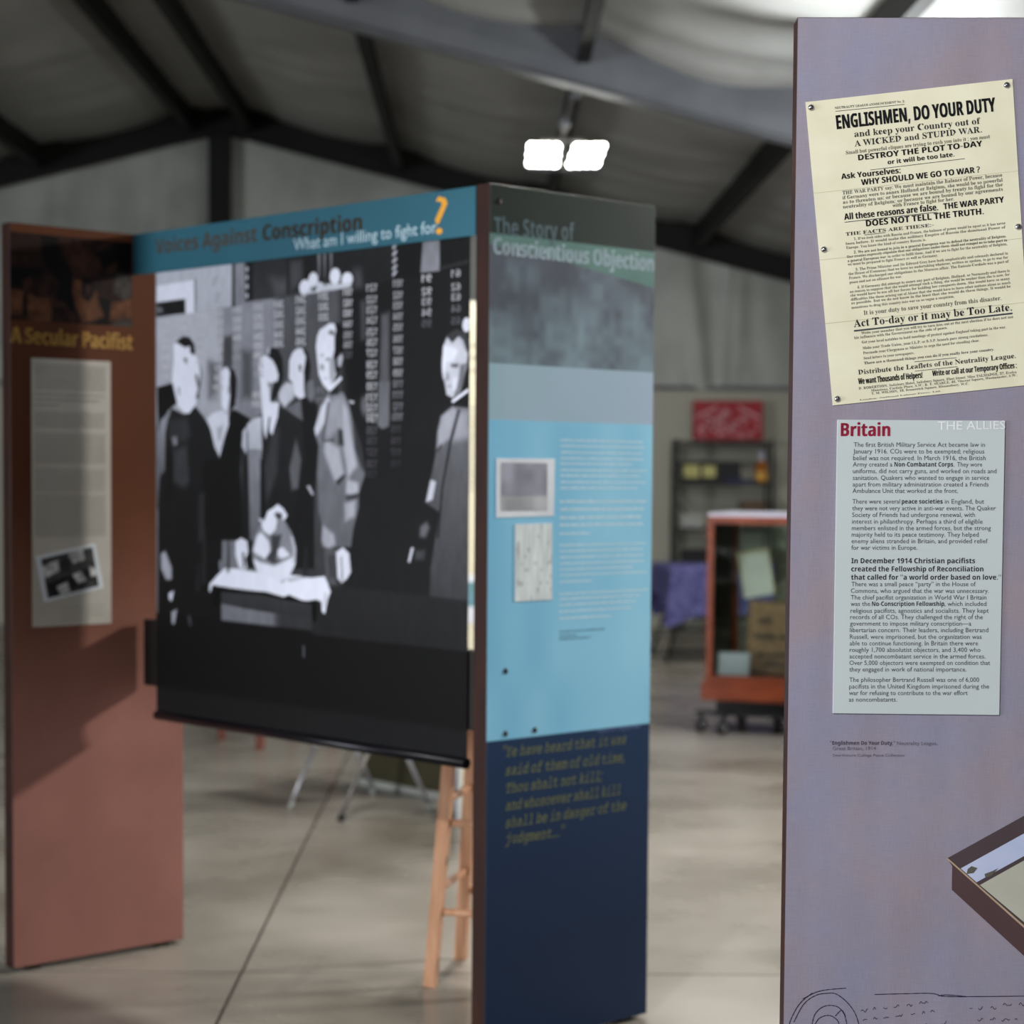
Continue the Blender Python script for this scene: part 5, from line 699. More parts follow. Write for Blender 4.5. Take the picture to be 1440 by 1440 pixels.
STROKES = [
[(.0091,.5764),(.0129,.5889),(.0225,.6078),(.0346,.6211),(.0498,.6301),(.0682,.6347),(.0973,.6377)],
[(.0167,.5827),(.0316,.6111),(.0499,.6254),(.0682,.6291),(.0821,.6281),(.0992,.6152),(.1117,.5982),(.1188,.578)],
[(.0445,.5769),(.0503,.5973),(.0655,.6091),(.0839,.6081),(.0949,.5964),(.0998,.5777)],
[(.0499,.5801),(.0572,.5902),(.0719,.5942),(.0843,.5869),(.0875,.5776)],
[(.1419,.6283),(.1909,.6303),(.2307,.6312),(.2522,.6268),(.3134,.6277),(.4355,.6308),(.5877,.6349)],
[(.2406,.6273),(.2522,.6293),(.2828,.6273)],
[(.03,.6198),(.0376,.6237),(.0452,.6294)],
[(.0811,.5931),(.0908,.6026),(.0971,.5927)],
[(.0091,.5764),(.0116,.5545),(.0236,.5296),(.0485,.5144),(.0792,.5148),(.1066,.5309),(.1185,.5561),(.1188,.578)],
[(.0445,.5769),(.0494,.5551),(.0696,.5429),(.0909,.5526),(.0998,.5777)],
[(.0701,.5109),(.2543,.5114),(.5905,.5173)],
[(.1209,.6018),(.123,.6036),(.1252,.602),(.1273,.6003),(.1294,.6036),(.1315,.606)],
[(.1397,.6039),(.1418,.6081),(.144,.6046)],
[(.1554,.6069),(.1575,.6068),(.1597,.6058),(.1618,.6076)],
[(.1716,.6082),(.1737,.6085),(.1759,.6093),(.178,.6126),(.1801,.6102)],
[(.1918,.611),(.1939,.6135),(.196,.6135),(.1982,.6102),(.2003,.6135)],
[(.2114,.6143),(.2135,.6183),(.2157,.6157),(.2178,.6159),(.2199,.6156),(.222,.6187),(.2242,.6163)],
[(.1242,.5868),(.1263,.5885),(.1284,.5888),(.1306,.5883)],
[(.1404,.5894),(.1425,.5924),(.1447,.5893),(.1468,.591)],
[(.1557,.5913),(.1579,.5912),(.16,.5929),(.1622,.5919),(.1643,.5933)],
[(.1747,.5938),(.1768,.5947),(.179,.5944),(.1811,.5961),(.1833,.5943),(.1853,.5981)],
[(.1985,.598),(.2007,.5975),(.2028,.5987),(.2049,.5992)],
[(.2158,.5988),(.2179,.6028),(.2201,.5996)],
[(.229,.6018),(.231,.6047),(.2332,.6035),(.2354,.6021)],
[(.149,.5714),(.1512,.5702),(.1533,.5734),(.1554,.572),(.1576,.573),(.1597,.5717),(.1618,.5742)],
[(.1717,.5751),(.1739,.5765),(.176,.5754),(.1781,.5781),(.1803,.5749),(.1825,.5752),(.1846,.577),(.1868,.574)],
[(.1977,.5767),(.1998,.5787),(.2019,.5794),(.2041,.5773),(.2062,.5787),(.2083,.58)],
[(.2165,.5789),(.2186,.5783),(.2207,.5808),(.2228,.5837)],
[(.2323,.5811),(.2345,.5812),(.2366,.5827)],
[(.2471,.584),(.2493,.5815),(.2514,.5839),(.2535,.5878)],
[(.2893,.6091),(.2914,.6083),(.2936,.6089)],
[(.3029,.6089),(.3051,.6065),(.3072,.6081),(.3093,.6121)],
[(.3219,.6097),(.324,.612),(.3261,.6097),(.3283,.6077),(.3304,.6099)],
[(.3412,.6146),(.3433,.6174),(.3454,.6154),(.3476,.6138),(.3497,.6147),(.3519,.6138),(.354,.6165)],
[(.3656,.6151),(.3677,.6183),(.3698,.6168),(.372,.6136),(.3741,.6165)],
[(.3019,.5915),(.3041,.5889),(.3062,.5896),(.3083,.5932),(.3104,.5916)],
[(.321,.5903),(.3231,.592),(.3253,.5911),(.3274,.5943),(.3296,.5919)],
[(.3389,.5905),(.3411,.5888),(.3432,.5919),(.3453,.593),(.3475,.5925),(.3496,.5907),(.3518,.5923)],
[(.3594,.5921),(.3615,.5934),(.3636,.5916)],
[(.3809,.613),(.3831,.6115),(.3852,.6119),(.3873,.6139),(.3895,.612),(.3916,.6113),(.3937,.613),(.3958,.6167)],
[(.4037,.6122),(.4057,.6161),(.4079,.6132),(.41,.6141),(.4122,.6137),(.4143,.6134)],
[(.4231,.6127),(.4252,.6158),(.4274,.6145),(.4295,.6166),(.4317,.613),(.4337,.6161)],
[(.444,.6127),(.4461,.6149),(.4482,.6131)],
[(.4592,.6144),(.4613,.6136),(.4634,.6139),(.4655,.6179),(.4677,.6141),(.4698,.6158),(.472,.6146)],
[(.4802,.6153),(.4823,.6167),(.4845,.6143),(.4866,.6124)],
[(.4958,.6152),(.498,.615),(.5001,.6151),(.5022,.6184)],
[(.5113,.6143),(.5135,.6143),(.5156,.6139)],
[(.5246,.6164),(.5268,.6159),(.5289,.6158),(.5311,.615),(.5332,.6152),(.5354,.6136),(.5375,.6145),(.5396,.6139)],
[(.5473,.6159),(.5494,.6165),(.5515,.616),(.5536,.6165),(.5558,.6163),(.5579,.6188),(.5601,.6157)],
[(.3814,.5905),(.3835,.5935),(.3856,.5923),(.3877,.593),(.3899,.5902),(.3921,.5906),(.3942,.5912),(.3963,.5905)],
[(.4055,.5913),(.4076,.5936),(.4098,.5927),(.4119,.5912),(.414,.5924),(.4162,.5898)],
[(.424,.5928),(.4261,.5925),(.4283,.5921),(.4303,.5951),(.4325,.5927),(.4346,.5948),(.4368,.5921),(.4389,.5952)],
[(.4461,.5922),(.4482,.5917),(.4503,.593),(.4525,.5898),(.4546,.5912),(.4567,.5921)],
[(.4673,.5926),(.4694,.5928),(.4715,.5935),(.4737,.5936),(.4758,.5927),(.478,.5921)],
[(.4866,.5917),(.4886,.5958),(.4908,.5916),(.4929,.5954),(.4951,.5922)],
[(.5055,.5939),(.5077,.5938),(.5098,.5942),(.5119,.5945),(.5141,.5938),(.5162,.5935)],
[(.5265,.5945),(.5287,.5923),(.5308,.5925),(.5329,.5939)],
[(.5462,.5932),(.5483,.5928),(.5505,.5926)],
[(.1614,.5635),(.1636,.5632),(.1657,.5641),(.1678,.5646),(.17,.5632),(.1721,.5666)],
[(.1822,.5645),(.1844,.561),(.1866,.5623),(.1886,.567),(.1909,.5623)],
[(.1997,.5636),(.2018,.5639),(.2039,.5634),(.206,.5674),(.2082,.5633),(.2104,.561),(.2125,.5645)],
[(.2222,.5649),(.2243,.565),(.2265,.5642),(.2286,.5665)],
[(.2379,.5638),(.24,.5679),(.2422,.5645),(.2443,.567),(.2464,.5644)],
[(.2566,.5638),(.2587,.5664),(.2608,.5651),(.263,.5658),(.2652,.5636),(.2673,.5625),(.2694,.5633)],
[(.2803,.5644),(.2825,.5623),(.2846,.5646),(.2868,.564),(.2889,.5646)],
[(.2999,.5649),(.3019,.5684),(.3042,.5647),(.3063,.5658),(.3084,.5646),(.3106,.5656),(.3127,.5644)],
[(.3219,.5658),(.3241,.5644),(.3262,.566),(.3283,.5666),(.3305,.5654),(.3327,.5637)],
[(.3413,.5669),(.3435,.5635),(.3456,.5658),(.3477,.5677),(.3498,.5661),(.352,.5652),(.3541,.5659)],
[(.3628,.5649),(.3649,.568),(.3671,.5651),(.3692,.5656),(.3713,.5673)],
[(.3803,.5669),(.3824,.5679),(.3846,.5663)],
[(.3928,.5669),(.395,.5664),(.3971,.5674),(.3993,.5642)],
[(.4084,.5665),(.4105,.5673),(.4127,.5665),(.4149,.5643),(.417,.5671),(.419,.5698)],
[(.4303,.568),(.4325,.5673),(.4347,.5658),(.4368,.5658),(.4389,.5683),(.4411,.5663),(.4432,.567),(.4453,.5687)],
[(.4562,.5681),(.4583,.5681),(.4605,.5663),(.4626,.566)],
[(.4712,.5668),(.4733,.566),(.4755,.5668),(.4776,.5665)],
[(.4881,.5677),(.4903,.5667),(.4924,.5679),(.4946,.5663)],
[(.5028,.5674),(.505,.5666),(.507,.5691),(.5092,.5684),(.5113,.5678),(.5134,.5699)],
[(.5243,.5685),(.5264,.5705),(.5286,.5681),(.5306,.5704)],
[(.5416,.568),(.5437,.5716),(.5459,.5675),(.548,.57)],
[(.1617,.5441),(.1639,.5453),(.166,.5451),(.1682,.5447),(.1703,.5444),(.1725,.544),(.1746,.5432),(.1768,.5428)],
[(.1839,.5456),(.186,.5448),(.1882,.5441),(.1904,.5437),(.1925,.5456),(.1946,.5445)],
[(.2019,.5435),(.204,.5443),(.2061,.5459),(.2082,.5477),(.2104,.5449),(.2126,.5442),(.2148,.5441)],
[(.2245,.5442),(.2265,.5483),(.2288,.5446)],
[(.2408,.546),(.243,.545),(.2451,.5462),(.2472,.5484),(.2494,.5456),(.2515,.5493),(.2537,.5455)],
[(.2643,.5452),(.2664,.5479),(.2686,.5455),(.2708,.5438),(.2729,.5471)],
[(.285,.5467),(.2871,.5481),(.2893,.5459),(.2914,.5453),(.2936,.5467),(.2957,.5457),(.2979,.5462),(.2999,.5493)],
[(.3122,.5477),(.3143,.5496),(.3165,.5478),(.3186,.548)],
[(.3305,.5466),(.3326,.5491),(.3348,.5473)],
[(.3457,.5475),(.3479,.5445),(.35,.546),(.3521,.5473),(.3543,.5476)],
[(.3657,.5483),(.3678,.5496),(.37,.5483),(.3721,.5482)],
[(.3811,.5464),(.3833,.5463),(.3854,.5479),(.3876,.5458),(.3897,.5485),(.3918,.549),(.394,.5468)],
[(.4032,.5483),(.4052,.5513),(.4075,.5471)],
[(.4163,.5486),(.4184,.5491),(.4206,.5482),(.4226,.5515),(.4248,.5478)],
[(.4336,.5471),(.4357,.5483),(.4378,.5489),(.4399,.5491),(.4421,.5473),(.4442,.5508),(.4464,.5479)],
[(.4546,.5499),(.4568,.5475),(.4589,.5498),(.4611,.548)],
[(.4711,.5489),(.4731,.5517),(.4753,.5496),(.4774,.5513),(.4796,.5499),(.4818,.5482),(.4839,.5486),(.486,.5501)],
[(.4965,.5494),(.4986,.5519),(.5008,.5489),(.5029,.5488),(.505,.5493),(.5072,.5487)],
[(.5189,.5486),(.521,.5492),(.5231,.5494),(.5253,.55),(.5274,.5488)],
[(.5352,.5504),(.5373,.5531),(.5395,.5507),(.5417,.5484),(.5438,.5505)],
[(.5553,.5492),(.5574,.552),(.5596,.5493),(.5617,.5515)],
[(.162,.5294),(.1641,.5295),(.1663,.5277),(.1684,.5283)],
[(.1791,.5288),(.1813,.5262),(.1834,.5295),(.1855,.5309),(.1877,.53)],
[(.1956,.5287),(.1977,.5265),(.1999,.5278),(.202,.5288),(.2041,.5292)],
[(.2126,.5301),(.2148,.5282),(.217,.5282),(.2191,.5281),(.2213,.529),(.2234,.5278)],
[(.2343,.5303),(.2364,.5299),(.2386,.5296)],
[(.2502,.5287),(.2524,.5278),(.2545,.5294),(.2566,.5321),(.2588,.5288)],
[(.2704,.5301),(.2726,.5288),(.2747,.5298),(.2768,.5317),(.279,.5298),(.2811,.5324),(.2833,.5305),(.2854,.5322)],
[(.2925,.53),(.2946,.5319),(.2968,.5298),(.2988,.5342),(.301,.5311),(.3031,.5319),(.3053,.5319)],
[(.3119,.5296),(.314,.5337),(.3162,.5296),(.3183,.5315),(.3205,.5306),(.3226,.5329),(.3247,.5323)],
[(.3355,.5322),(.3376,.5329),(.3398,.5317),(.3419,.534),(.3441,.531),(.3462,.5308),(.3483,.5316),(.3504,.5348)],
[(.3577,.5321),(.3599,.5313),(.362,.5309),(.3642,.5305),(.3663,.5319),(.3684,.5347),(.3706,.5309)],
[(.3809,.5321),(.383,.534),(.3852,.5326),(.3873,.5346),(.3895,.5324),(.3916,.5333),(.3938,.5309),(.3959,.5327)],
[(.4058,.5329),(.4079,.5343),(.4101,.5328),(.4122,.5347),(.4143,.5328),(.4165,.5325),(.4186,.5328),(.4207,.5354)],
[(.4309,.5333),(.433,.5364),(.4352,.5334),(.4374,.5305),(.4395,.5331),(.4416,.5359)],
[(.4531,.5325),(.4552,.5329),(.4574,.5341),(.4595,.5364),(.4617,.5333),(.4638,.533)],
[(.4755,.5334),(.4776,.5326),(.4797,.5339)],
[(.492,.534),(.4941,.5336),(.4963,.5329),(.4984,.5321),(.5005,.5338),(.5026,.5376)],
[(.5149,.5344),(.5169,.5376),(.5191,.5346),(.5213,.5358),(.5234,.535),(.5255,.5371),(.5277,.5338)],
[(.5346,.5339),(.5368,.5337),(.5389,.5342)],
[(.5482,.5351),(.5504,.5321),(.5524,.5341),(.5545,.5373),(.5567,.5359),(.5588,.5381),(.5609,.5355),(.5632,.5325)]]
BZ = {'z1':2.0153,'slant':[(.0024,1.9879),(.1622,1.9781),(.579,1.9222)],'z2':1.7052}
BP = {'frame':[(.0264,1.4743),(.2219,1.4755),(.2199,1.333),(.0277,1.3303)],'inner':[(.041,1.4649),(.197,1.4638),(.1947,1.3464),(.0404,1.3453)],'inner_low':[(.0406,1.382),(.1955,1.3826),(.1947,1.3464),(.0404,1.3453)],'note':[(.0895,1.314),(.2146,1.3153),(.2168,1.1242),(.0914,1.1228)]}
BS = [(.062,.9539),(.0635,.7995),(.1621,.8006),(.031,2.093)]
APHOTO = [
('p',(18,13,12),(18,13,12),.006,[(.0961,2.1112),(.146,2.1043),(.1615,2.0551),(.193,2.0181),(.1992,1.979),(.2053,1.9087),(.1925,1.8909),(.1356,1.8987),(.1549,1.9759),(.1081,2.0229)]),
('p',(18,13,12),(18,13,12),.008,[(.0004,2.0093),(.108,2.0118),(.0924,1.9855),(.0429,1.9792),(.0397,1.954),(0,1.9513)]),
('p',(96,62,42),(96,62,42),.004,[(0,1.9471),(.0428,1.9445),(.0399,1.879),(-.0004,1.8711)]),
('p',(58,36,27),(58,36,27),.004,[(.0429,1.9709),(.0614,1.9861),(.0675,1.9698),(.0551,1.9495),(.0443,1.9488)]),
('p',(18,13,12),(18,13,12),.004,[(.0396,1.9262),(.0519,1.927),(.0547,1.8771),(.0408,1.8763)]),
('p',(96,62,42),(96,62,42),.004,[(.055,1.9384),(.0859,1.9292),(.1233,1.9316),(.1325,1.9014),(.1292,1.859),(.0607,1.8552),(.0517,1.8964)]),
('p',(58,36,27),(58,36,27),.004,[(.0923,1.9715),(.1172,1.9677),(.1139,1.9338),(.0921,1.9324)]),
('p',(58,36,27),(58,36,27),.004,[(.1233,1.9316),(.1672,1.9204),(.1989,1.8941),(.2147,1.861),(.1923,1.8598),(.1672,1.9035),(.1294,1.9012)]),
('p',(96,62,42),(96,62,42),.004,[(.1993,1.9903),(.2248,1.9864),(.2278,1.9384),(.2502,1.9256),(.273,1.9642),(.2987,1.8858),(.2662,1.8725),(.2275,1.8646),(.2053,1.9087),(.1959,1.9561)]),
('p',(18,13,12),(18,13,12),.004,[(.228,1.9952),(.2634,1.9863),(.26,1.9405),(.2374,1.9305)]),
('p',(58,36,27),(58,36,27),.004,[(.2376,1.976),(.2569,1.9716),(.2503,1.9427),(.2391,1.9448)]),
('p',(58,36,27),(58,36,27),.012,[(.1617,2.0888),(.2061,2.1038),(.283,2.0561),(.2894,2.0081),(.2505,1.9996),(.2056,1.9964),(.1868,2.0402)]),
('p',(58,36,27),(58,36,27),.004,[(.3123,2.0613),(.3418,2.0578),(.3417,2.0176),(.3122,2.0155)]),
('p',(18,13,12),(18,13,12),.006,[(.2701,2.0693),(.3222,2.0849),(.342,2.1267),(.3883,2.1277),(.388,2.021),(.345,2.0179),(.3418,2.0521),(.2992,2.026)]),
('p',(66,62,60),(66,62,60),.006,[(.3417,2.0148),(.393,2.0156),(.3928,1.9462),(.3646,1.9386),(.3317,1.9595)]),  # grey shapes at the right edge carry glare in their colour
('p',(96,62,42),(96,62,42),.004,[(.325,1.9304),(.3646,1.9357),(.3928,1.9462),(.3927,1.8883),(.3545,1.8775),(.3183,1.8783)]),
('p',(66,62,60),(66,62,60),.006,[(.3248,1.8672),(.3479,1.88),(.3926,1.8854),(.3942,1.8479),(.3281,1.8501)]),
('p',(18,13,12),(18,13,12),.006,[(.2778,1.9417),(.3185,1.9357),(.315,1.858),(.2275,1.8589),(.2824,1.8762),(.302,1.8888)])]
APQ = [(.001,2.1168),(.3916,2.1274),(.3942,1.8493),(-.0006,1.8462)]
PLATEA = [(.0632,1.7572),(.3199,1.7563),(.3175,.989),(.0659,1.0002)]
PHQ = [(.074,1.1906),(.2652,1.2262),(.2931,1.0962),(.1005,1.0598)]
PHOTO = [('p',70,70,.003,[(.0899,1.18),(.2524,1.2126),(.2785,1.1123),(.1129,1.079)]),('p',190,190,.003,[(.0927,1.1774),(.1513,1.1889),(.1511,1.1547),(.0991,1.1433)]),('p',40,40,.003,[(.1037,1.1261),(.2766,1.1514),(.2785,1.1123),(.1129,1.079)]),('p',200,200,.003,[(.1848,1.1967),(.2378,1.206),(.2377,1.1697),(.199,1.1663)]),('p',200,200,.003,[(.132,1.1125),(.1701,1.1199),(.1747,1.0897),(.1413,1.0865)]),('p',210,210,.003,[(.1893,1.1365),(.2182,1.14),(.2326,1.1094),(.2036,1.106)]),('p',205,205,.003,[(.2473,1.1478),(.2717,1.1385),(.2746,1.1167),(.2472,1.1176)]),('p',60,60,.003,[(.156,1.1845),(.1847,1.1796),(.1893,1.1408),(.1558,1.1417)])]
# ------------------------------------------------------------------ helpers
def lin(c):
    if isinstance(c, (int, float)): c = (c, c, c)
    r = []
    for v in c:
        v = v / 255.0
        r.append(v / 12.92 if v <= 0.04045 else ((v + 0.055) / 1.055) ** 2.4)
    return r

MATS = {}
def mat(name, color, rough=0.6, color2=None, nscale=8.0, stretch=(1, 1, 1), metallic=0.0, spec=0.3,
        bump=0.0, emit=None, estr=0.0, trans=0.0, detail=4.0, rvar=0.0, coat=0.0, lo=0.35, hi=0.65):
    m = bpy.data.materials.new(name); m.use_nodes = True
    nt = m.node_tree; b = nt.nodes['Principled BSDF']
    b.inputs['Roughness'].default_value = rough
    b.inputs['Metallic'].default_value = metallic
    b.inputs['Specular IOR Level'].default_value = spec
    b.inputs['Transmission Weight'].default_value = trans
    b.inputs['Coat Weight'].default_value = coat
    c1 = lin(color); c2 = lin(color2) if color2 is not None else [x * 0.86 for x in c1]
    tc = nt.nodes.new('ShaderNodeTexCoord'); mp = nt.nodes.new('ShaderNodeMapping')
    mp.inputs['Scale'].default_value = stretch
    nz = nt.nodes.new('ShaderNodeTexNoise'); nz.inputs['Scale'].default_value = nscale; nz.inputs['Detail'].default_value = detail
    rp = nt.nodes.new('ShaderNodeValToRGB')
    rp.color_ramp.elements[0].position = lo; rp.color_ramp.elements[1].position = hi
    rp.color_ramp.elements[0].color = (*c2, 1); rp.color_ramp.elements[1].color = (*c1, 1)
    L = nt.links.new
    L(tc.outputs['Object'], mp.inputs['Vector']); L(mp.outputs['Vector'], nz.inputs['Vector'])
    L(nz.outputs['Fac'], rp.inputs['Fac']); L(rp.outputs['Color'], b.inputs['Base Color'])
    if rvar:
        mr = nt.nodes.new('ShaderNodeMapRange'); mr.inputs['To Min'].default_value = rough - rvar; mr.inputs['To Max'].default_value = rough + rvar
        L(nz.outputs['Fac'], mr.inputs['Value']); L(mr.outputs['Result'], b.inputs['Roughness'])
    if bump:
        bn = nt.nodes.new('ShaderNodeBump'); bn.inputs['Strength'].default_value = bump; bn.inputs['Distance'].default_value = 0.01
        L(nz.outputs['Fac'], bn.inputs['Height']); L(bn.outputs['Normal'], b.inputs['Normal'])
    if emit is not None:
        b.inputs['Emission Color'].default_value = (*lin(emit), 1); b.inputs['Emission Strength'].default_value = estr
    MATS[name] = m
    return m

def mat_attr(name, rough=0.45, grain=0.06, gscale=300, spec=0.25):
    m = bpy.data.materials.new(name); m.use_nodes = True
    nt = m.node_tree; b = nt.nodes['Principled BSDF']; L = nt.links.new
    b.inputs['Roughness'].default_value = rough
    b.inputs['Specular IOR Level'].default_value = spec
    at = nt.nodes.new('ShaderNodeAttribute'); at.attribute_name = 'print'
    nz = nt.nodes.new('ShaderNodeTexNoise'); nz.inputs['Scale'].default_value = gscale
    mr = nt.nodes.new('ShaderNodeMapRange'); mr.inputs['To Min'].default_value = 1 - grain; mr.inputs['To Max'].default_value = 1 + grain
    mx = nt.nodes.new('ShaderNodeVectorMath'); mx.operation = 'SCALE'
    tc = nt.nodes.new('ShaderNodeTexCoord')
    L(tc.outputs['Object'], nz.inputs['Vector']); L(nz.outputs['Fac'], mr.inputs['Value'])
    L(at.outputs['Color'], mx.inputs[0]); L(mr.outputs['Result'], mx.inputs['Scale']); L(mx.outputs['Vector'], b.inputs['Base Color'])
    return m

class MB:
    """collects geometry, then links it as ONE mesh object"""
    def __init__(self): self.v = []; self.f = []; self.sm = []
    def add(self, vs, fs, smooth=False):
        n = len(self.v); self.v += [tuple(q) for q in vs]
        self.f += [tuple(i + n for i in f) for f in fs]; self.sm += [smooth] * len(fs); return self
    def box(self, x0, x1, y0, y1, z0, z1, m=None, bev=0.0):
        if bev:
            bm = bmesh.new(); bmesh.ops.create_cube(bm, size=1)
            for v in bm.verts: v.co = Vector(((x0 + x1) / 2 + v.co.x * (x1 - x0), (y0 + y1) / 2 + v.co.y * (y1 - y0), (z0 + z1) / 2 + v.co.z * (z1 - z0)))
            bmesh.ops.bevel(bm, geom=bm.edges[:], offset=bev, segments=2, affect='EDGES', profile=0.5)
            vs = [v.co.copy() for v in bm.verts]; bm.verts.index_update(); fs = [[v.index for v in f.verts] for f in bm.faces]; bm.free()
        else:
            vs = [Vector(q) for q in ((x0, y0, z0), (x1, y0, z0), (x1, y1, z0), (x0, y1, z0), (x0, y0, z1), (x1, y0, z1), (x1, y1, z1), (x0, y1, z1))]
            fs = [(0, 3, 2, 1), (4, 5, 6, 7), (0, 1, 5, 4), (1, 2, 6, 5), (2, 3, 7, 6), (3, 0, 4, 7)]
        if m is not None: vs = [m @ v for v in vs]
        return self.add(vs, fs)
    def bar(self, a, b, w, h, up=(0, 0, 1)):
        a = Vector(a); b = Vector(b); d = (b - a).normalized(); u = Vector(up)
        s = d.cross(u)
        if s.length < 1e-4: s = d.cross(Vector((0, 1, 0)))
        s.normalize(); t = s.cross(d).normalized()
        vs = [p + s * i * w / 2 + t * j * h / 2 for p in (a, b) for i, j in ((-1, -1), (1, -1), (1, 1), (-1, 1))]
        return self.add(vs, [(0, 1, 2, 3), (7, 6, 5, 4), (0, 4, 5, 1), (1, 5, 6, 2), (2, 6, 7, 3), (3, 7, 4, 0)])
    def tube(self, pts, r, n=12, r2=None):
        pts = [Vector(q) for q in pts]; vs = []; k = len(pts)
        for i, q in enumerate(pts):
            d = (pts[min(i + 1, k - 1)] - pts[max(i - 1, 0)]).normalized()
            u = Vector((0, 0, 1)) if abs(d.z) < 0.9 else Vector((1, 0, 0))
            s = d.cross(u).normalized(); t = s.cross(d)
            rr = r if r2 is None else r + (r2 - r) * i / (k - 1)
            vs += [q + (s * math.cos(a) + t * math.sin(a)) * rr for a in [2 * math.pi * j / n for j in range(n)]]
        fs = [(i * n + j, i * n + (j + 1) % n, (i + 1) * n + (j + 1) % n, (i + 1) * n + j) for i in range(k - 1) for j in range(n)]
        self.add(vs, fs, True)
        m = len(self.v) - len(vs)
        self.f += [tuple(m + j for j in range(n))[::-1], tuple(m + (k - 1) * n + j for j in range(n))]; self.sm += [False, False]
        return self
    def lathe(self, prof, c=(0, 0, 0), n=24, M=None):
        vs = []
        for r, z in prof:
            for j in range(n):
                a = 2 * math.pi * j / n; q = Vector((r * math.cos(a), r * math.sin(a), z))
                if M is not None: q = M @ q
                vs.append(q + Vector(c))
        k = len(prof)
        return self.add(vs, [(i * n + j, i * n + (j + 1) % n, (i + 1) * n + (j + 1) % n, (i + 1) * n + j) for i in range(k - 1) for j in range(n)], True)
    def prism(self, pts, y0, y1):
        """outline in local (s, z), extruded from depth y0 to y1"""
        n = len(pts)
        vs = [(s, y0, z) for s, z in pts] + [(s, y1, z) for s, z in pts]
        return self.add(vs, [tuple(range(n)), tuple(range(2 * n - 1, n - 1, -1))] + [(i, i + n, (i + 1) % n + n, (i + 1) % n) for i in range(n)])
    def build(self, name, m, parent=None, loc=None):
        me = bpy.data.meshes.new(name); me.from_pydata([tuple(q) for q in self.v], [], self.f)
        me.materials.append(m); me.polygons.foreach_set('use_smooth', self.sm); me.update()
        bm = bmesh.new(); bm.from_mesh(me); bmesh.ops.recalc_face_normals(bm, faces=bm.faces[:]); bm.to_mesh(me); bm.free()
        o = bpy.data.objects.new(name, me); COL.objects.link(o)
        if parent is not None: o.parent = parent
        if loc is not None: o.location = loc
        return o

def thing(name, label, cat, loc=(0, 0, 0), rz=0.0, group=None):
    o = bpy.data.objects.new(name, None); o.empty_display_size = 0.1; COL.objects.link(o)
    o.location = loc; o.rotation_euler = (0, 0, rz); o['label'] = label; o['category'] = cat
    if group: o['group'] = group
    return o
def tag(o, label, cat, group=None):
    o['label'] = label; o['category'] = cat
    if group: o['group'] = group
    return o
def struct_(o): o['kind'] = 'structure'; return o

# ---- lettering: the regular alphabet is Blender's own; the others are drawn from the outlines above (percent of capital height)
from mathutils.geometry import tessellate_polygon
ADV, GV, GT = {}, {}, {}
def inside(q, l):
    r = False
    for (ax, ay), (bx, by) in zip(l, l[1:] + l[:1]):
        if (ay > q[1]) != (by > q[1]) and q[0] < (bx - ax) * (q[1] - ay) / (by - ay) + ax: r = not r
    return r
def fill_outline(loops):
    """triangles of each outer ring with the holes that lie in it; indices count through all rings"""
    start = [sum(len(l) for l in loops[:i]) for i in range(len(loops))]
    depth = [sum(inside(l[0], m) for m in loops if m is not l) for l in loops]
    tris = []
    for i, l in enumerate(loops):
        if depth[i] % 2: continue
        ring = [i] + [j for j, h in enumerate(loops) if depth[j] == depth[i] + 1 and inside(h[0], l)]
        idx = [start[j] + k for j in ring for k in range(len(loops[j]))]
        tris += [tuple(idx[k] for k in t) for t in tessellate_polygon([[Vector((q[0], q[1], 0)) for q in loops[j]] for j in ring])]
    return tris
def unpack_outlines():
    for f, table in OUTLINES.items():
        for ch, (adv, loops) in table.items():
            k = (f, ch); ADV[k] = adv / 100.0
            pl = [[Vector((l[i], l[i + 1], 0)) for i in range(0, len(l), 2)] for l in loops]
            GV[k] = np.array([(q.x, q.y) for l in pl for q in l]).reshape(-1, 2) / 100.0
            GT[k] = fill_outline([[(q.x, q.y) for q in l] for l in pl])
def built_in_alphabet():
    cu = bpy.data.curves.new('alphabet', 'FONT'); cu.resolution_u = 2
    ob = bpy.data.objects.new('alphabet', cu); COL.objects.link(ob)
    def mesh_of(text):
        cu.body = text; bpy.context.view_layer.update()
        ev = ob.evaluated_get(bpy.context.evaluated_depsgraph_get()); me = ev.to_mesh()
        v = np.array([(q.co.x, q.co.y) for q in me.vertices]).reshape(-1, 2); me.calc_loop_triangles()
        t = [tuple(q.vertices) for q in me.loop_triangles]; ev.to_mesh_clear()
        return v, t
    hv, _ = mesh_of('H'); cap = hv[:, 1].max(); base = hv[:, 0].max()
    for ch in 'ABCDEFGHIJKLMNOPQRSTUVWXYZabcdefghijklmnopqrstuvwxyz0123456789.,;:-?!' + "'" + '“”—':
        v, t = mesh_of(ch); w, _ = mesh_of(ch + 'H'); k = ('sans', ch)
        GV[k] = v / cap; GT[k] = t; ADV[k] = (w[:, 0].max() - base) / cap
    a, _ = mesh_of('H H'); b, _ = mesh_of('HH')
    ADV[('sans', ' ')] = (a[:, 0].max() - b[:, 0].max()) / cap; GV[('sans', ' ')] = np.zeros((0, 2)); GT[('sans', ' ')] = []
    bpy.data.objects.remove(ob); bpy.data.curves.remove(cu)
unpack_outlines(); built_in_alphabet()
def glyph(f, ch):
    for k in ((f, ch), ('sans', ch), (f, ' ')):
        if k in ADV: return k
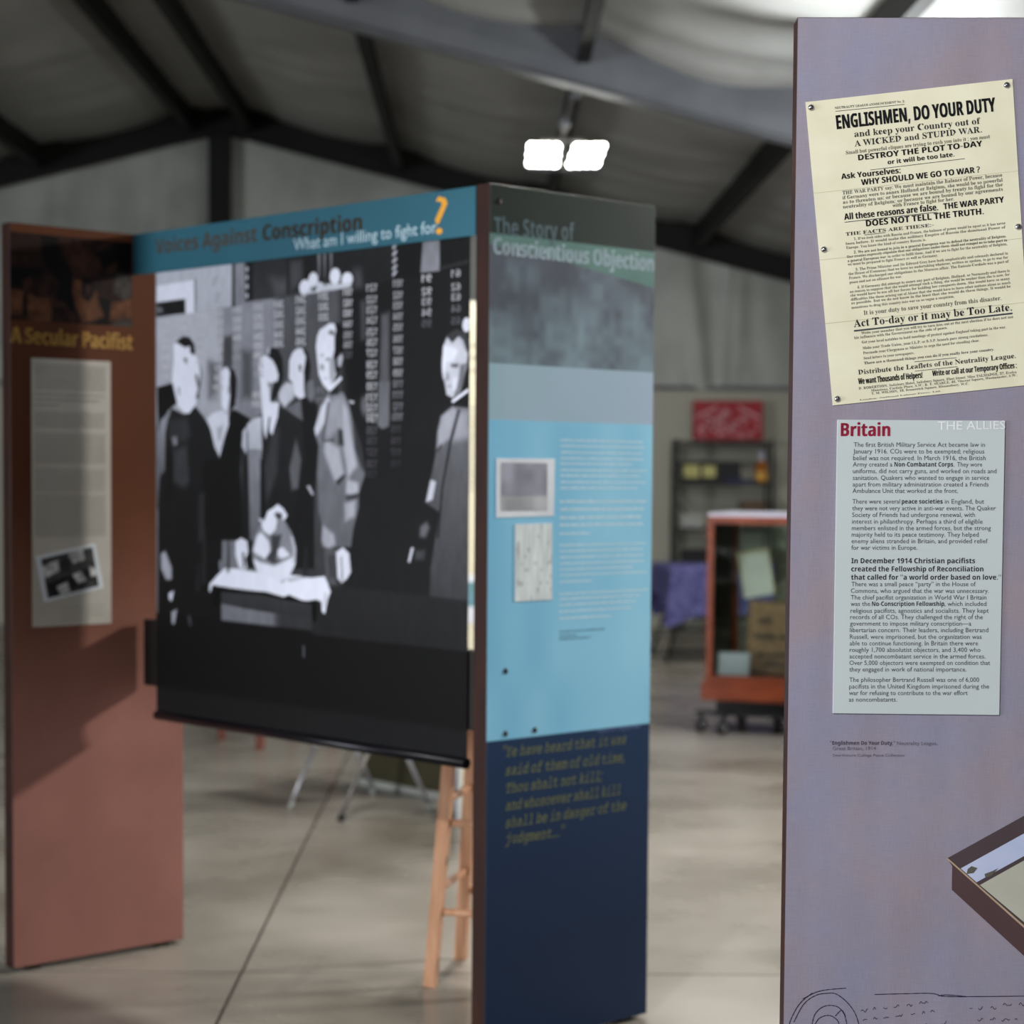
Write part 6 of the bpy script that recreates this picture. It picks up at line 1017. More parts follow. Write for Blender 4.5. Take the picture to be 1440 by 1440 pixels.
def letters(mb, lines, y=-0.0006, mirror=False):
    """each line: alphabet, words, start s z, end s z, capital height; set between its two ends"""
    for f, text, s0, z0, s1, z1, cap in lines:
        thick = 3 if f == 'heavy' else 1
        f = {'heavy': 'bold', 'roman': 'serif'}.get(f, f)
        pos, x = [], 0.0
        for ch in text:
            k = glyph(f, ch); pos.append((k, x)); x += ADV[k]
        last = pos[-1][0]
        wid = pos[-1][1] + (GV[last][:, 0].max() if len(GV[last]) else ADV[last])
        first = GV[pos[0][0]][:, 0].min() if len(GV[pos[0][0]]) else 0
        L = math.hypot(s1 - s0, z1 - z0); ux, uz = (s1 - s0) / L, (z1 - z0) / L
        kx = L / (wid - first)
        for k, x in pos:
            V = GV[k]
            if not len(V): continue
            xs = (V[:, 0] + x - first) * kx; zs = V[:, 1] * cap
            if mirror: xs = L - xs
            for q in range(thick):               # heavier strokes: the letter again, a hair to the side
                d = cap * 0.028 * q
                mb.add([(s0 + (a + d) * ux - b * uz, y, z0 + (a + d) * uz + b * ux) for a, b in zip(xs, zs)], [tuple(t) for t in GT[k]])
    return mb
def write(lines, m, parent, y=-0.0006, name='lettering', label=None, slant=0.0, mirror=False):
    """every printed line is a piece of its own"""
    for l in lines:
        mb = letters(MB(), [l], y, mirror)
        if slant: mb.v = [(a + (c - l[3]) * slant, b, c) for a, b, c in mb.v]
        o = mb.build(name, m, parent)
        if label: o['label'] = label
def stuff(o): o['kind'] = 'stuff'; return o
def print_bars(mb, blocks, y=-0.0006, seed=0):
    """lines of print too small to read: broken runs of short strokes"""
    r = random.Random(seed)
    for h, rows in blocks:
        for s0, s1, z in rows:
            s = s0
            while s < s1:
                w = r.uniform(1.2, 6.5) * h
                e = min(s + w, s1); a = s
                while a < e:
                    hh = h * 1.25 * r.choice((0.62, 0.62, 0.75, 1.0)); b = min(a + h * 0.42, e)
                    mb.add([(a, y, z), (b, y, z), (b, y, z + hh), (a, y, z + hh)], [(0, 1, 2, 3)])
                    a = b + h * 0.13
                s = e + h * 0.6
    return mb
def quad(mb, q, y=-0.0004):
    return mb.add([(a, y, b) for a, b in q], [tuple(range(len(q)))])
def plate(mb, q, y0, y1):
    return mb.prism(q, y0, y1)

# ---- flat pictures: a fine sheet whose printed colours are laid down shape by shape
def paint_sheet(name, s0, s1, z0, z1, ns, nz, base, ops, m, parent, y=-0.0004, fn=None):
    S, Z = np.meshgrid(np.linspace(s0, s1, ns), np.linspace(z0, z1, nz))
    colr = np.zeros((nz, ns, 3)) + np.array(base if not isinstance(base, (int, float)) else (base,) * 3, float)
    for kind, c1, c2, fe, pts in ops:
        P = np.array(pts); lo = P.min(0) - fe; hi = P.max(0) + fe
        i0, i1 = np.searchsorted(Z[:, 0], [lo[1], hi[1]]); j0, j1 = np.searchsorted(S[0], [lo[0], hi[0]])
        if i1 <= i0 or j1 <= j0: continue
        x = S[i0:i1, j0:j1]; z = Z[i0:i1, j0:j1]
        d2 = np.full(x.shape, 1e9); ins = np.zeros(x.shape, bool)
        for k in range(len(P)):
            ax, az = P[k]; bx, bz = P[(k + 1) % len(P)]
            ex, ez = bx - ax, bz - az; l2 = ex * ex + ez * ez + 1e-12
            t = np.clip(((x - ax) * ex + (z - az) * ez) / l2, 0, 1)
            d2 = np.minimum(d2, (x - ax - t * ex) ** 2 + (z - az - t * ez) ** 2)
            cr = (az > z) != (bz > z)
            ins ^= cr & (x < (bx - ax) * (z - az) / ((bz - az) if bz != az else 1e-12) + ax)
        sd = np.sqrt(d2) * np.where(ins, 1, -1)
        a = np.clip(sd / (2 * fe) + 0.5, 0, 1); a = a * a * (3 - 2 * a)
        c1 = np.array((c1,) * 3 if isinstance(c1, (int, float)) else c1, float)
        c2 = np.array((c2,) * 3 if isinstance(c2, (int, float)) else c2, float)
        g = ((P[:, 1].max() - z) / (P[:, 1].max() - P[:, 1].min() + 1e-9)).clip(0, 1)[..., None]
        cc = c1 * (1 - g) + c2 * g
        colr[i0:i1, j0:j1] = colr[i0:i1, j0:j1] * (1 - a[..., None]) + cc * a[..., None]
    if fn is not None: colr = fn(colr, S, Z)
    co = np.stack([S, np.full(S.shape, y), Z], -1).reshape(-1, 3)
    idx = np.arange(ns * nz).reshape(nz, ns)
    fc = np.stack([idx[:-1, :-1], idx[:-1, 1:], idx[1:, 1:], idx[1:, :-1]], -1).reshape(-1, 4)
    me = bpy.data.meshes.new(name)
    me.vertices.add(len(co)); me.vertices.foreach_set('co', co.ravel())
    me.loops.add(fc.size); me.loops.foreach_set('vertex_index', fc.ravel())
    me.polygons.add(len(fc)); me.polygons.foreach_set('loop_start', np.arange(0, fc.size, 4)); me.polygons.foreach_set('loop_total', np.full(len(fc), 4))
    me.update()
    c = colr.reshape(-1, 3).clip(0, 255) / 255.0
    c = np.where(c <= 0.04045, c / 12.92, ((c + 0.055) / 1.055) ** 2.4)
    at = me.color_attributes.new('print', 'FLOAT_COLOR', 'POINT')
    at.data.foreach_set('color', np.concatenate([c, np.ones((len(c), 1))], 1).ravel())
    me.materials.append(m)
    o = bpy.data.objects.new(name, me); COL.objects.link(o); o.parent = parent
    return o
def value_noise(S, Z, scale, seed, sx=1.0):
    r = np.random.RandomState(seed); T = r.rand(64, 64)
    x = S * scale * sx; z = Z * scale; xi = np.floor(x).astype(int); zi = np.floor(z).astype(int)
    fx = x - xi; fz = z - zi; fx = fx * fx * (3 - 2 * fx); fz = fz * fz * (3 - 2 * fz)
    g = lambda a, b: T[a % 64, b % 64]
    return (g(xi, zi) * (1 - fx) + g(xi + 1, zi) * fx) * (1 - fz) + (g(xi, zi + 1) * (1 - fx) + g(xi + 1, zi + 1) * fx) * fz

# ------------------------------------------------------------------ materials
M = {}
M['slab'] = mat('polished_concrete', (160, 154, 145), 0.28, (108, 102, 92), 1.1, detail=8, rvar=0.10, bump=0.05, lo=0.3, hi=0.7)
M['joint'] = mat('joint_filler', (50, 48, 44), 0.8)
M['liner'] = mat('wall_liner', (172, 170, 156), 0.55, (160, 158, 144), 0.8, bump=0.05)
M['vinyl'] = mat('white_vinyl_insulation', (172, 175, 168), 0.42, (152, 155, 148), 2.0, bump=0.25)
M['roofvinyl'] = mat('roof_insulation_facing', (164, 164, 160), 0.5, (146, 146, 142), 1.2, bump=0.3)
M['steel'] = mat('grey_painted_steel', (104, 106, 110), 0.6, (92, 94, 98), 3)
M['darksteel'] = mat('near_black_steel', (20, 20, 18), 0.7, (15, 15, 13), 3)  # darker tone for purlins, end frame and ridge column
M['outside'] = mat('outdoor_concrete', (170, 168, 160), 0.9)
M['edge'] = mat('dark_stained_edge', (50, 23, 16), 0.45, (38, 17, 11), 6, stretch=(6, 6, 1))
M['edge_c'] = mat('dark_brown_edge', (66, 42, 38), 0.5, (54, 33, 29), 6, stretch=(6, 6, 1))
M['rim'] = mat('laminate_rim', (92, 104, 108), 0.4)
M['foot'] = mat('black_levelling_foot', (18, 17, 17), 0.5)
M['plate'] = mat('grey_text_plate', (196, 191, 180), 0.5, (188, 182, 172), 5)
M['ink'] = mat('black_ink', (24, 25, 30), 0.7)
M['greyink'] = mat('dark_grey_ink', (62, 66, 72), 0.7)
M['fadeink'] = mat('faded_poster_ink', (84, 82, 74), 0.7)
M['faint'] = mat('faint_grey_ink', (140, 135, 125), 0.7)
M['caption'] = mat('caption_ink', (92, 84, 100), 0.7)
M['captiondark'] = mat('caption_bold_ink', (60, 52, 66), 0.7)
M['red'] = mat('title_red', (176, 44, 76), 0.6)
M['white'] = mat('title_white', (226, 229, 234), 0.6)
M['gold'] = mat('title_gold', (220, 172, 84), 0.5)
M['brown'] = mat('title_brown', (76, 58, 38), 0.5)
M['pale'] = mat('title_pale_blue', (196, 220, 232), 0.5)
M['yellow'] = mat('question_yellow', (232, 166, 48), 0.5)
M['teal_dark'] = mat('title_dim_teal', (44, 80, 90), 0.5)
M['olive'] = mat('quotation_olive', (118, 122, 74), 0.5)
M['lavender'] = mat('reference_lavender', (110, 125, 175), 0.5)
M['paleprint'] = mat('pale_blue_print', (226, 243, 251), 0.5)
M['dimprint'] = mat('dim_blue_print', (84, 124, 150), 0.5)
M['header'] = mat('teal_header_laminate', (46, 100, 118), 0.4, (43, 95, 112), 3)
M['bar'] = mat('black_anodised_bar', (20, 20, 26), 0.32, metallic=0.3)
M['beam'] = mat('black_crossbeam', (22, 16, 14), 0.5)
M['print'] = mat_attr('printed_fabric', 0.45, 0.03, 200, 0.12)
M['laminate'] = mat_attr('printed_laminate', 0.34, 0.03, 400, 0.12)
M['photopaper'] = mat('photo_border', (226, 232, 240), 0.5)
M['poster'] = mat('aged_cream_paper', (216, 213, 190), 0.62, (206, 202, 177), 14, bump=0.08, lo=0.3, hi=0.7)
M['crease'] = mat('paper_crease', (186, 182, 154), 0.7)
M['bluegrey'] = mat('pale_blue_grey_plate', (182, 191, 193), 0.55, (178, 187, 189), 4)
M['plateedge'] = mat('plate_edge', (150, 146, 138), 0.6)
M['chrome'] = mat('polished_pin_metal', (190, 190, 196), 0.12, metallic=1.0, nscale=2)
M['screw'] = mat('dark_screw', (52, 40, 38), 0.4, metallic=0.6)
M['wood'] = mat('stool_beech', (200, 154, 122), 0.42, (176, 128, 96), 5, stretch=(9, 9, 1))
M['redwood'] = mat('reddish_chair_wood', (120, 70, 58), 0.45, (100, 54, 44), 5, stretch=(9, 9, 1))
M['silver'] = mat('brushed_aluminium', (196, 196, 202), 0.35, metallic=0.6)
M['greymetal'] = mat('grey_tube', (130, 126, 122), 0.4, metallic=0.4)
M['oliveb'] = mat('olive_board', (66, 62, 40), 0.6, (56, 52, 32), 4)
M['cream'] = mat('cream_print', (226, 220, 196), 0.5, (216, 210, 186), 4)
M['rack'] = mat('charcoal_shelf_steel', (40, 40, 38), 0.5)
M['shelfboard'] = mat('charcoal_shelf_board', (52, 52, 50), 0.6)
M['case'] = mat('red_brown_case_wood', (134, 64, 36), 0.34, (108, 48, 26), 4, stretch=(1, 1, 6))
M['casetop'] = mat('pale_case_top', (190, 190, 206), 0.4)
M['black'] = mat('black_plastic', (22, 23, 26), 0.5)
M['sack'] = mat('tan_burlap', (168, 132, 98), 0.9, (146, 112, 82), 30, bump=0.5)
M['sackink'] = mat('sack_print', (72, 62, 62), 0.8)
M['card'] = mat('white_card', (232, 234, 242), 0.5)
M['paper'] = mat('ivory_paper', (226, 226, 214), 0.6)
M['frame_gold'] = mat('pale_gold_edge', (224, 206, 160), 0.5)
M['stone'] = mat('off_white_stone', (196, 190, 178), 0.6)
M['cloth'] = mat('blue_violet_patterned_cloth', (62, 61, 108), 0.8, (90, 89, 136), 26, lo=0.5, hi=0.56)
M['amber'] = mat('amber_liquid', (170, 100, 20), 0.15, (140, 78, 12), 3)
M['amberlabel'] = mat('amber_label', (220, 170, 70), 0.4)
M['neck'] = mat('bottle_neck_glass', (180, 184, 200), 0.15)
M['signred'] = mat('red_sign_board', (158, 28, 40), 0.5)
M['signpink'] = mat('pinkish_white_print', (208, 150, 156), 0.6)
M['blue'] = mat('dark_blue_box', (34, 44, 92), 0.5)
M['boxyellow'] = mat('pale_yellow_label', (196, 190, 124), 0.6)
M['cardboard'] = mat('brown_cardboard', (104, 86, 70), 0.8)
M['greybox'] = mat('grey_white_box', (168, 170, 164), 0.7)
M['pattern'] = mat('pale_figured_cloth', (176, 178, 160), 0.8, (120, 116, 96), 30)
M['led'] = mat('led_lens', (255, 255, 250), 0.3, emit=(255, 255, 246), estr=22)
M['boxside'] = mat('printed_box_side', (76, 56, 58), 0.6, (70, 50, 52), 8)
M['boxrim'] = mat('printed_box_rim', (70, 58, 62), 0.6)
M['boxmap'] = mat('printed_map', (164, 174, 204), 0.6, (178, 186, 212), 12)
M['boxpaper'] = mat('printed_leaflet', (170, 170, 158), 0.6, (160, 160, 148), 8)
M['boxedge'] = mat('printed_pale_edge', (168, 146, 122), 0.6)
M['drawn'] = mat('drawn_ink', (40, 36, 58), 0.7)
def glass():
    m = bpy.data.materials.new('case_glass'); m.use_nodes = True
    nt = m.node_tree; nt.nodes.clear(); L = nt.links.new
    o = nt.nodes.new('ShaderNodeOutputMaterial'); mx = nt.nodes.new('ShaderNodeMixShader'); fr = nt.nodes.new('ShaderNodeFresnel')
    t = nt.nodes.new('ShaderNodeBsdfTransparent'); g = nt.nodes.new('ShaderNodeBsdfGlossy')
    t.inputs[0].default_value = (0.90, 0.95, 0.93, 1); g.inputs['Roughness'].default_value = 0.02; fr.inputs[0].default_value = 1.5
    L(fr.outputs[0], mx.inputs[0]); L(t.outputs[0], mx.inputs[1]); L(g.outputs[0], mx.inputs[2]); L(mx.outputs[0], o.inputs[0])
    return m
M['glass'] = glass()
def linen():
    """lilac linen print with warm and cool clouds and a fine weave"""
    m = bpy.data.materials.new('lilac_linen_print'); m.use_nodes = True
    nt = m.node_tree; b = nt.nodes['Principled BSDF']; L = nt.links.new
    b.inputs['Roughness'].default_value = 0.55
    tc = nt.nodes.new('ShaderNodeTexCoord')
    n1 = nt.nodes.new('ShaderNodeTexNoise'); n1.inputs['Scale'].default_value = 7; n1.inputs['Detail'].default_value = 5
    L(tc.outputs['Object'], n1.inputs['Vector'])
    r = nt.nodes.new('ShaderNodeValToRGB'); r.color_ramp.elements[0].position = 0.34; r.color_ramp.elements[1].position = 0.68
    r.color_ramp.elements[0].color = (*lin((128, 127, 148)), 1); r.color_ramp.elements[1].color = (*lin((137, 126, 136)), 1)
    L(n1.outputs['Fac'], r.inputs['Fac'])
    out = r.outputs['Color']
    for sc_, amp in (((900, 900, 40), 0.16), ((40, 40, 700), 0.12), ((14, 14, 3), 0.16)):
        mp = nt.nodes.new('ShaderNodeMapping'); mp.inputs['Scale'].default_value = sc_
        n = nt.nodes.new('ShaderNodeTexNoise'); n.inputs['Scale'].default_value = 1.0; n.inputs['Detail'].default_value = 2
        mr = nt.nodes.new('ShaderNodeMapRange'); mr.inputs['To Min'].default_value = 1 - amp; mr.inputs['To Max'].default_value = 1 + amp
        vm = nt.nodes.new('ShaderNodeVectorMath'); vm.operation = 'SCALE'
        L(tc.outputs['Object'], mp.inputs['Vector']); L(mp.outputs['Vector'], n.inputs['Vector']); L(n.outputs['Fac'], mr.inputs['Value'])
        L(out, vm.inputs[0]); L(mr.outputs['Result'], vm.inputs['Scale']); out = vm.outputs['Vector']
    L(out, b.inputs['Base Color'])
    return m
M['linen'] = linen()

# ------------------------------------------------------------------ the building
RX, RZ, PITCHR = -2.47, 4.86, 0.25            # ridge, 3-in-12 roof
XL, XR, YB, YF = -11.5, 6.6, 18.55, -5.0
def roof_z(x): return RZ - PITCHR * abs(x - RX)

floor = struct_(MB().box(XL, XR, YF, YB, -0.16, -0.012).build('floor', M['joint']))
xs_ = [XL, -6.7, -0.69, 5.3, XR]; ys_ = [YF, -0.98, 5.606, 12.2, YB]
for i in range(4):
    for j in range(4):
        MB().box(xs_[i] + 0.005, xs_[i + 1] - 0.005, ys_[j] + 0.004, ys_[j + 1] - 0.004, -0.012, 0.0).build('slab', M['slab'], floor)
struct_(MB().box(-40, 40, -40, 50, -0.3, -0.17).build('ground', M['outside']))

# back wall: smooth liner below, wrinkled vinyl above, trim between
wall_back = MB().box(XL, XR, YB, YB + 0.12, 0, 2.25)
wall_back = struct_(wall_back.build('wall_back', M['liner']))
r = random.Random(5)
folds = [(r.uniform(XL, XR), r.uniform(0.06, 0.22), r.uniform(0.008, 0.030), r.uniform(-0.25, 0.25)) for _ in range(70)]
folds += [(1.9, 0.07, 0.05, -0.16), (1.98, 0.06, 0.05, -0.12), (2.25, 0.05, 0.045, 0.03), (2.38, 0.06, 0.03, 0.05), (1.75, 0.08, 0.04, -0.10)]
def vinyl_sheet():
    mb = MB(); nx, nz = 420, 12
    for i in range(nx + 1):
        x = XL + (XR - XL) * i / nx
        for k in range(nz + 1):
            z = 2.25 + (roof_z(x) - 2.25) * k / nz
            d = sum(a * math.exp(-((x - c - lean * (z - 3)) / w) ** 2) for c, w, a, lean in folds)
            mb.v.append((x, YB + 0.04 - d, z))
    mb.f = [(i * (nz + 1) + k, (i + 1) * (nz + 1) + k, (i + 1) * (nz + 1) + k + 1, i * (nz + 1) + k + 1) for i in range(nx) for k in range(nz)]
    mb.sm = [True] * len(mb.f)
    return mb
vinyl_sheet().build('insulation_sheet', M['vinyl'], wall_back)
MB().box(XL, XR, YB - 0.025, YB + 0.01, 2.245, 2.285).build('trim', M['steel'], wall_back)
for k in range(14):
    x = XL + 0.6 + k * 1.28
    MB().box(x, x + 0.012, YB - 0.004, YB + 0.004, 0, 2.24).build('seam', M['liner'], wall_back)
MB().box(RX - 0.10, RX + 0.10, YB - 0.20, YB - 0.06, 0, RZ - 0.27).build('column', M['darksteel'], wall_back)
struct_(MB().box(XL - 0.12, XL, YF, YB, 0, roof_z(XL)).build('wall_left', M['liner']))
wr = MB().box(XR, XR + 0.12, YF, 4.4, 0, roof_z(XR)).box(XR, XR + 0.12, 10.4, YB, 0, roof_z(XR)).box(XR, XR + 0.12, 4.4, 10.4, 2.48, roof_z(XR))
struct_(wr.build('wall_right', M['liner']))
wf = MB().box(XL, -0.2, YF - 0.12, YF, 0, 2.3).box(5.6, XR, YF - 0.12, YF, 0, 2.3)
struct_(wf.build('wall_front', M['liner']))

# roof insulation and frame
def ceiling_sheet():
    mb = MB(); rr = random.Random(9)
    fy = [(rr.uniform(YF, YB), rr.uniform(0.05, 0.25), rr.uniform(0.01, 0.05), rr.uniform(-0.15, 0.15)) for _ in range(60)]
    offs = [0.27, 1.66, 3.04, 4.42, 5.80, 7.2, 8.6, 9.3]
    xs = []
    for side in (-1, 1):
        l = [RX + side * t for t in np.linspace(0, 9.15, 74)]
        xs += l[::-1] if side < 0 else l[1:]
    xs = [x for x in xs if XL - 0.1 <= x <= XR + 0.1]; nys = 200
    for x in xs:
        d = abs(x - RX)
        pr = [-0.27] + offs; k = max(i for i in range(len(pr)) if pr[i] <= d + 1e-6)
        k = min(k, len(pr) - 2); t = (d - pr[k]) / (pr[k + 1] - pr[k])
        sag = 0.07 * math.sin(math.pi * max(0, min(1, t)))
        for j in range(nys + 1):
            y = YF + (YB + 0.06 - YF) * j / nys
            w = sum(a * math.exp(-((y - c - l * d) / w_) ** 2) for c, w_, a, l in fy) * (0.3 + 0.7 * math.sin(math.pi * max(0, min(1, t))))
            mb.v.append((x, y, roof_z(x) - sag - w + 0.02))
    n = nys + 1
    mb.f = [(i * n + j, (i + 1) * n + j, (i + 1) * n + j + 1, i * n + j + 1) for i in range(len(xs) - 1) for j in range(nys)]
    mb.sm = [True] * len(mb.f)
    return mb
ceiling = struct_(ceiling_sheet().build('ceiling', M['roofvinyl']))
rs = MB()
for side in (-1, 1):
    xe = XL - 0.4 if side < 0 else XR + 0.4
    rs.add([(RX, YF - 0.3, RZ + 0.08), (xe, YF - 0.3, roof_z(xe) + 0.08), (xe, YB + 0.4, roof_z(xe) + 0.08), (RX, YB + 0.4, RZ + 0.08),
            (RX, YF - 0.3, RZ + 0.12), (xe, YF - 0.3, roof_z(xe) + 0.12), (xe, YB + 0.4, roof_z(xe) + 0.12), (RX, YB + 0.4, RZ + 0.12)],
           [(0, 1, 2, 3), (4, 5, 6, 7), (0, 1, 5, 4), (1, 2, 6, 5), (2, 3, 7, 6), (3, 0, 4, 7)])
rs.build('roof_sheet', M['steel'], ceiling)
for side in (-1, 1):
    for d in (0.27, 1.66, 3.04, 4.42, 5.80, 7.2, 8.6):
        x = RX + side * d
        if not (XL < x < XR): continue
        z = roof_z(x)
        MB().box(x - 0.012, x + 0.012, YF, YB - 0.1, z - 0.20, z + 0.02).box(x - 0.04, x + 0.04, YF, YB - 0.1, z - 0.205, z - 0.19).build('purlin', M['darksteel'], ceiling)
def rafter(y, depth, web, m):
    for side in (-1, 1):
        xe = XL + 0.05 if side < 0 else XR - 0.05
        mb = MB()
        def slab(dz0, dz1, hw):
            mb.add([(RX, y - hw, RZ - dz0), (xe, y - hw, roof_z(xe) - dz0), (xe, y + hw, roof_z(xe) - dz0), (RX, y + hw, RZ - dz0),
                    (RX, y - hw, RZ - dz1), (xe, y - hw, roof_z(xe) - dz1), (xe, y + hw, roof_z(xe) - dz1), (RX, y + hw, RZ - dz1)],
                   [(0, 1, 2, 3), (4, 5, 6, 7), (0, 1, 5, 4), (1, 2, 6, 5), (2, 3, 7, 6), (3, 0, 4, 7)])
        slab(0.0, 0.012, web); slab(0.012, depth - 0.012, 0.006); slab(depth - 0.012, depth, web)
        mb.build('rafter', m, ceiling)
        xc = xe - side * 0.12
        MB().box(xc - 0.12, xc + 0.12, y - web, y + web, 0, roof_z(xe) - depth).build('column', m, ceiling)
rafter(YB - 0.13, 0.28, 0.07, M['darksteel'])
for y in (11.9, 5.3, -1.3): rafter(y, 0.36, 0.08, M['steel'])

# ------------------------------------------------------------------ exhibition panels
PH, PT = 2.134, 0.048
def feet(p, w):
    for s in (0.07, w - 0.07):
        MB().box(s - 0.02, s + 0.02, 0.006, 0.042, 0.0, 0.012).build('foot', M['foot'], p)
YA, YBn, YC = 0.7150, 0.7275, -0.0368

# --- rust-brown panel at the left
WA = 0.569
pa = thing('exhibition_panel', 'rust brown free-standing panel headed A Secular Pacifist, at the left', 'display panel', (-1.339, 5.582, 0), YA, 'free-standing exhibition panels')
MB().box(0, WA, 0.001, PT, 0.012, PH, bev=0.0012).build('core', M['edge'], pa)
def rust(c, S, Z):
    t = ((1.5 - Z) / 0.9).clip(0, 1)[..., None]; t = t * t * (3 - 2 * t)
    c = np.array((96, 56, 35.)) * (1 - t) + np.array((170, 120, 110.)) * t
    n = value_noise(S, Z, 9, 2)[..., None] * 0.5 + value_noise(S, Z, 40, 3)[..., None] * 0.2
    return c * (0.93 + 0.14 * n)
paint_sheet('face', 0.001, WA - 0.001, 0.014, PH - 0.001, 30, 110, 100, [], M['laminate'], pa, 0.0, rust)
feet(pa, WA)
def dark_grain(c, S, Z): return c * (0.8 + 0.4 * value_noise(S, Z, 60, 8)[..., None])
paint_sheet('duotone_photo', 0.001, 0.394, 1.862, 2.108, 150, 110, (42, 27, 22), APHOTO, M['laminate'], pa, -0.0006, dark_grain)['label'] = 'dark brown photograph of a crowd of listeners in light clothes'
write(AT[0][1], M['gold'], pa)
sa0, sa1 = 0.0645, 0.3195
MB().box(sa0, sa1, -0.003, 0.0, 0.990, 1.757).build('text_plate', M['plate'], pa)
stuff(print_bars(MB(), AB, -0.0034, 6).build('small_print', M['faint'], pa))
stuff(print_bars(MB(), AB2, -0.0034, 8).build('small_print', M['faint'], pa))
plate(MB(), PHQ, -0.005, -0.003).build('small_photo', M['photopaper'], pa)['label'] = 'small tilted black and white photograph with a white border'
inner = [(sum(q[0] for q in PHQ) / 4 + (q[0] - sum(w[0] for w in PHQ) / 4) * 0.86, sum(q[1] for q in PHQ) / 4 + (q[1] - sum(w[1] for w in PHQ) / 4) * 0.84) for q in PHQ]
o_ = [o for o in COL.objects if o.name.startswith('small_photo')][-1]
paint_sheet('picture', min(q[0] for q in inner) + 0.01, max(q[0] for q in inner) - 0.01, min(q[1] for q in inner) + 0.012, max(q[1] for q in inner) - 0.012, 60, 44, 66, PHOTO, M['print'], o_, -0.0054,
            lambda c, S, Z: c * (0.8 + 0.4 * value_noise(S, Z, 70, 4)[..., None]))
pic = o_.children[0]; cx0 = sum(q[0] for q in PHQ) / 4; cz0 = sum(q[1] for q in PHQ) / 4
tilt = math.atan2(PHQ[1][1] - PHQ[0][1], PHQ[1][0] - PHQ[0][0])
pic.data.transform(Matrix.Translation((cx0, 0, cz0)) @ Matrix.Rotation(-tilt, 4, 'Y') @ Matrix.Translation((-cx0, 0, -cz0)))

# --- teal and navy panel in the middle
WB = 0.5774
pb = thing('exhibition_panel', 'blue and navy free-standing panel headed The Story of Conscientious Objection', 'display panel', (0.0077, 4.7646, 0), YBn, 'free-standing exhibition panels')
MB().box(0, WB, 0.001, PT, 0.012, PH, bev=0.0012).build('core', M['edge'], pb)
def teal(c, S, Z):
    n1 = value_noise(S, Z, 14, 1); n2 = value_noise(S, Z, 45, 2); n3 = value_noise(S, Z, 6, 3, 2.0)
    z1 = BZ['z1']; z2 = BZ['z2']
    sl = np.interp(S, [q[0] for q in BZ['slant']], [q[1] for q in BZ['slant']])
    def blend(a, b, t): t = t.clip(0, 1)[..., None]; return np.array(a, float) * (1 - t) + np.array(b, float) * t
    cloud = blend((84, 90, 102), (126, 148, 158), (z1 - Z) / 0.30 * 0.8 + (n1 - 0.5) * 0.7 + (n2 - 0.5) * 0.4 + S * 0.3 - 0.1)  # brightens to the right: glare put into the printed colour
    cloud = cloud * (0.92 + 0.16 * n3[..., None])
    c = cloud
    c = np.where((Z > sl)[..., None], blend((88, 124, 118), (100, 138, 130), n1), c)
    c = np.where((Z > z1)[..., None], blend((26, 38, 35), (34, 46, 40), n3), c)
    c = np.where((Z < z2)[..., None], blend((150, 182, 194), (168, 186, 208), n3 * 0.6 + S), c)
    c = np.where((Z < 1.567)[..., None], blend((122, 188, 222), (154, 212, 238), n3 * 0.5 + S * 0.9), c)
    c = np.where((Z < 0.785)[..., None], blend((36, 56, 86), (30, 45, 70), (0.785 - Z) * 2), c)
    e = (np.minimum(np.minimum(S, WB - S), PH - Z) < 0.004)[..., None]
    return np.where(e, c * 0.6 + 60, c)
paint_sheet('face', 0.001, WB - 0.001, 0.014, PH - 0.001, 180, 640, 100, [], M['laminate'], pb, 0.0, teal)
feet(pb, WB)
for nm, ls in BT:
    write([l for l in ls if l[0] != 'type'], M[nm], pb); write([l for l in ls if l[0] == 'type'], M[nm], pb, slant=0.22)
stuff(print_bars(MB(), BB, -0.0006, 1).build('small_print', M['paleprint'], pb))
stuff(print_bars(MB(), BD, -0.0006, 5).build('small_print', M['dimprint'], pb))
fr = plate(MB(), BP['frame'], -0.002, 0.0).build('picture_plate', M['photopaper'], pb)
iq = BP['inner']
paint_sheet('picture', iq[0][0], iq[1][0] - 0.001, iq[2][1], iq[0][1] - 0.001, 50, 40, (150, 152, 166), [('p', (176, 180, 184), (168, 172, 178), 0.002, BP['inner_low'])], M['print'], fr, -0.0026,
            lambda c, S, Z: c * (0.85 + 0.3 * value_noise(S, Z, 30, 4)[..., None]))
nq = BP['note']
nt_ = plate(MB(), nq, -0.002, 0.0).build('note_plate', M['photopaper'], pb)
paint_sheet('picture', nq[0][0] + .001, nq[1][0] - .001, nq[3][1] + 0.001, nq[0][1] - .001, 40, 80, (206, 216, 218), [], M['print'], nt_, -0.0026,
            lambda c, S, Z: c * (0.96 + 0.16 * value_noise(S, Z, 18, 5, 7)[..., None] - 0.16 * (value_noise(S, Z, 60, 6, 1.5)[..., None] > 0.78)))
for s, z in BS:
    MB().lathe([(0.0001, 0.0045), (0.004, 0.004), (0.0065, 0.002), (0.0075, 0.0)], n=14, M=Matrix.Rotation(math.pi / 2, 4, 'X'), c=(s, 0, z)).build('screw', M['screw'], pb)

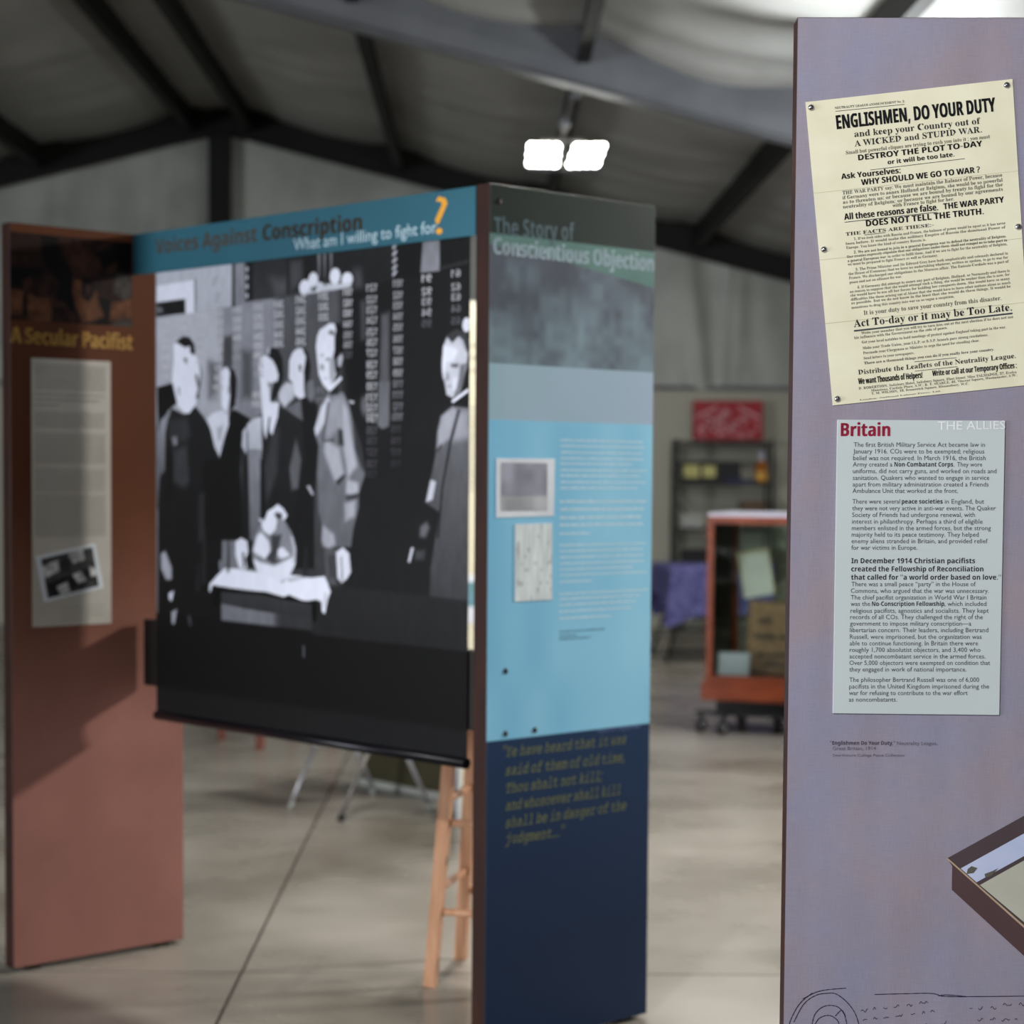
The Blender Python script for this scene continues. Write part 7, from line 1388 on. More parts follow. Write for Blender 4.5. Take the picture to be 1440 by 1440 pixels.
# --- lilac panel at the right, nearest
WC = 0.60
pc = thing('exhibition_panel', 'lilac linen-textured panel about Britain, nearest, at the right edge', 'display panel', (0.4722, 3.0359, 0), YC, 'free-standing exhibition panels')
MB().box(0, WC, 0.001, PT, 0.012, PH, bev=0.0012).build('core', M['edge_c'], pc)
MB().add([(0.001, 0, 0.014), (WC - 0.001, 0, 0.014), (WC - 0.001, 0, PH - 0.0012), (0.001, 0, PH - 0.0012)], [(0, 1, 2, 3)]).build('face', M['linen'], pc)
feet(pc, WC)
tp = MB().box(0.0695, 0.326, -0.003, 0.0, 1.0685, 1.5222, bev=0.0006).build('text_plate', M['bluegrey'], pc)
write(CRED, M['red'], pc, -0.0034, label='red word Britain')
write(CW, M['white'], pc, -0.0034, label='white words THE ALLIES')
write([l for l in CT if l[0] == 'sans'], M['greyink'], pc, -0.0034)
write([l for l in CT if l[0] == 'bold'], M['ink'], pc, -0.0034, label='bold black lettering')
write(CC[:1], M['captiondark'], pc); write(CC[1:], M['caption'], pc)
bx = quad(MB(), BOX['rim'], -0.0003).build('box_picture', M['boxrim'], pc); bx['label'] = 'printed picture of an open box holding a map and a leaflet'
quad(MB(), BOX['side'], -0.0004).build('printed_side', M['boxside'], bx)
quad(MB(), BOX['map'], -0.0006).build('printed_map', M['boxmap'], bx)
quad(MB(), BOX['paper'], -0.0007).build('printed_leaflet', M['boxpaper'], bx)
quad(MB(), BOX['edge'], -0.0008).build('printed_edge', M['boxedge'], bx)
for k in ('fold1', 'fold2'): quad(MB(), BOX[k], -0.0009).build('printed_fold', M['fadeink'], bx)
mk = MB()
pq = BOX['paper']
e1 = Vector((pq[1][0] - pq[0][0], pq[1][1] - pq[0][1])).normalized(); e2 = Vector((pq[3][0] - pq[0][0], pq[3][1] - pq[0][1])).normalized()
rb = random.Random(4); o0 = Vector(pq[0])
for a, b0, b1, w in ((0.030, 0.052, 0.11, 0.005), (0.052, 0.022, 0.085, 0.0036), (0.070, 0.040, 0.066, 0.003), (0.078, 0.036, 0.062, 0.002)):
    b = b0
    while b < b1:
        st = rb.uniform(0.002, 0.006)
        c = o0 + e1 * a * 1.1 + e2 * b * 1.1
        q = [c, c + e2 * st, c + e2 * st + e1 * w, c + e1 * w]
        mk.add([(t.x, -0.0009, t.y) for t in q], [(0, 1, 2, 3)]); b += st + 0.0012
stuff(mk.build('printed_marks', M['ink'], bx))
sk = MB()
def stroke(mb, pts, w, y=-0.0004):
    pts = [Vector(q) for q in pts]; fine = []
    for i in range(len(pts) - 1):
        p0 = pts[max(i - 1, 0)]; p1 = pts[i]; p2 = pts[i + 1]; p3 = pts[min(i + 2, len(pts) - 1)]
        for k in range(6):
            t = k / 6
            fine.append(0.5 * ((2 * p1) + (-p0 + p2) * t + (2 * p0 - 5 * p1 + 4 * p2 - p3) * t * t + (-p0 + 3 * p1 - 3 * p2 + p3) * t ** 3))
    fine.append(pts[-1]); vs = []
    for i, q in enumerate(fine):
        d = (fine[min(i + 1, len(fine) - 1)] - fine[max(i - 1, 0)]); d = d.normalized() if d.length else Vector((1, 0))
        ww = w * (0.55 + 0.6 * abs(math.sin(i * 1.7 + len(pts)))); nn = Vector((-d.y, d.x)) * ww / 2
        vs += [(q.x + nn.x, y, q.y + nn.y), (q.x - nn.x, y, q.y - nn.y)]
    mb.add(vs, [(2 * i, 2 * i + 1, 2 * i + 3, 2 * i + 2) for i in range(len(fine) - 1)])
for i, s in enumerate(STROKES): stroke(sk, s, 0.0014 if i < 11 else 0.0010)
stuff(sk.build('ink_drawing', M['drawn'], pc))['label'] = 'ink drawing of a rolled scroll with handwriting'

# --- poster and its tacks, on the lilac panel
po = thing('poster', 'cream paper poster Englishmen Do Your Duty tacked askew on the lilac panel', 'poster', (0.4722, 3.0359, 0), YC)
plate(MB(), POSTQ, -0.0016, -0.0006).build('sheet', M['poster'], po)
write([l for l in POST if l[0] != 'roman'], M['ink'], po, -0.002)
write([l for l in POST if l[0] == 'roman'], M['fadeink'], po, -0.002, name='small_print')
for x0, z0, x1, z1, w in PRULE: MB().add([(x0, -0.002, z0), (x1, -0.002, z1), (x1, -0.002, z1 - w), (x0, -0.002, z0 - w)], [(0, 1, 2, 3)]).build('rule', M['greyink'], po)
def lerp(a, b, t): return (a[0] + (b[0] - a[0]) * t, a[1] + (b[1] - a[1]) * t)
for t, w in ((0.30, 0.0007), (0.52, 0.0007), (0.73, 0.0009)):
    a = lerp(POSTQ[0], POSTQ[3], t); b = lerp(POSTQ[1], POSTQ[2], t)
    MB().add([(a[0], -0.0018, a[1]), (b[0], -0.0018, b[1]), (b[0], -0.0018, b[1] + w), (a[0], -0.0018, a[1] + w)], [(0, 1, 2, 3)]).build('crease', M['crease'], po)
pin_lab = ['silver tack at the top left corner of the cream poster', 'silver tack at the top right corner of the cream poster', 'silver tack halfway down the left edge of the cream poster',
           'silver tack partway down the right edge of the cream poster', 'silver tack at the bottom left corner of the cream poster']
for (s, z), lb in zip(PINS, pin_lab):
    x = 0.4722 + math.cos(YC) * s + math.sin(YC) * 0.0016; y = 3.0359 + math.sin(YC) * s - math.cos(YC) * 0.0016
    q = MB().lathe([(0.0001, 0.0042), (0.0018, 0.0039), (0.0034, 0.0030), (0.0045, 0.0016), (0.0050, 0.0004), (0.0050, 0.0)], n=20, M=Matrix.Rotation(math.pi / 2, 4, 'X')).build('thumbtack', M['chrome'])
    q.location = (x, y, z); q.rotation_euler = (0, 0, YC)
    tag(q, lb, 'thumbtack', 'silver tacks in the cream poster')

# --- teal header board between the two panels
hx = math.atan2(-0.715, 0.699)
H0 = (-1.041, 5.841, 0); HL = 1.453
hd = thing('header_board', 'teal header board reading Voices Against Conscription, spanning two panels', 'sign', H0, hx)
MB().box(0.002, HL - 0.002, 0.0, 0.006, 2.013, 2.132, bev=0.001).build('board', M['header'], hd)
for nm, ls in HDR: write(ls, M[nm], hd)
# --- hanging photo banner
bn = thing('hanging_banner', 'tall black and white photo banner of men in suits and uniforms around a bowl', 'banner', H0, hx)
def film(c, S, Z):
    n = value_noise(S, Z, 30, 6, 2.5)[..., None]; n2 = value_noise(S, Z, 7, 7)[..., None]
    c = c * (0.94 + 0.08 * n + 0.05 * n2)
    t = (c.clip(1, 254) / 255) ** 1.6; u = (1 - c.clip(1, 254) / 255) ** 1.6      # contrast of the old plate
    c = 245 * t / (t + 0.62 * u)
    return c * np.array((0.97, 0.985, 1.05))
S0, S1 = 0.1085, 1.4245
MB().box(S0, S1, 0.0080, 0.0095, 0.735, 2.10).build('backing', M['foot'], bn)
paint_sheet('photo_print', S0, S1, 0.735, 2.10, 400, 520, 44, BANNER, M['print'], bn, 0.0076, film)['label'] = 'monochrome photograph of six men and a glass bowl on a table'
greys = {}
for t, a, b, z, hgt, sh in DIG:
    sh = int(round(sh / 20.0)) * 20
    if sh not in greys: greys[sh] = mat('number_grey', (sh, sh, min(255, sh + 8)), 0.5)
    write([('bold', t, a, z, b, z, hgt)], greys[sh], bn, 0.0072, name='printed_number', mirror=True)
MB().tube([(S0, 0.008, 0.722), (S1, 0.008, 0.722)], 0.0135, 20).build('bottom_bar', M['bar'], bn)
# --- crossbeam behind the banner
cb = tag(MB().box(0.033, HL - 0.002, 0.014, 0.060, 0.805, 1.0, bev=0.003).build('crossbeam', M['beam']), 'dark crossbeam joining the brown and blue panels behind the banner', 'beam')
cb.location = H0; cb.rotation_euler = (0, 0, hx)

# --- cream panel behind, seen through the gap
pdn = thing('exhibition_panel', 'cream free-standing panel seen through the gap beside the photo banner', 'display panel', (-0.09, 7.97, 0), 0.38, 'free-standing exhibition panels')
MB().box(0, 0.53, 0.001, PT, 0.012, PH, bev=0.0012).build('core', M['white'], pdn)
MB().add([(0.001, 0, 0.014), (0.529, 0, 0.014), (0.529, 0, PH - .0012), (0.001, 0, PH - .0012)], [(0, 1, 2, 3)]).build('face', M['cream'], pdn)
MB().box(0.003, 0.40, -0.002, 0, 0.83, 1.03).build('picture_plate', M['card'], pdn)
MB().box(0.02, 0.36, -0.003, -0.002, 0.90, 1.00).build('picture', mat('blue_picture', (120, 160, 190), 0.5, (90, 130, 120), 6), pdn)
stuff(print_bars(MB(), [(0.012, [(0.03, 0.45, z) for z in (1.95, 1.90, 1.85)]), (0.008, [(0.03, 0.48, 1.70 - 0.022 * i) for i in range(16)])], -0.0006, 3).build('small_print', M['faint'], pdn))
feet(pdn, 0.53)
# olive board on a pale rail, behind
ob = thing('low_board', 'low olive board on a pale rail standing behind the photo banner', 'board', (-0.56, 9.07, 0), math.atan2(-0.50, 0.46))
MB().box(0, 0.66, 0, 0.02, 0.03, 0.70).build('board', M['oliveb'], ob)
MB().box(-0.01, 0.67, -0.015, 0.035, 0.0, 0.03).build('rail', M['greybox'], ob)

# ------------------------------------------------------------------ stool
def make_stool():
    ax = Vector((0.25, 0.97, 0)).normalized(); bxv = Vector((0.97, -0.25, 0)).normalized()
    c = Vector((-0.143, 5.46, 0)) + (ax + bxv) * 0.165
    st = thing('bar_stool', 'pale wooden bar stool standing behind the photo banner and blue panel', 'stool', tuple(c), math.atan2(bxv.y, bxv.x))
    hs = 0.165
    def corner(i, j, z, k=0.72): f = 1 - (1 - k) * z / 0.72; return Vector((i * hs * f, j * hs * f, z))
    for i, j in ((-1, -1), (1, -1), (1, 1), (-1, 1)):
        a = corner(i, j, 0.0); b = corner(i, j, 0.72)
        MB().bar(a, b, 0.034, 0.034, up=(0, 1, 0)).build('leg', M['wood'], st)
    for (i, j), (k, l), zs in (((-1, -1), (1, -1), (0.21, 0.46)), ((1, -1), (1, 1), (0.27, 0.52)), ((1, 1), (-1, 1), (0.21, 0.46)), ((-1, 1), (-1, -1), (0.27, 0.52))):
        for z in zs: MB().tube([corner(i, j, z), corner(k, l, z)], 0.0105, 10).build('rung', M['wood'], st)
    MB().lathe([(0.0001, 0.72), (0.15, 0.72), (0.168, 0.728), (0.172, 0.742), (0.165, 0.752), (0.13, 0.754), (0.0001, 0.748)], n=36).build('seat', M['wood'], st)
make_stool()

# folding X-legged stand, silver
def make_stand():
    P1, P2, P3, P4 = Vector((-0.822, 8.37, 0)), Vector((-0.588, 8.083, 0)), Vector((-0.223, 8.354, 0)), Vector((-0.483, 8.777, 0))
    c = (P1 + P2 + P3 + P4) / 4
    t = thing('folding_stand', 'silver folding stand with crossed tube legs behind the photo banner', 'stand', tuple(c))
    H = 0.90
    def leg(a, b, m, r=0.011):
        a = a - c; b = b - c; top = Vector((b.x, b.y, H))
        l = MB().tube([a + Vector((0, 0, 0.012)), a + (top - a) * 0.35], r * 0.85, 12).tube([a + (top - a) * 0.33, top], r, 12).build('leg', m, t)
        MB().tube([a + Vector((0, 0, 0.0)), a + (top - a) * 0.03], r * 1.4, 12).build('rubber_tip', M['black'] if m is not M['silver'] else M['greybox'], l)
        MB().tube([a + (top - a) * 0.325, a + (top - a) * 0.35], r * 1.35, 12).build('collar', M['greybox'], l)
    leg(P1, P4, M['silver']); leg(P4, P1, M['silver']); leg(P2, P3, M['greymetal']); leg(P3, P2, M['silver'])
    for a, b in ((P1, P2), (P4, P3)): MB().tube([a - c + Vector((0, 0, H)), b - c + Vector((0, 0, H))], 0.011).build('top_rail', M['silver'], t)
    mb = MB(); q = [P1, P2, P3, P4]
    vs = [tuple((v - c)) for v in q]
    mb.add([(v[0], v[1], H + 0.011) for v in vs] + [(v[0], v[1], H + 0.023) for v in vs], [(0, 1, 2, 3), (4, 5, 6, 7), (0, 1, 5, 4), (1, 2, 6, 5), (2, 3, 7, 6), (3, 0, 4, 7)])
    mb.build('tray', M['greybox'], t)
make_stand()

# reddish wooden chair, its feet seen under the banner
def make_chair():
    a = Vector((-1.41, 10.568, 0)); b = Vector((-1.158, 10.166, 0)); d = (b - a); w = d.length; u = d.normalized()
    t = thing('wooden_chair', 'reddish wooden chair whose feet show under the photo banner', 'chair', tuple(a), math.atan2(u.y, u.x))
    for x in (0, w):
        MB().bar((x, 0, 0), (x, 0.03, 0.44), 0.035, 0.035, up=(0, 1, 0)).build('leg', M['redwood'], t)
        MB().bar((x, 0.43, 0), (x, 0.40, 0.44), 0.035, 0.035, up=(0, 1, 0)).bar((x, 0.40, 0.44), (x, 0.46, 0.86), 0.035, 0.03, up=(0, 1, 0)).build('leg', M['redwood'], t)
        MB().tube([(x, 0.01, 0.2), (x, 0.42, 0.2)], 0.01).build('stretcher', M['redwood'], t)
    MB().box(-0.03, w + 0.03, -0.01, 0.44, 0.44, 0.465, bev=0.006).build('seat', M['redwood'], t)
    for z in (0.58, 0.70, 0.82): MB().box(0.0, w, 0.43, 0.45, z - 0.03, z + 0.02).build('slat', M['redwood'], t)
make_chair()

# ------------------------------------------------------------------ twin floodlight under the purlin
def make_flood(x0, y0, zt, label):
    t = thing('floodlight', label, 'lamp', (x0, y0, zt), 0, 'twin floodlights under the roof')
    MB().box(-0.04, 0.04, -0.03, 0.03, -0.03, 0.0).build('mount_bracket', M['steel'], t)
    MB().tube([(-0.02, 0, -0.03), (-0.085, 0, -0.30)], 0.012).build('stem', M['greymetal'], t)
    MB().lathe([(0.0001, -0.02), (0.03, -0.02), (0.035, 0.0), (0.03, 0.05), (0.0001, 0.05)], c=(-0.066, 0, -0.20), n=16).build('junction_box', M['steel'], t)
    MB().box(-0.22, 0.06, -0.015, 0.015, -0.315, -0.295).build('crossbar', M['greymetal'], t)
    MB().box(-0.085, -0.062, -0.03, 0.03, -0.50, -0.31).build('hub', M['greymetal'], t)
    for sx, yaw, sh in ((-0.204, 0.10, 0.12), (0.074, -0.14, 0.26)):
        R_ = Matrix.Translation((sx, -0.03, -0.40)) @ Matrix.Rotation(yaw, 4, 'Z') @ Matrix.Rotation(math.radians(-22), 4, 'X') @ Matrix(((1, 0, sh, 0), (0, 1, 0, 0), (0, 0, 1, 0), (0, 0, 0, 1)))
        hdm = MB().box(-0.108, 0.108, 0.0, 0.045, -0.100, 0.100, m=R_, bev=0.01).build('lamp_head', M['steel'], t)
        fins = MB()
        for k in range(7): fins.box(-0.105 + k * 0.033, -0.100 + k * 0.033, 0.045, 0.07, -0.085, 0.085, m=R_)
        fins.build('cooling_fins', M['steel'], hdm)
        for k in range(4):
            cx_ = -0.078 + k * 0.052
            for q in range(3):
                MB().lathe([(0.0001, 0.010), (0.016, 0.008), (0.026, 0.002), (0.028, 0.0)], n=14, M=R_ @ Matrix.Translation((cx_, -0.001, -0.060 + q * 0.060)) @ Matrix.Rotation(math.pi / 2, 4, 'X')).build('led_lens', M['led'], hdm)
make_flood(0.57, 12.85, 3.90, 'twin-headed white LED floodlight hanging above the middle panels')
make_flood(1.99, 10.1, 3.545, 'unseen twin-headed LED floodlight added behind the lilac panel')
lp = bpy.data.lights.new('roof_fill', 'POINT'); lp.energy = 135; lp.shadow_soft_size = 0.08; lp.color = (0.93, 0.97, 1.0)  # unseen point light added below the lamp heads to brighten the roof
lo_ = bpy.data.objects.new('roof_fill', lp); lo_.location = (1.95, 9.9, 2.78); COL.objects.link(lo_)

# ------------------------------------------------------------------ display case on a dolly
CYAW = math.radians(-21)
ck = (1.242, 10.95, 0)
dc = thing('display_case', 'red brown wood and glass display case on a black dolly', 'display case', ck, CYAW)
CW_, CD = 1.15, 0.60
for x, y in ((0, 0), (CW_, 0), (0, CD), (CW_, CD)):
    MB().box(x, x + 0.034 if x == 0 else x + 0.034, y, y + 0.034, 0.32, 1.18, bev=0.003).build('post', M['case'], dc)
tf = MB(); z0, z1 = 1.175, 1.215
tf.box(0, CW_ + 0.034, 0, 0.04, z0, z1).box(0, CW_ + 0.034, CD - 0.006, CD + 0.034, z0, z1).box(0, 0.04, 0.04, CD - 0.006, z0, z1).box(CW_ - 0.006, CW_ + 0.034, 0.04, CD - 0.006, z0, z1)
tf.build('top_frame', M['case'], dc)
MB().box(0.004, CW_ + 0.03, 0.004, CD + 0.03, 1.215, 1.232).build('top_pane', M['casetop'], dc)
MB().box(-0.006, CW_ + 0.04, -0.006, CD + 0.04, 0.285, 0.325, bev=0.004).build('base_moulding', M['case'], dc)
MB().box(-0.022, CW_ + 0.056, -0.022, CD + 0.056, 0.19, 0.288, bev=0.004).build('base', M['case'], dc)
MB().box(0.034, CW_, 0.006, 0.010, 0.325, 1.175).build('pane', M['glass'], dc)
MB().box(0.006, 0.010, 0.034, CD, 0.325, 1.175).build('pane', M['glass'], dc)
MB().box(CW_ + 0.024, CW_ + 0.028, 0.034, CD, 0.325, 1.175).build('pane', M['glass'], dc)
MB().box(0.034, CW_, CD + 0.02, CD + 0.024, 0.325, 1.175).build('pane', M['glass'], dc)
def clocal(x, y, z=0): 
    c, s = math.cos(CYAW), math.sin(CYAW); return (ck[0] + c * x - s * y, ck[1] + s * x + c * y, z)
dl = thing('dolly', 'black wheeled dolly carrying the red brown display case', 'dolly', ck, CYAW)
MB().box(0.05, CW_ - 0.02, 0.04, CD - 0.02, 0.10, 0.188, bev=0.004).build('platform', M['black'], dl)
for x, y in ((-0.03, 0.03), (0.11, -0.02), (0.09, CD - 0.1), (0.30, CD - 0.08), (CW_ - 0.1, 0.02), (CW_ - 0.08, CD - 0.06)):
    arm = MB().box(min(x, 0.1) - 0.03, max(x, 0.1) + 0.03, y - 0.02, y + 0.02, 0.105, 0.125).box(x - 0.012, x + 0.012, y - 0.012, y + 0.012, 0.05, 0.11).build('caster', M['black'], dl)
    MB().lathe([(0.0001, -0.014), (0.036, -0.014), (0.040, -0.008), (0.040, 0.008), (0.036, 0.014), (0.0001, 0.014)], c=(x, y, 0.040), n=20, M=Matrix.Rotation(math.pi / 2, 4, 'Y') @ Matrix.Rotation(0.5, 4, 'X')).build('wheel', M['black'], arm)
    MB().lathe([(0.0001, -0.018), (0.016, -0.018), (0.018, 0.0), (0.016, 0.018), (0.0001, 0.018)], c=(x, y, 0.040), n=16, M=Matrix.Rotation(math.pi / 2, 4, 'Y') @ Matrix.Rotation(0.5, 4, 'X')).build('wheel_hub', M['chrome'], arm)
# things inside the case (floor of the case at 0.325)
def sack():
    mb = MB(); rr = random.Random(2); n = 28
    prof = [(0.155, 0.0), (0.165, 0.03), (0.158, 0.10), (0.150, 0.20), (0.140, 0.30), (0.136, 0.36), (0.142, 0.405), (0.120, 0.40)]
    for k, (rad, z) in enumerate(prof):
        for j in range(n):
            a = 2 * math.pi * j / n; w = 1 + 0.05 * math.sin(3 * a + k) + 0.035 * math.sin(7 * a + 2 * k) + rr.uniform(-.015, .015)
            cx = math.copysign(abs(math.cos(a)) ** 0.6, math.cos(a)); sx = math.copysign(abs(math.sin(a)) ** 0.6, math.sin(a))
            mb.v.append((rad * 1.05 * cx * w, rad * 0.62 * sx * w, z + (0.012 * math.sin(2 * a) if k > 5 else 0)))
    K = len(prof)
    mb.f = [(i * n + j, i * n + (j + 1) % n, (i + 1) * n + (j + 1) % n, (i + 1) * n + j) for i in range(K - 1) for j in range(n)] + [tuple(range(n))[::-1], tuple((K - 1) * n + j for j in range(n))]
    mb.sm = [True] * len(mb.f)
    t = thing('burlap_sack', 'tan burlap sack with dark print standing in the display case', 'sack', clocal(0.33, 0.28, 0.326), CYAW + 0.12)
    mb.build('bag', M['sack'], t)
    print_bars(MB(), [(0.030, [(-0.085, -0.01, 0.29), (-0.10, 0.07, 0.20)]), (0.022, [(-0.09, 0.09, 0.10), (-0.05, 0.10, 0.05)])], -0.108, 12).build('print', M['sackink'], t)['kind'] = 'stuff'
sack()
dcu = thing('framed_document', 'white document with a pale gold top edge above the burlap sack', 'document', clocal(0.255, 0.22, 0.745), CYAW + 0.1)
R1 = Matrix.Rotation(math.radians(-11), 4, 'Y') @ Matrix.Rotation(math.radians(-10), 4, 'X')
MB().box(-0.085, 0.085, -0.004, 0.004, 0.02, 0.27, m=R1).build('page', M['paper'], dcu)
MB().box(-0.088, 0.088, -0.007, 0.006, 0.265, 0.283, m=R1).build('top_edge', M['frame_gold'], dcu)
MB().box(0.08, 0.088, -0.007, 0.006, 0.02, 0.265, m=R1).box(-0.088, -0.08, -0.007, 0.006, 0.02, 0.265, m=R1).build('side_edge', M['frame_gold'], dcu)
cd_ = MB().box(-0.09, 0.09, -0.002, 0.002, 0, 0.128, m=Matrix.Rotation(math.radians(-8), 4, 'X'), bev=0.001).box(-0.02, 0.02, 0.0, 0.05, 0.0, 0.004).build('label_card', M['card'])
cd_.location = clocal(0.145, 0.05, 0.326); cd_.rotation_euler = (0, 0, CYAW); tag(cd_, 'blank white card at the front left corner inside the display case', 'card')
ds = MB().lathe([(0.0001, 0.0), (0.11, 0.0), (0.125, 0.015), (0.125, 0.05), (0.115, 0.062), (0.0001, 0.062)], n=28).build('stone_dish', M['stone'])
ds.location = clocal(0.64, 0.16, 0.326); tag(ds, 'flat off-white round object beside the burlap sack in the case', 'dish')
ft = MB()
for i in range(13):
    for k in range(7): ft.v.append((-0.22 + 0.44 * i / 12, 0.03 * math.sin(i * 1.3 + k * 0.4), k * 0.8 / 6))
ft.f = [(i * 7 + k, (i + 1) * 7 + k, (i + 1) * 7 + k + 1, i * 7 + k + 1) for i in range(12) for k in range(6)]; ft.sm = [True] * len(ft.f)
fo = ft.build('figured_cloth', M['pattern']); so = fo.modifiers.new('thick', 'SOLIDIFY'); so.thickness = 0.006
fo.location = clocal(0.48, 0.50, 0.33); fo.rotation_euler = (0, 0, CYAW); tag(fo, 'pale figured cloth hanging at the back of the display case', 'cloth')

# ------------------------------------------------------------------ table with blue-violet cloth
TZ = 0.745; TYAW = math.radians(24)
tc_ = (1.44, 15.0, 0)
tb = thing('folding_table', 'folding table with dark legs under a blue-violet patterned cloth', 'table', tc_, 0.12)
MB().box(0, 1.6, 0, 0.75, TZ - 0.03, TZ, bev=0.004).build('tabletop', M['greybox'], tb)
for x in (0.18, 1.42):
    sgn = -1 if x < 0.5 else 1
    lg = MB().tube([(x - 0.20 * (x < 0.5) , 0.10, 0.0), (x, 0.12, TZ - 0.03)], 0.013).build('leg', M['black'], tb)
    MB().tube([(x - 0.20 * (x < 0.5), 0.66, 0.0), (x, 0.62, TZ - 0.03)], 0.013).build('leg', M['black'], tb)
    MB().tube([(x - 0.05 * (x < 0.5), 0.12, 0.48), (x - 0.05 * (x < 0.5), 0.62, 0.48)], 0.010).build('brace', M['black'], tb)
def cloth():
    mb = MB(); lx, ly = 1.6, 0.75; g = 0.004
    ring = []
    def side(a, b, n): return [(a[0] + (b[0] - a[0]) * i / n, a[1] + (b[1] - a[1]) * i / n) for i in range(n)]
    loop = side((-g, -g), (lx + g, -g), 44) + side((lx + g, -g), (lx + g, ly + g), 20) + side((lx + g, ly + g), (-g, ly + g), 44) + side((-g, ly + g), (-g, -g), 20)
    n = len(loop); K = 7
    mb.v.append((lx / 2, ly / 2, TZ + 0.004))
    for q in loop: mb.v.append((q[0], q[1], TZ + 0.004))
    for k in range(1, K):
        for i, (x, y) in enumerate(loop):
            dc_ = min(math.hypot(x - a, y - b) for a in (0, lx) for b in (0, ly))
            drop = 0.37 + (0.10 * math.exp(-dc_ / 0.10))
            if x < 0.001: drop -= 0.16 * min(1, max(0, y) / 0.5)
            t = k / (K - 1); ox = -1 if x < 0 else (1 if x > lx else 0); oy = -1 if y < 0 else (1 if y > ly else 0)
            fl = 0.014 + 0.012 * math.sin(i * 1.1) + 0.05 * math.exp(-dc_ / 0.08)
            mb.v.append((x + ox * fl * t, y + oy * fl * t, TZ + 0.004 - drop * t))
    mb.f = [(0, 1 + i, 1 + (i + 1) % n) for i in range(n)]
    mb.f += [(1 + k * n + i, 1 + k * n + (i + 1) % n, 1 + (k + 1) * n + (i + 1) % n, 1 + (k + 1) * n + i) for k in range(K - 1) for i in range(n)]
    mb.sm = [True] * len(mb.f)
    o = mb.build('tablecloth', M['cloth']); o.location = tc_; o.rotation_euler = (0, 0, 0.12)
    tag(o, 'blue-violet patterned cloth draped over the table beside the display case', 'tablecloth')
cloth()
# ------------------------------------------------------------------ steel shelf unit against the back wall
SX, SY = 1.745, 18.0
su = thing('shelf_unit', 'charcoal steel shelf unit standing against the back wall', 'shelf', (SX, SY, 0))
SW, SD = 0.90, 0.40
for x in (0, SW - 0.03):
    for y in (0, SD - 0.03): MB().box(x, x + 0.03, y, y + 0.03, 0, 1.775).build('post', M['rack'], su)
for z in (0.16, 0.565, 0.965, 1.385, 1.755):
    MB().box(0.0, SW, -0.002, SD, z - 0.035, z, bev=0.002).build('shelf_board', M['shelfboard'], su)
MB().bar((0.03, 0.36, 1.22), (0.22, 0.36, 1.0), 0.02, 0.01, up=(0, 1, 0)).build('brace', M['rack'], su)
def on_shelf(px, py, z): return (SX + px, SY + py, z + 0.0005)
cr_ = thing('crate', 'black crate with two pale yellow labels on the upper shelf', 'crate', on_shelf(0.05, 0.115, 1.385))
MB().box(0, 0.56, 0, 0.26, 0, 0.19, bev=0.004).build('body', M['black'], cr_)
MB().box(0.03, 0.18, -0.004, 0, 0.04, 0.155).build('label_card', M['boxyellow'], cr_)
MB().box(0.21, 0.33, -0.004, 0, 0.045, 0.150).build('label_card', M['boxyellow'], cr_)
bt = thing('bottle', 'amber bottle with a pale neck at the right of the upper shelf', 'bottle', on_shelf(0.80, 0.10, 1.385))
MB().lathe([(0.0001, 0.0), (0.052, 0.0), (0.056, 0.01), (0.056, 0.15), (0.045, 0.19), (0.028, 0.205)], n=24).build('body', M['amber'], bt)
MB().lathe([(0.0572, 0.02), (0.0575, 0.09), (0.0575, 0.095), (0.0572, 0.095)], n=24).build('label_band', M['amberlabel'], bt)
MB().lathe([(0.034, 0.195), (0.026, 0.235), (0.020, 0.27), (0.019, 0.295)], n=20).build('neck', M['neck'], bt)
MB().lathe([(0.021, 0.295), (0.021, 0.325), (0.0001, 0.325)], n=20).build('cap', M['cardboard'], bt)
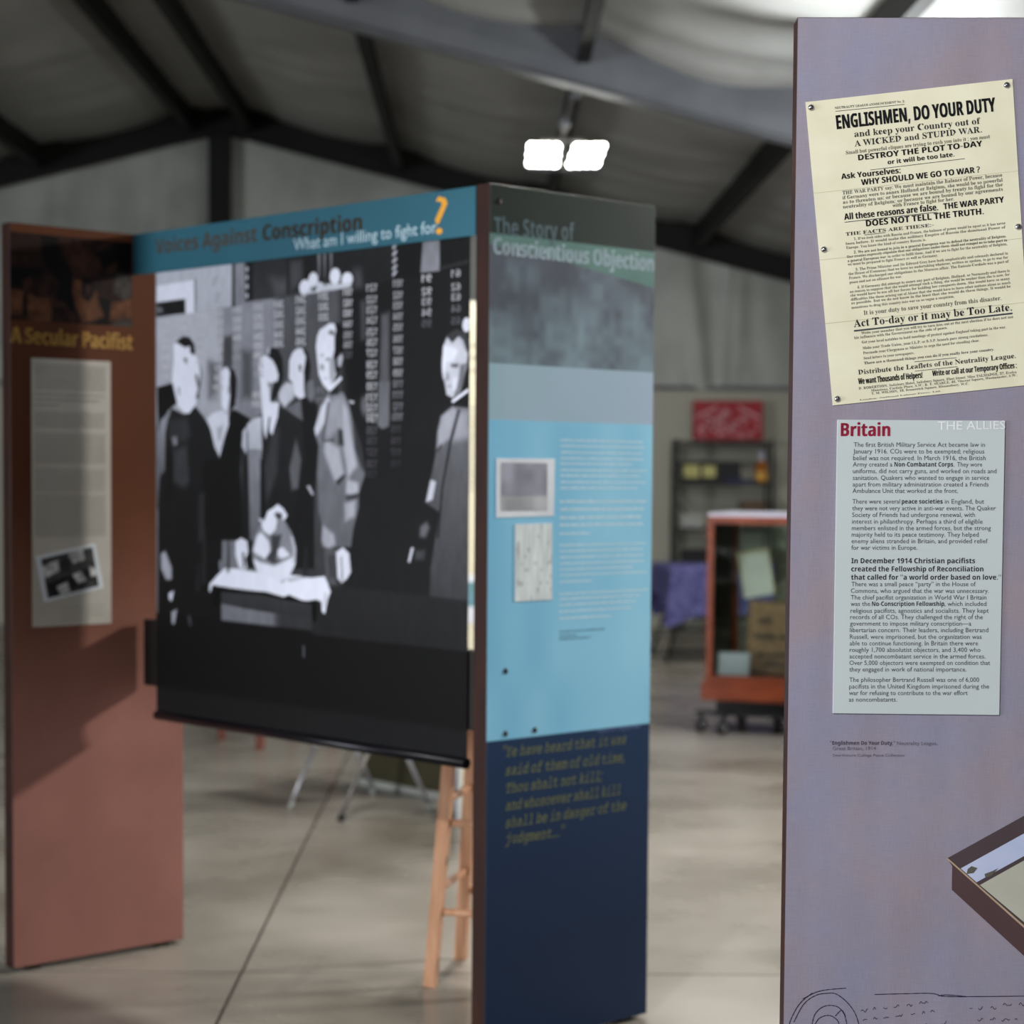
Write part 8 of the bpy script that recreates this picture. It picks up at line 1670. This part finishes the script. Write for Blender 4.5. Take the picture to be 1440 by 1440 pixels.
def small_box(name, x, y, z, w, d, h, m, lb, cat):
    o = MB().box(0, w, 0, d, 0, h, bev=0.003).build(name, M[m]); o.location = on_shelf(x, y, z); tag(o, lb, cat)
small_box('flat_box', 0.46, 0.0, 1.385, 0.26, 0.10, 0.028, 'blue', 'flat dark blue box beside the amber bottle', 'box')
small_box('cardboard_box', 0.62, 0.1, 0.965, 0.22, 0.22, 0.25, 'cardboard', 'brown cardboard box on the middle shelf', 'box')
small_box('carton', 0.50, 0.03, 0.965, 0.11, 0.15, 0.16, 'greybox', 'small grey-white carton beside the brown cardboard box', 'box')
small_box('carton', 0.06, 0.05, 0.965, 0.20, 0.2, 0.12, 'greybox', 'low grey-white carton at the left of the middle shelf', 'box')
small_box('storage_box', 0.08, 0.05, 0.565, 0.34, 0.26, 0.20, 'black', 'black storage box on the lower shelf', 'box')
sg = thing('sign_board', 'red board with pinkish white print above the shelf unit', 'sign', (1.93, 18.30, 1.757))
MB().box(0, 0.65, 0, 0.012, 0.02, 0.385, m=Matrix.Rotation(math.radians(-6), 4, 'X')).build('board', M['signred'], sg)
art = MB(); rr = random.Random(8)
for k in range(60):
    a = rr.uniform(0, math.pi); rad = rr.uniform(0.02, 0.30)
    x = 0.325 + rad * math.cos(a) * 1.0; z = 0.05 + rr.uniform(0.0, 0.26) * (1 - 0.5 * abs(x - 0.325) / 0.325)
    w, h = rr.uniform(0.008, 0.022), rr.uniform(0.014, 0.04)
    art.box(x - w, x + w, -0.003, 0.0, z - h / 2, z + h / 2, m=Matrix.Rotation(math.radians(-6), 4, 'X'))
for sgn in (-1, 1):
    pts = [(0.325 + sgn * (0.10 + 0.2 * t), 0.34 - 0.10 * t) for t in (0, 0.5, 1)]
    for i in range(2): art.add([(pts[i][0], 0.028, pts[i][1]), (pts[i + 1][0], 0.02, pts[i + 1][1]), (pts[i + 1][0], 0.02, pts[i + 1][1] - 0.03), (pts[i][0], 0.028, pts[i][1] - 0.03)], [(0, 1, 2, 3)])
stuff(art.build('print', M['signpink'], sg))
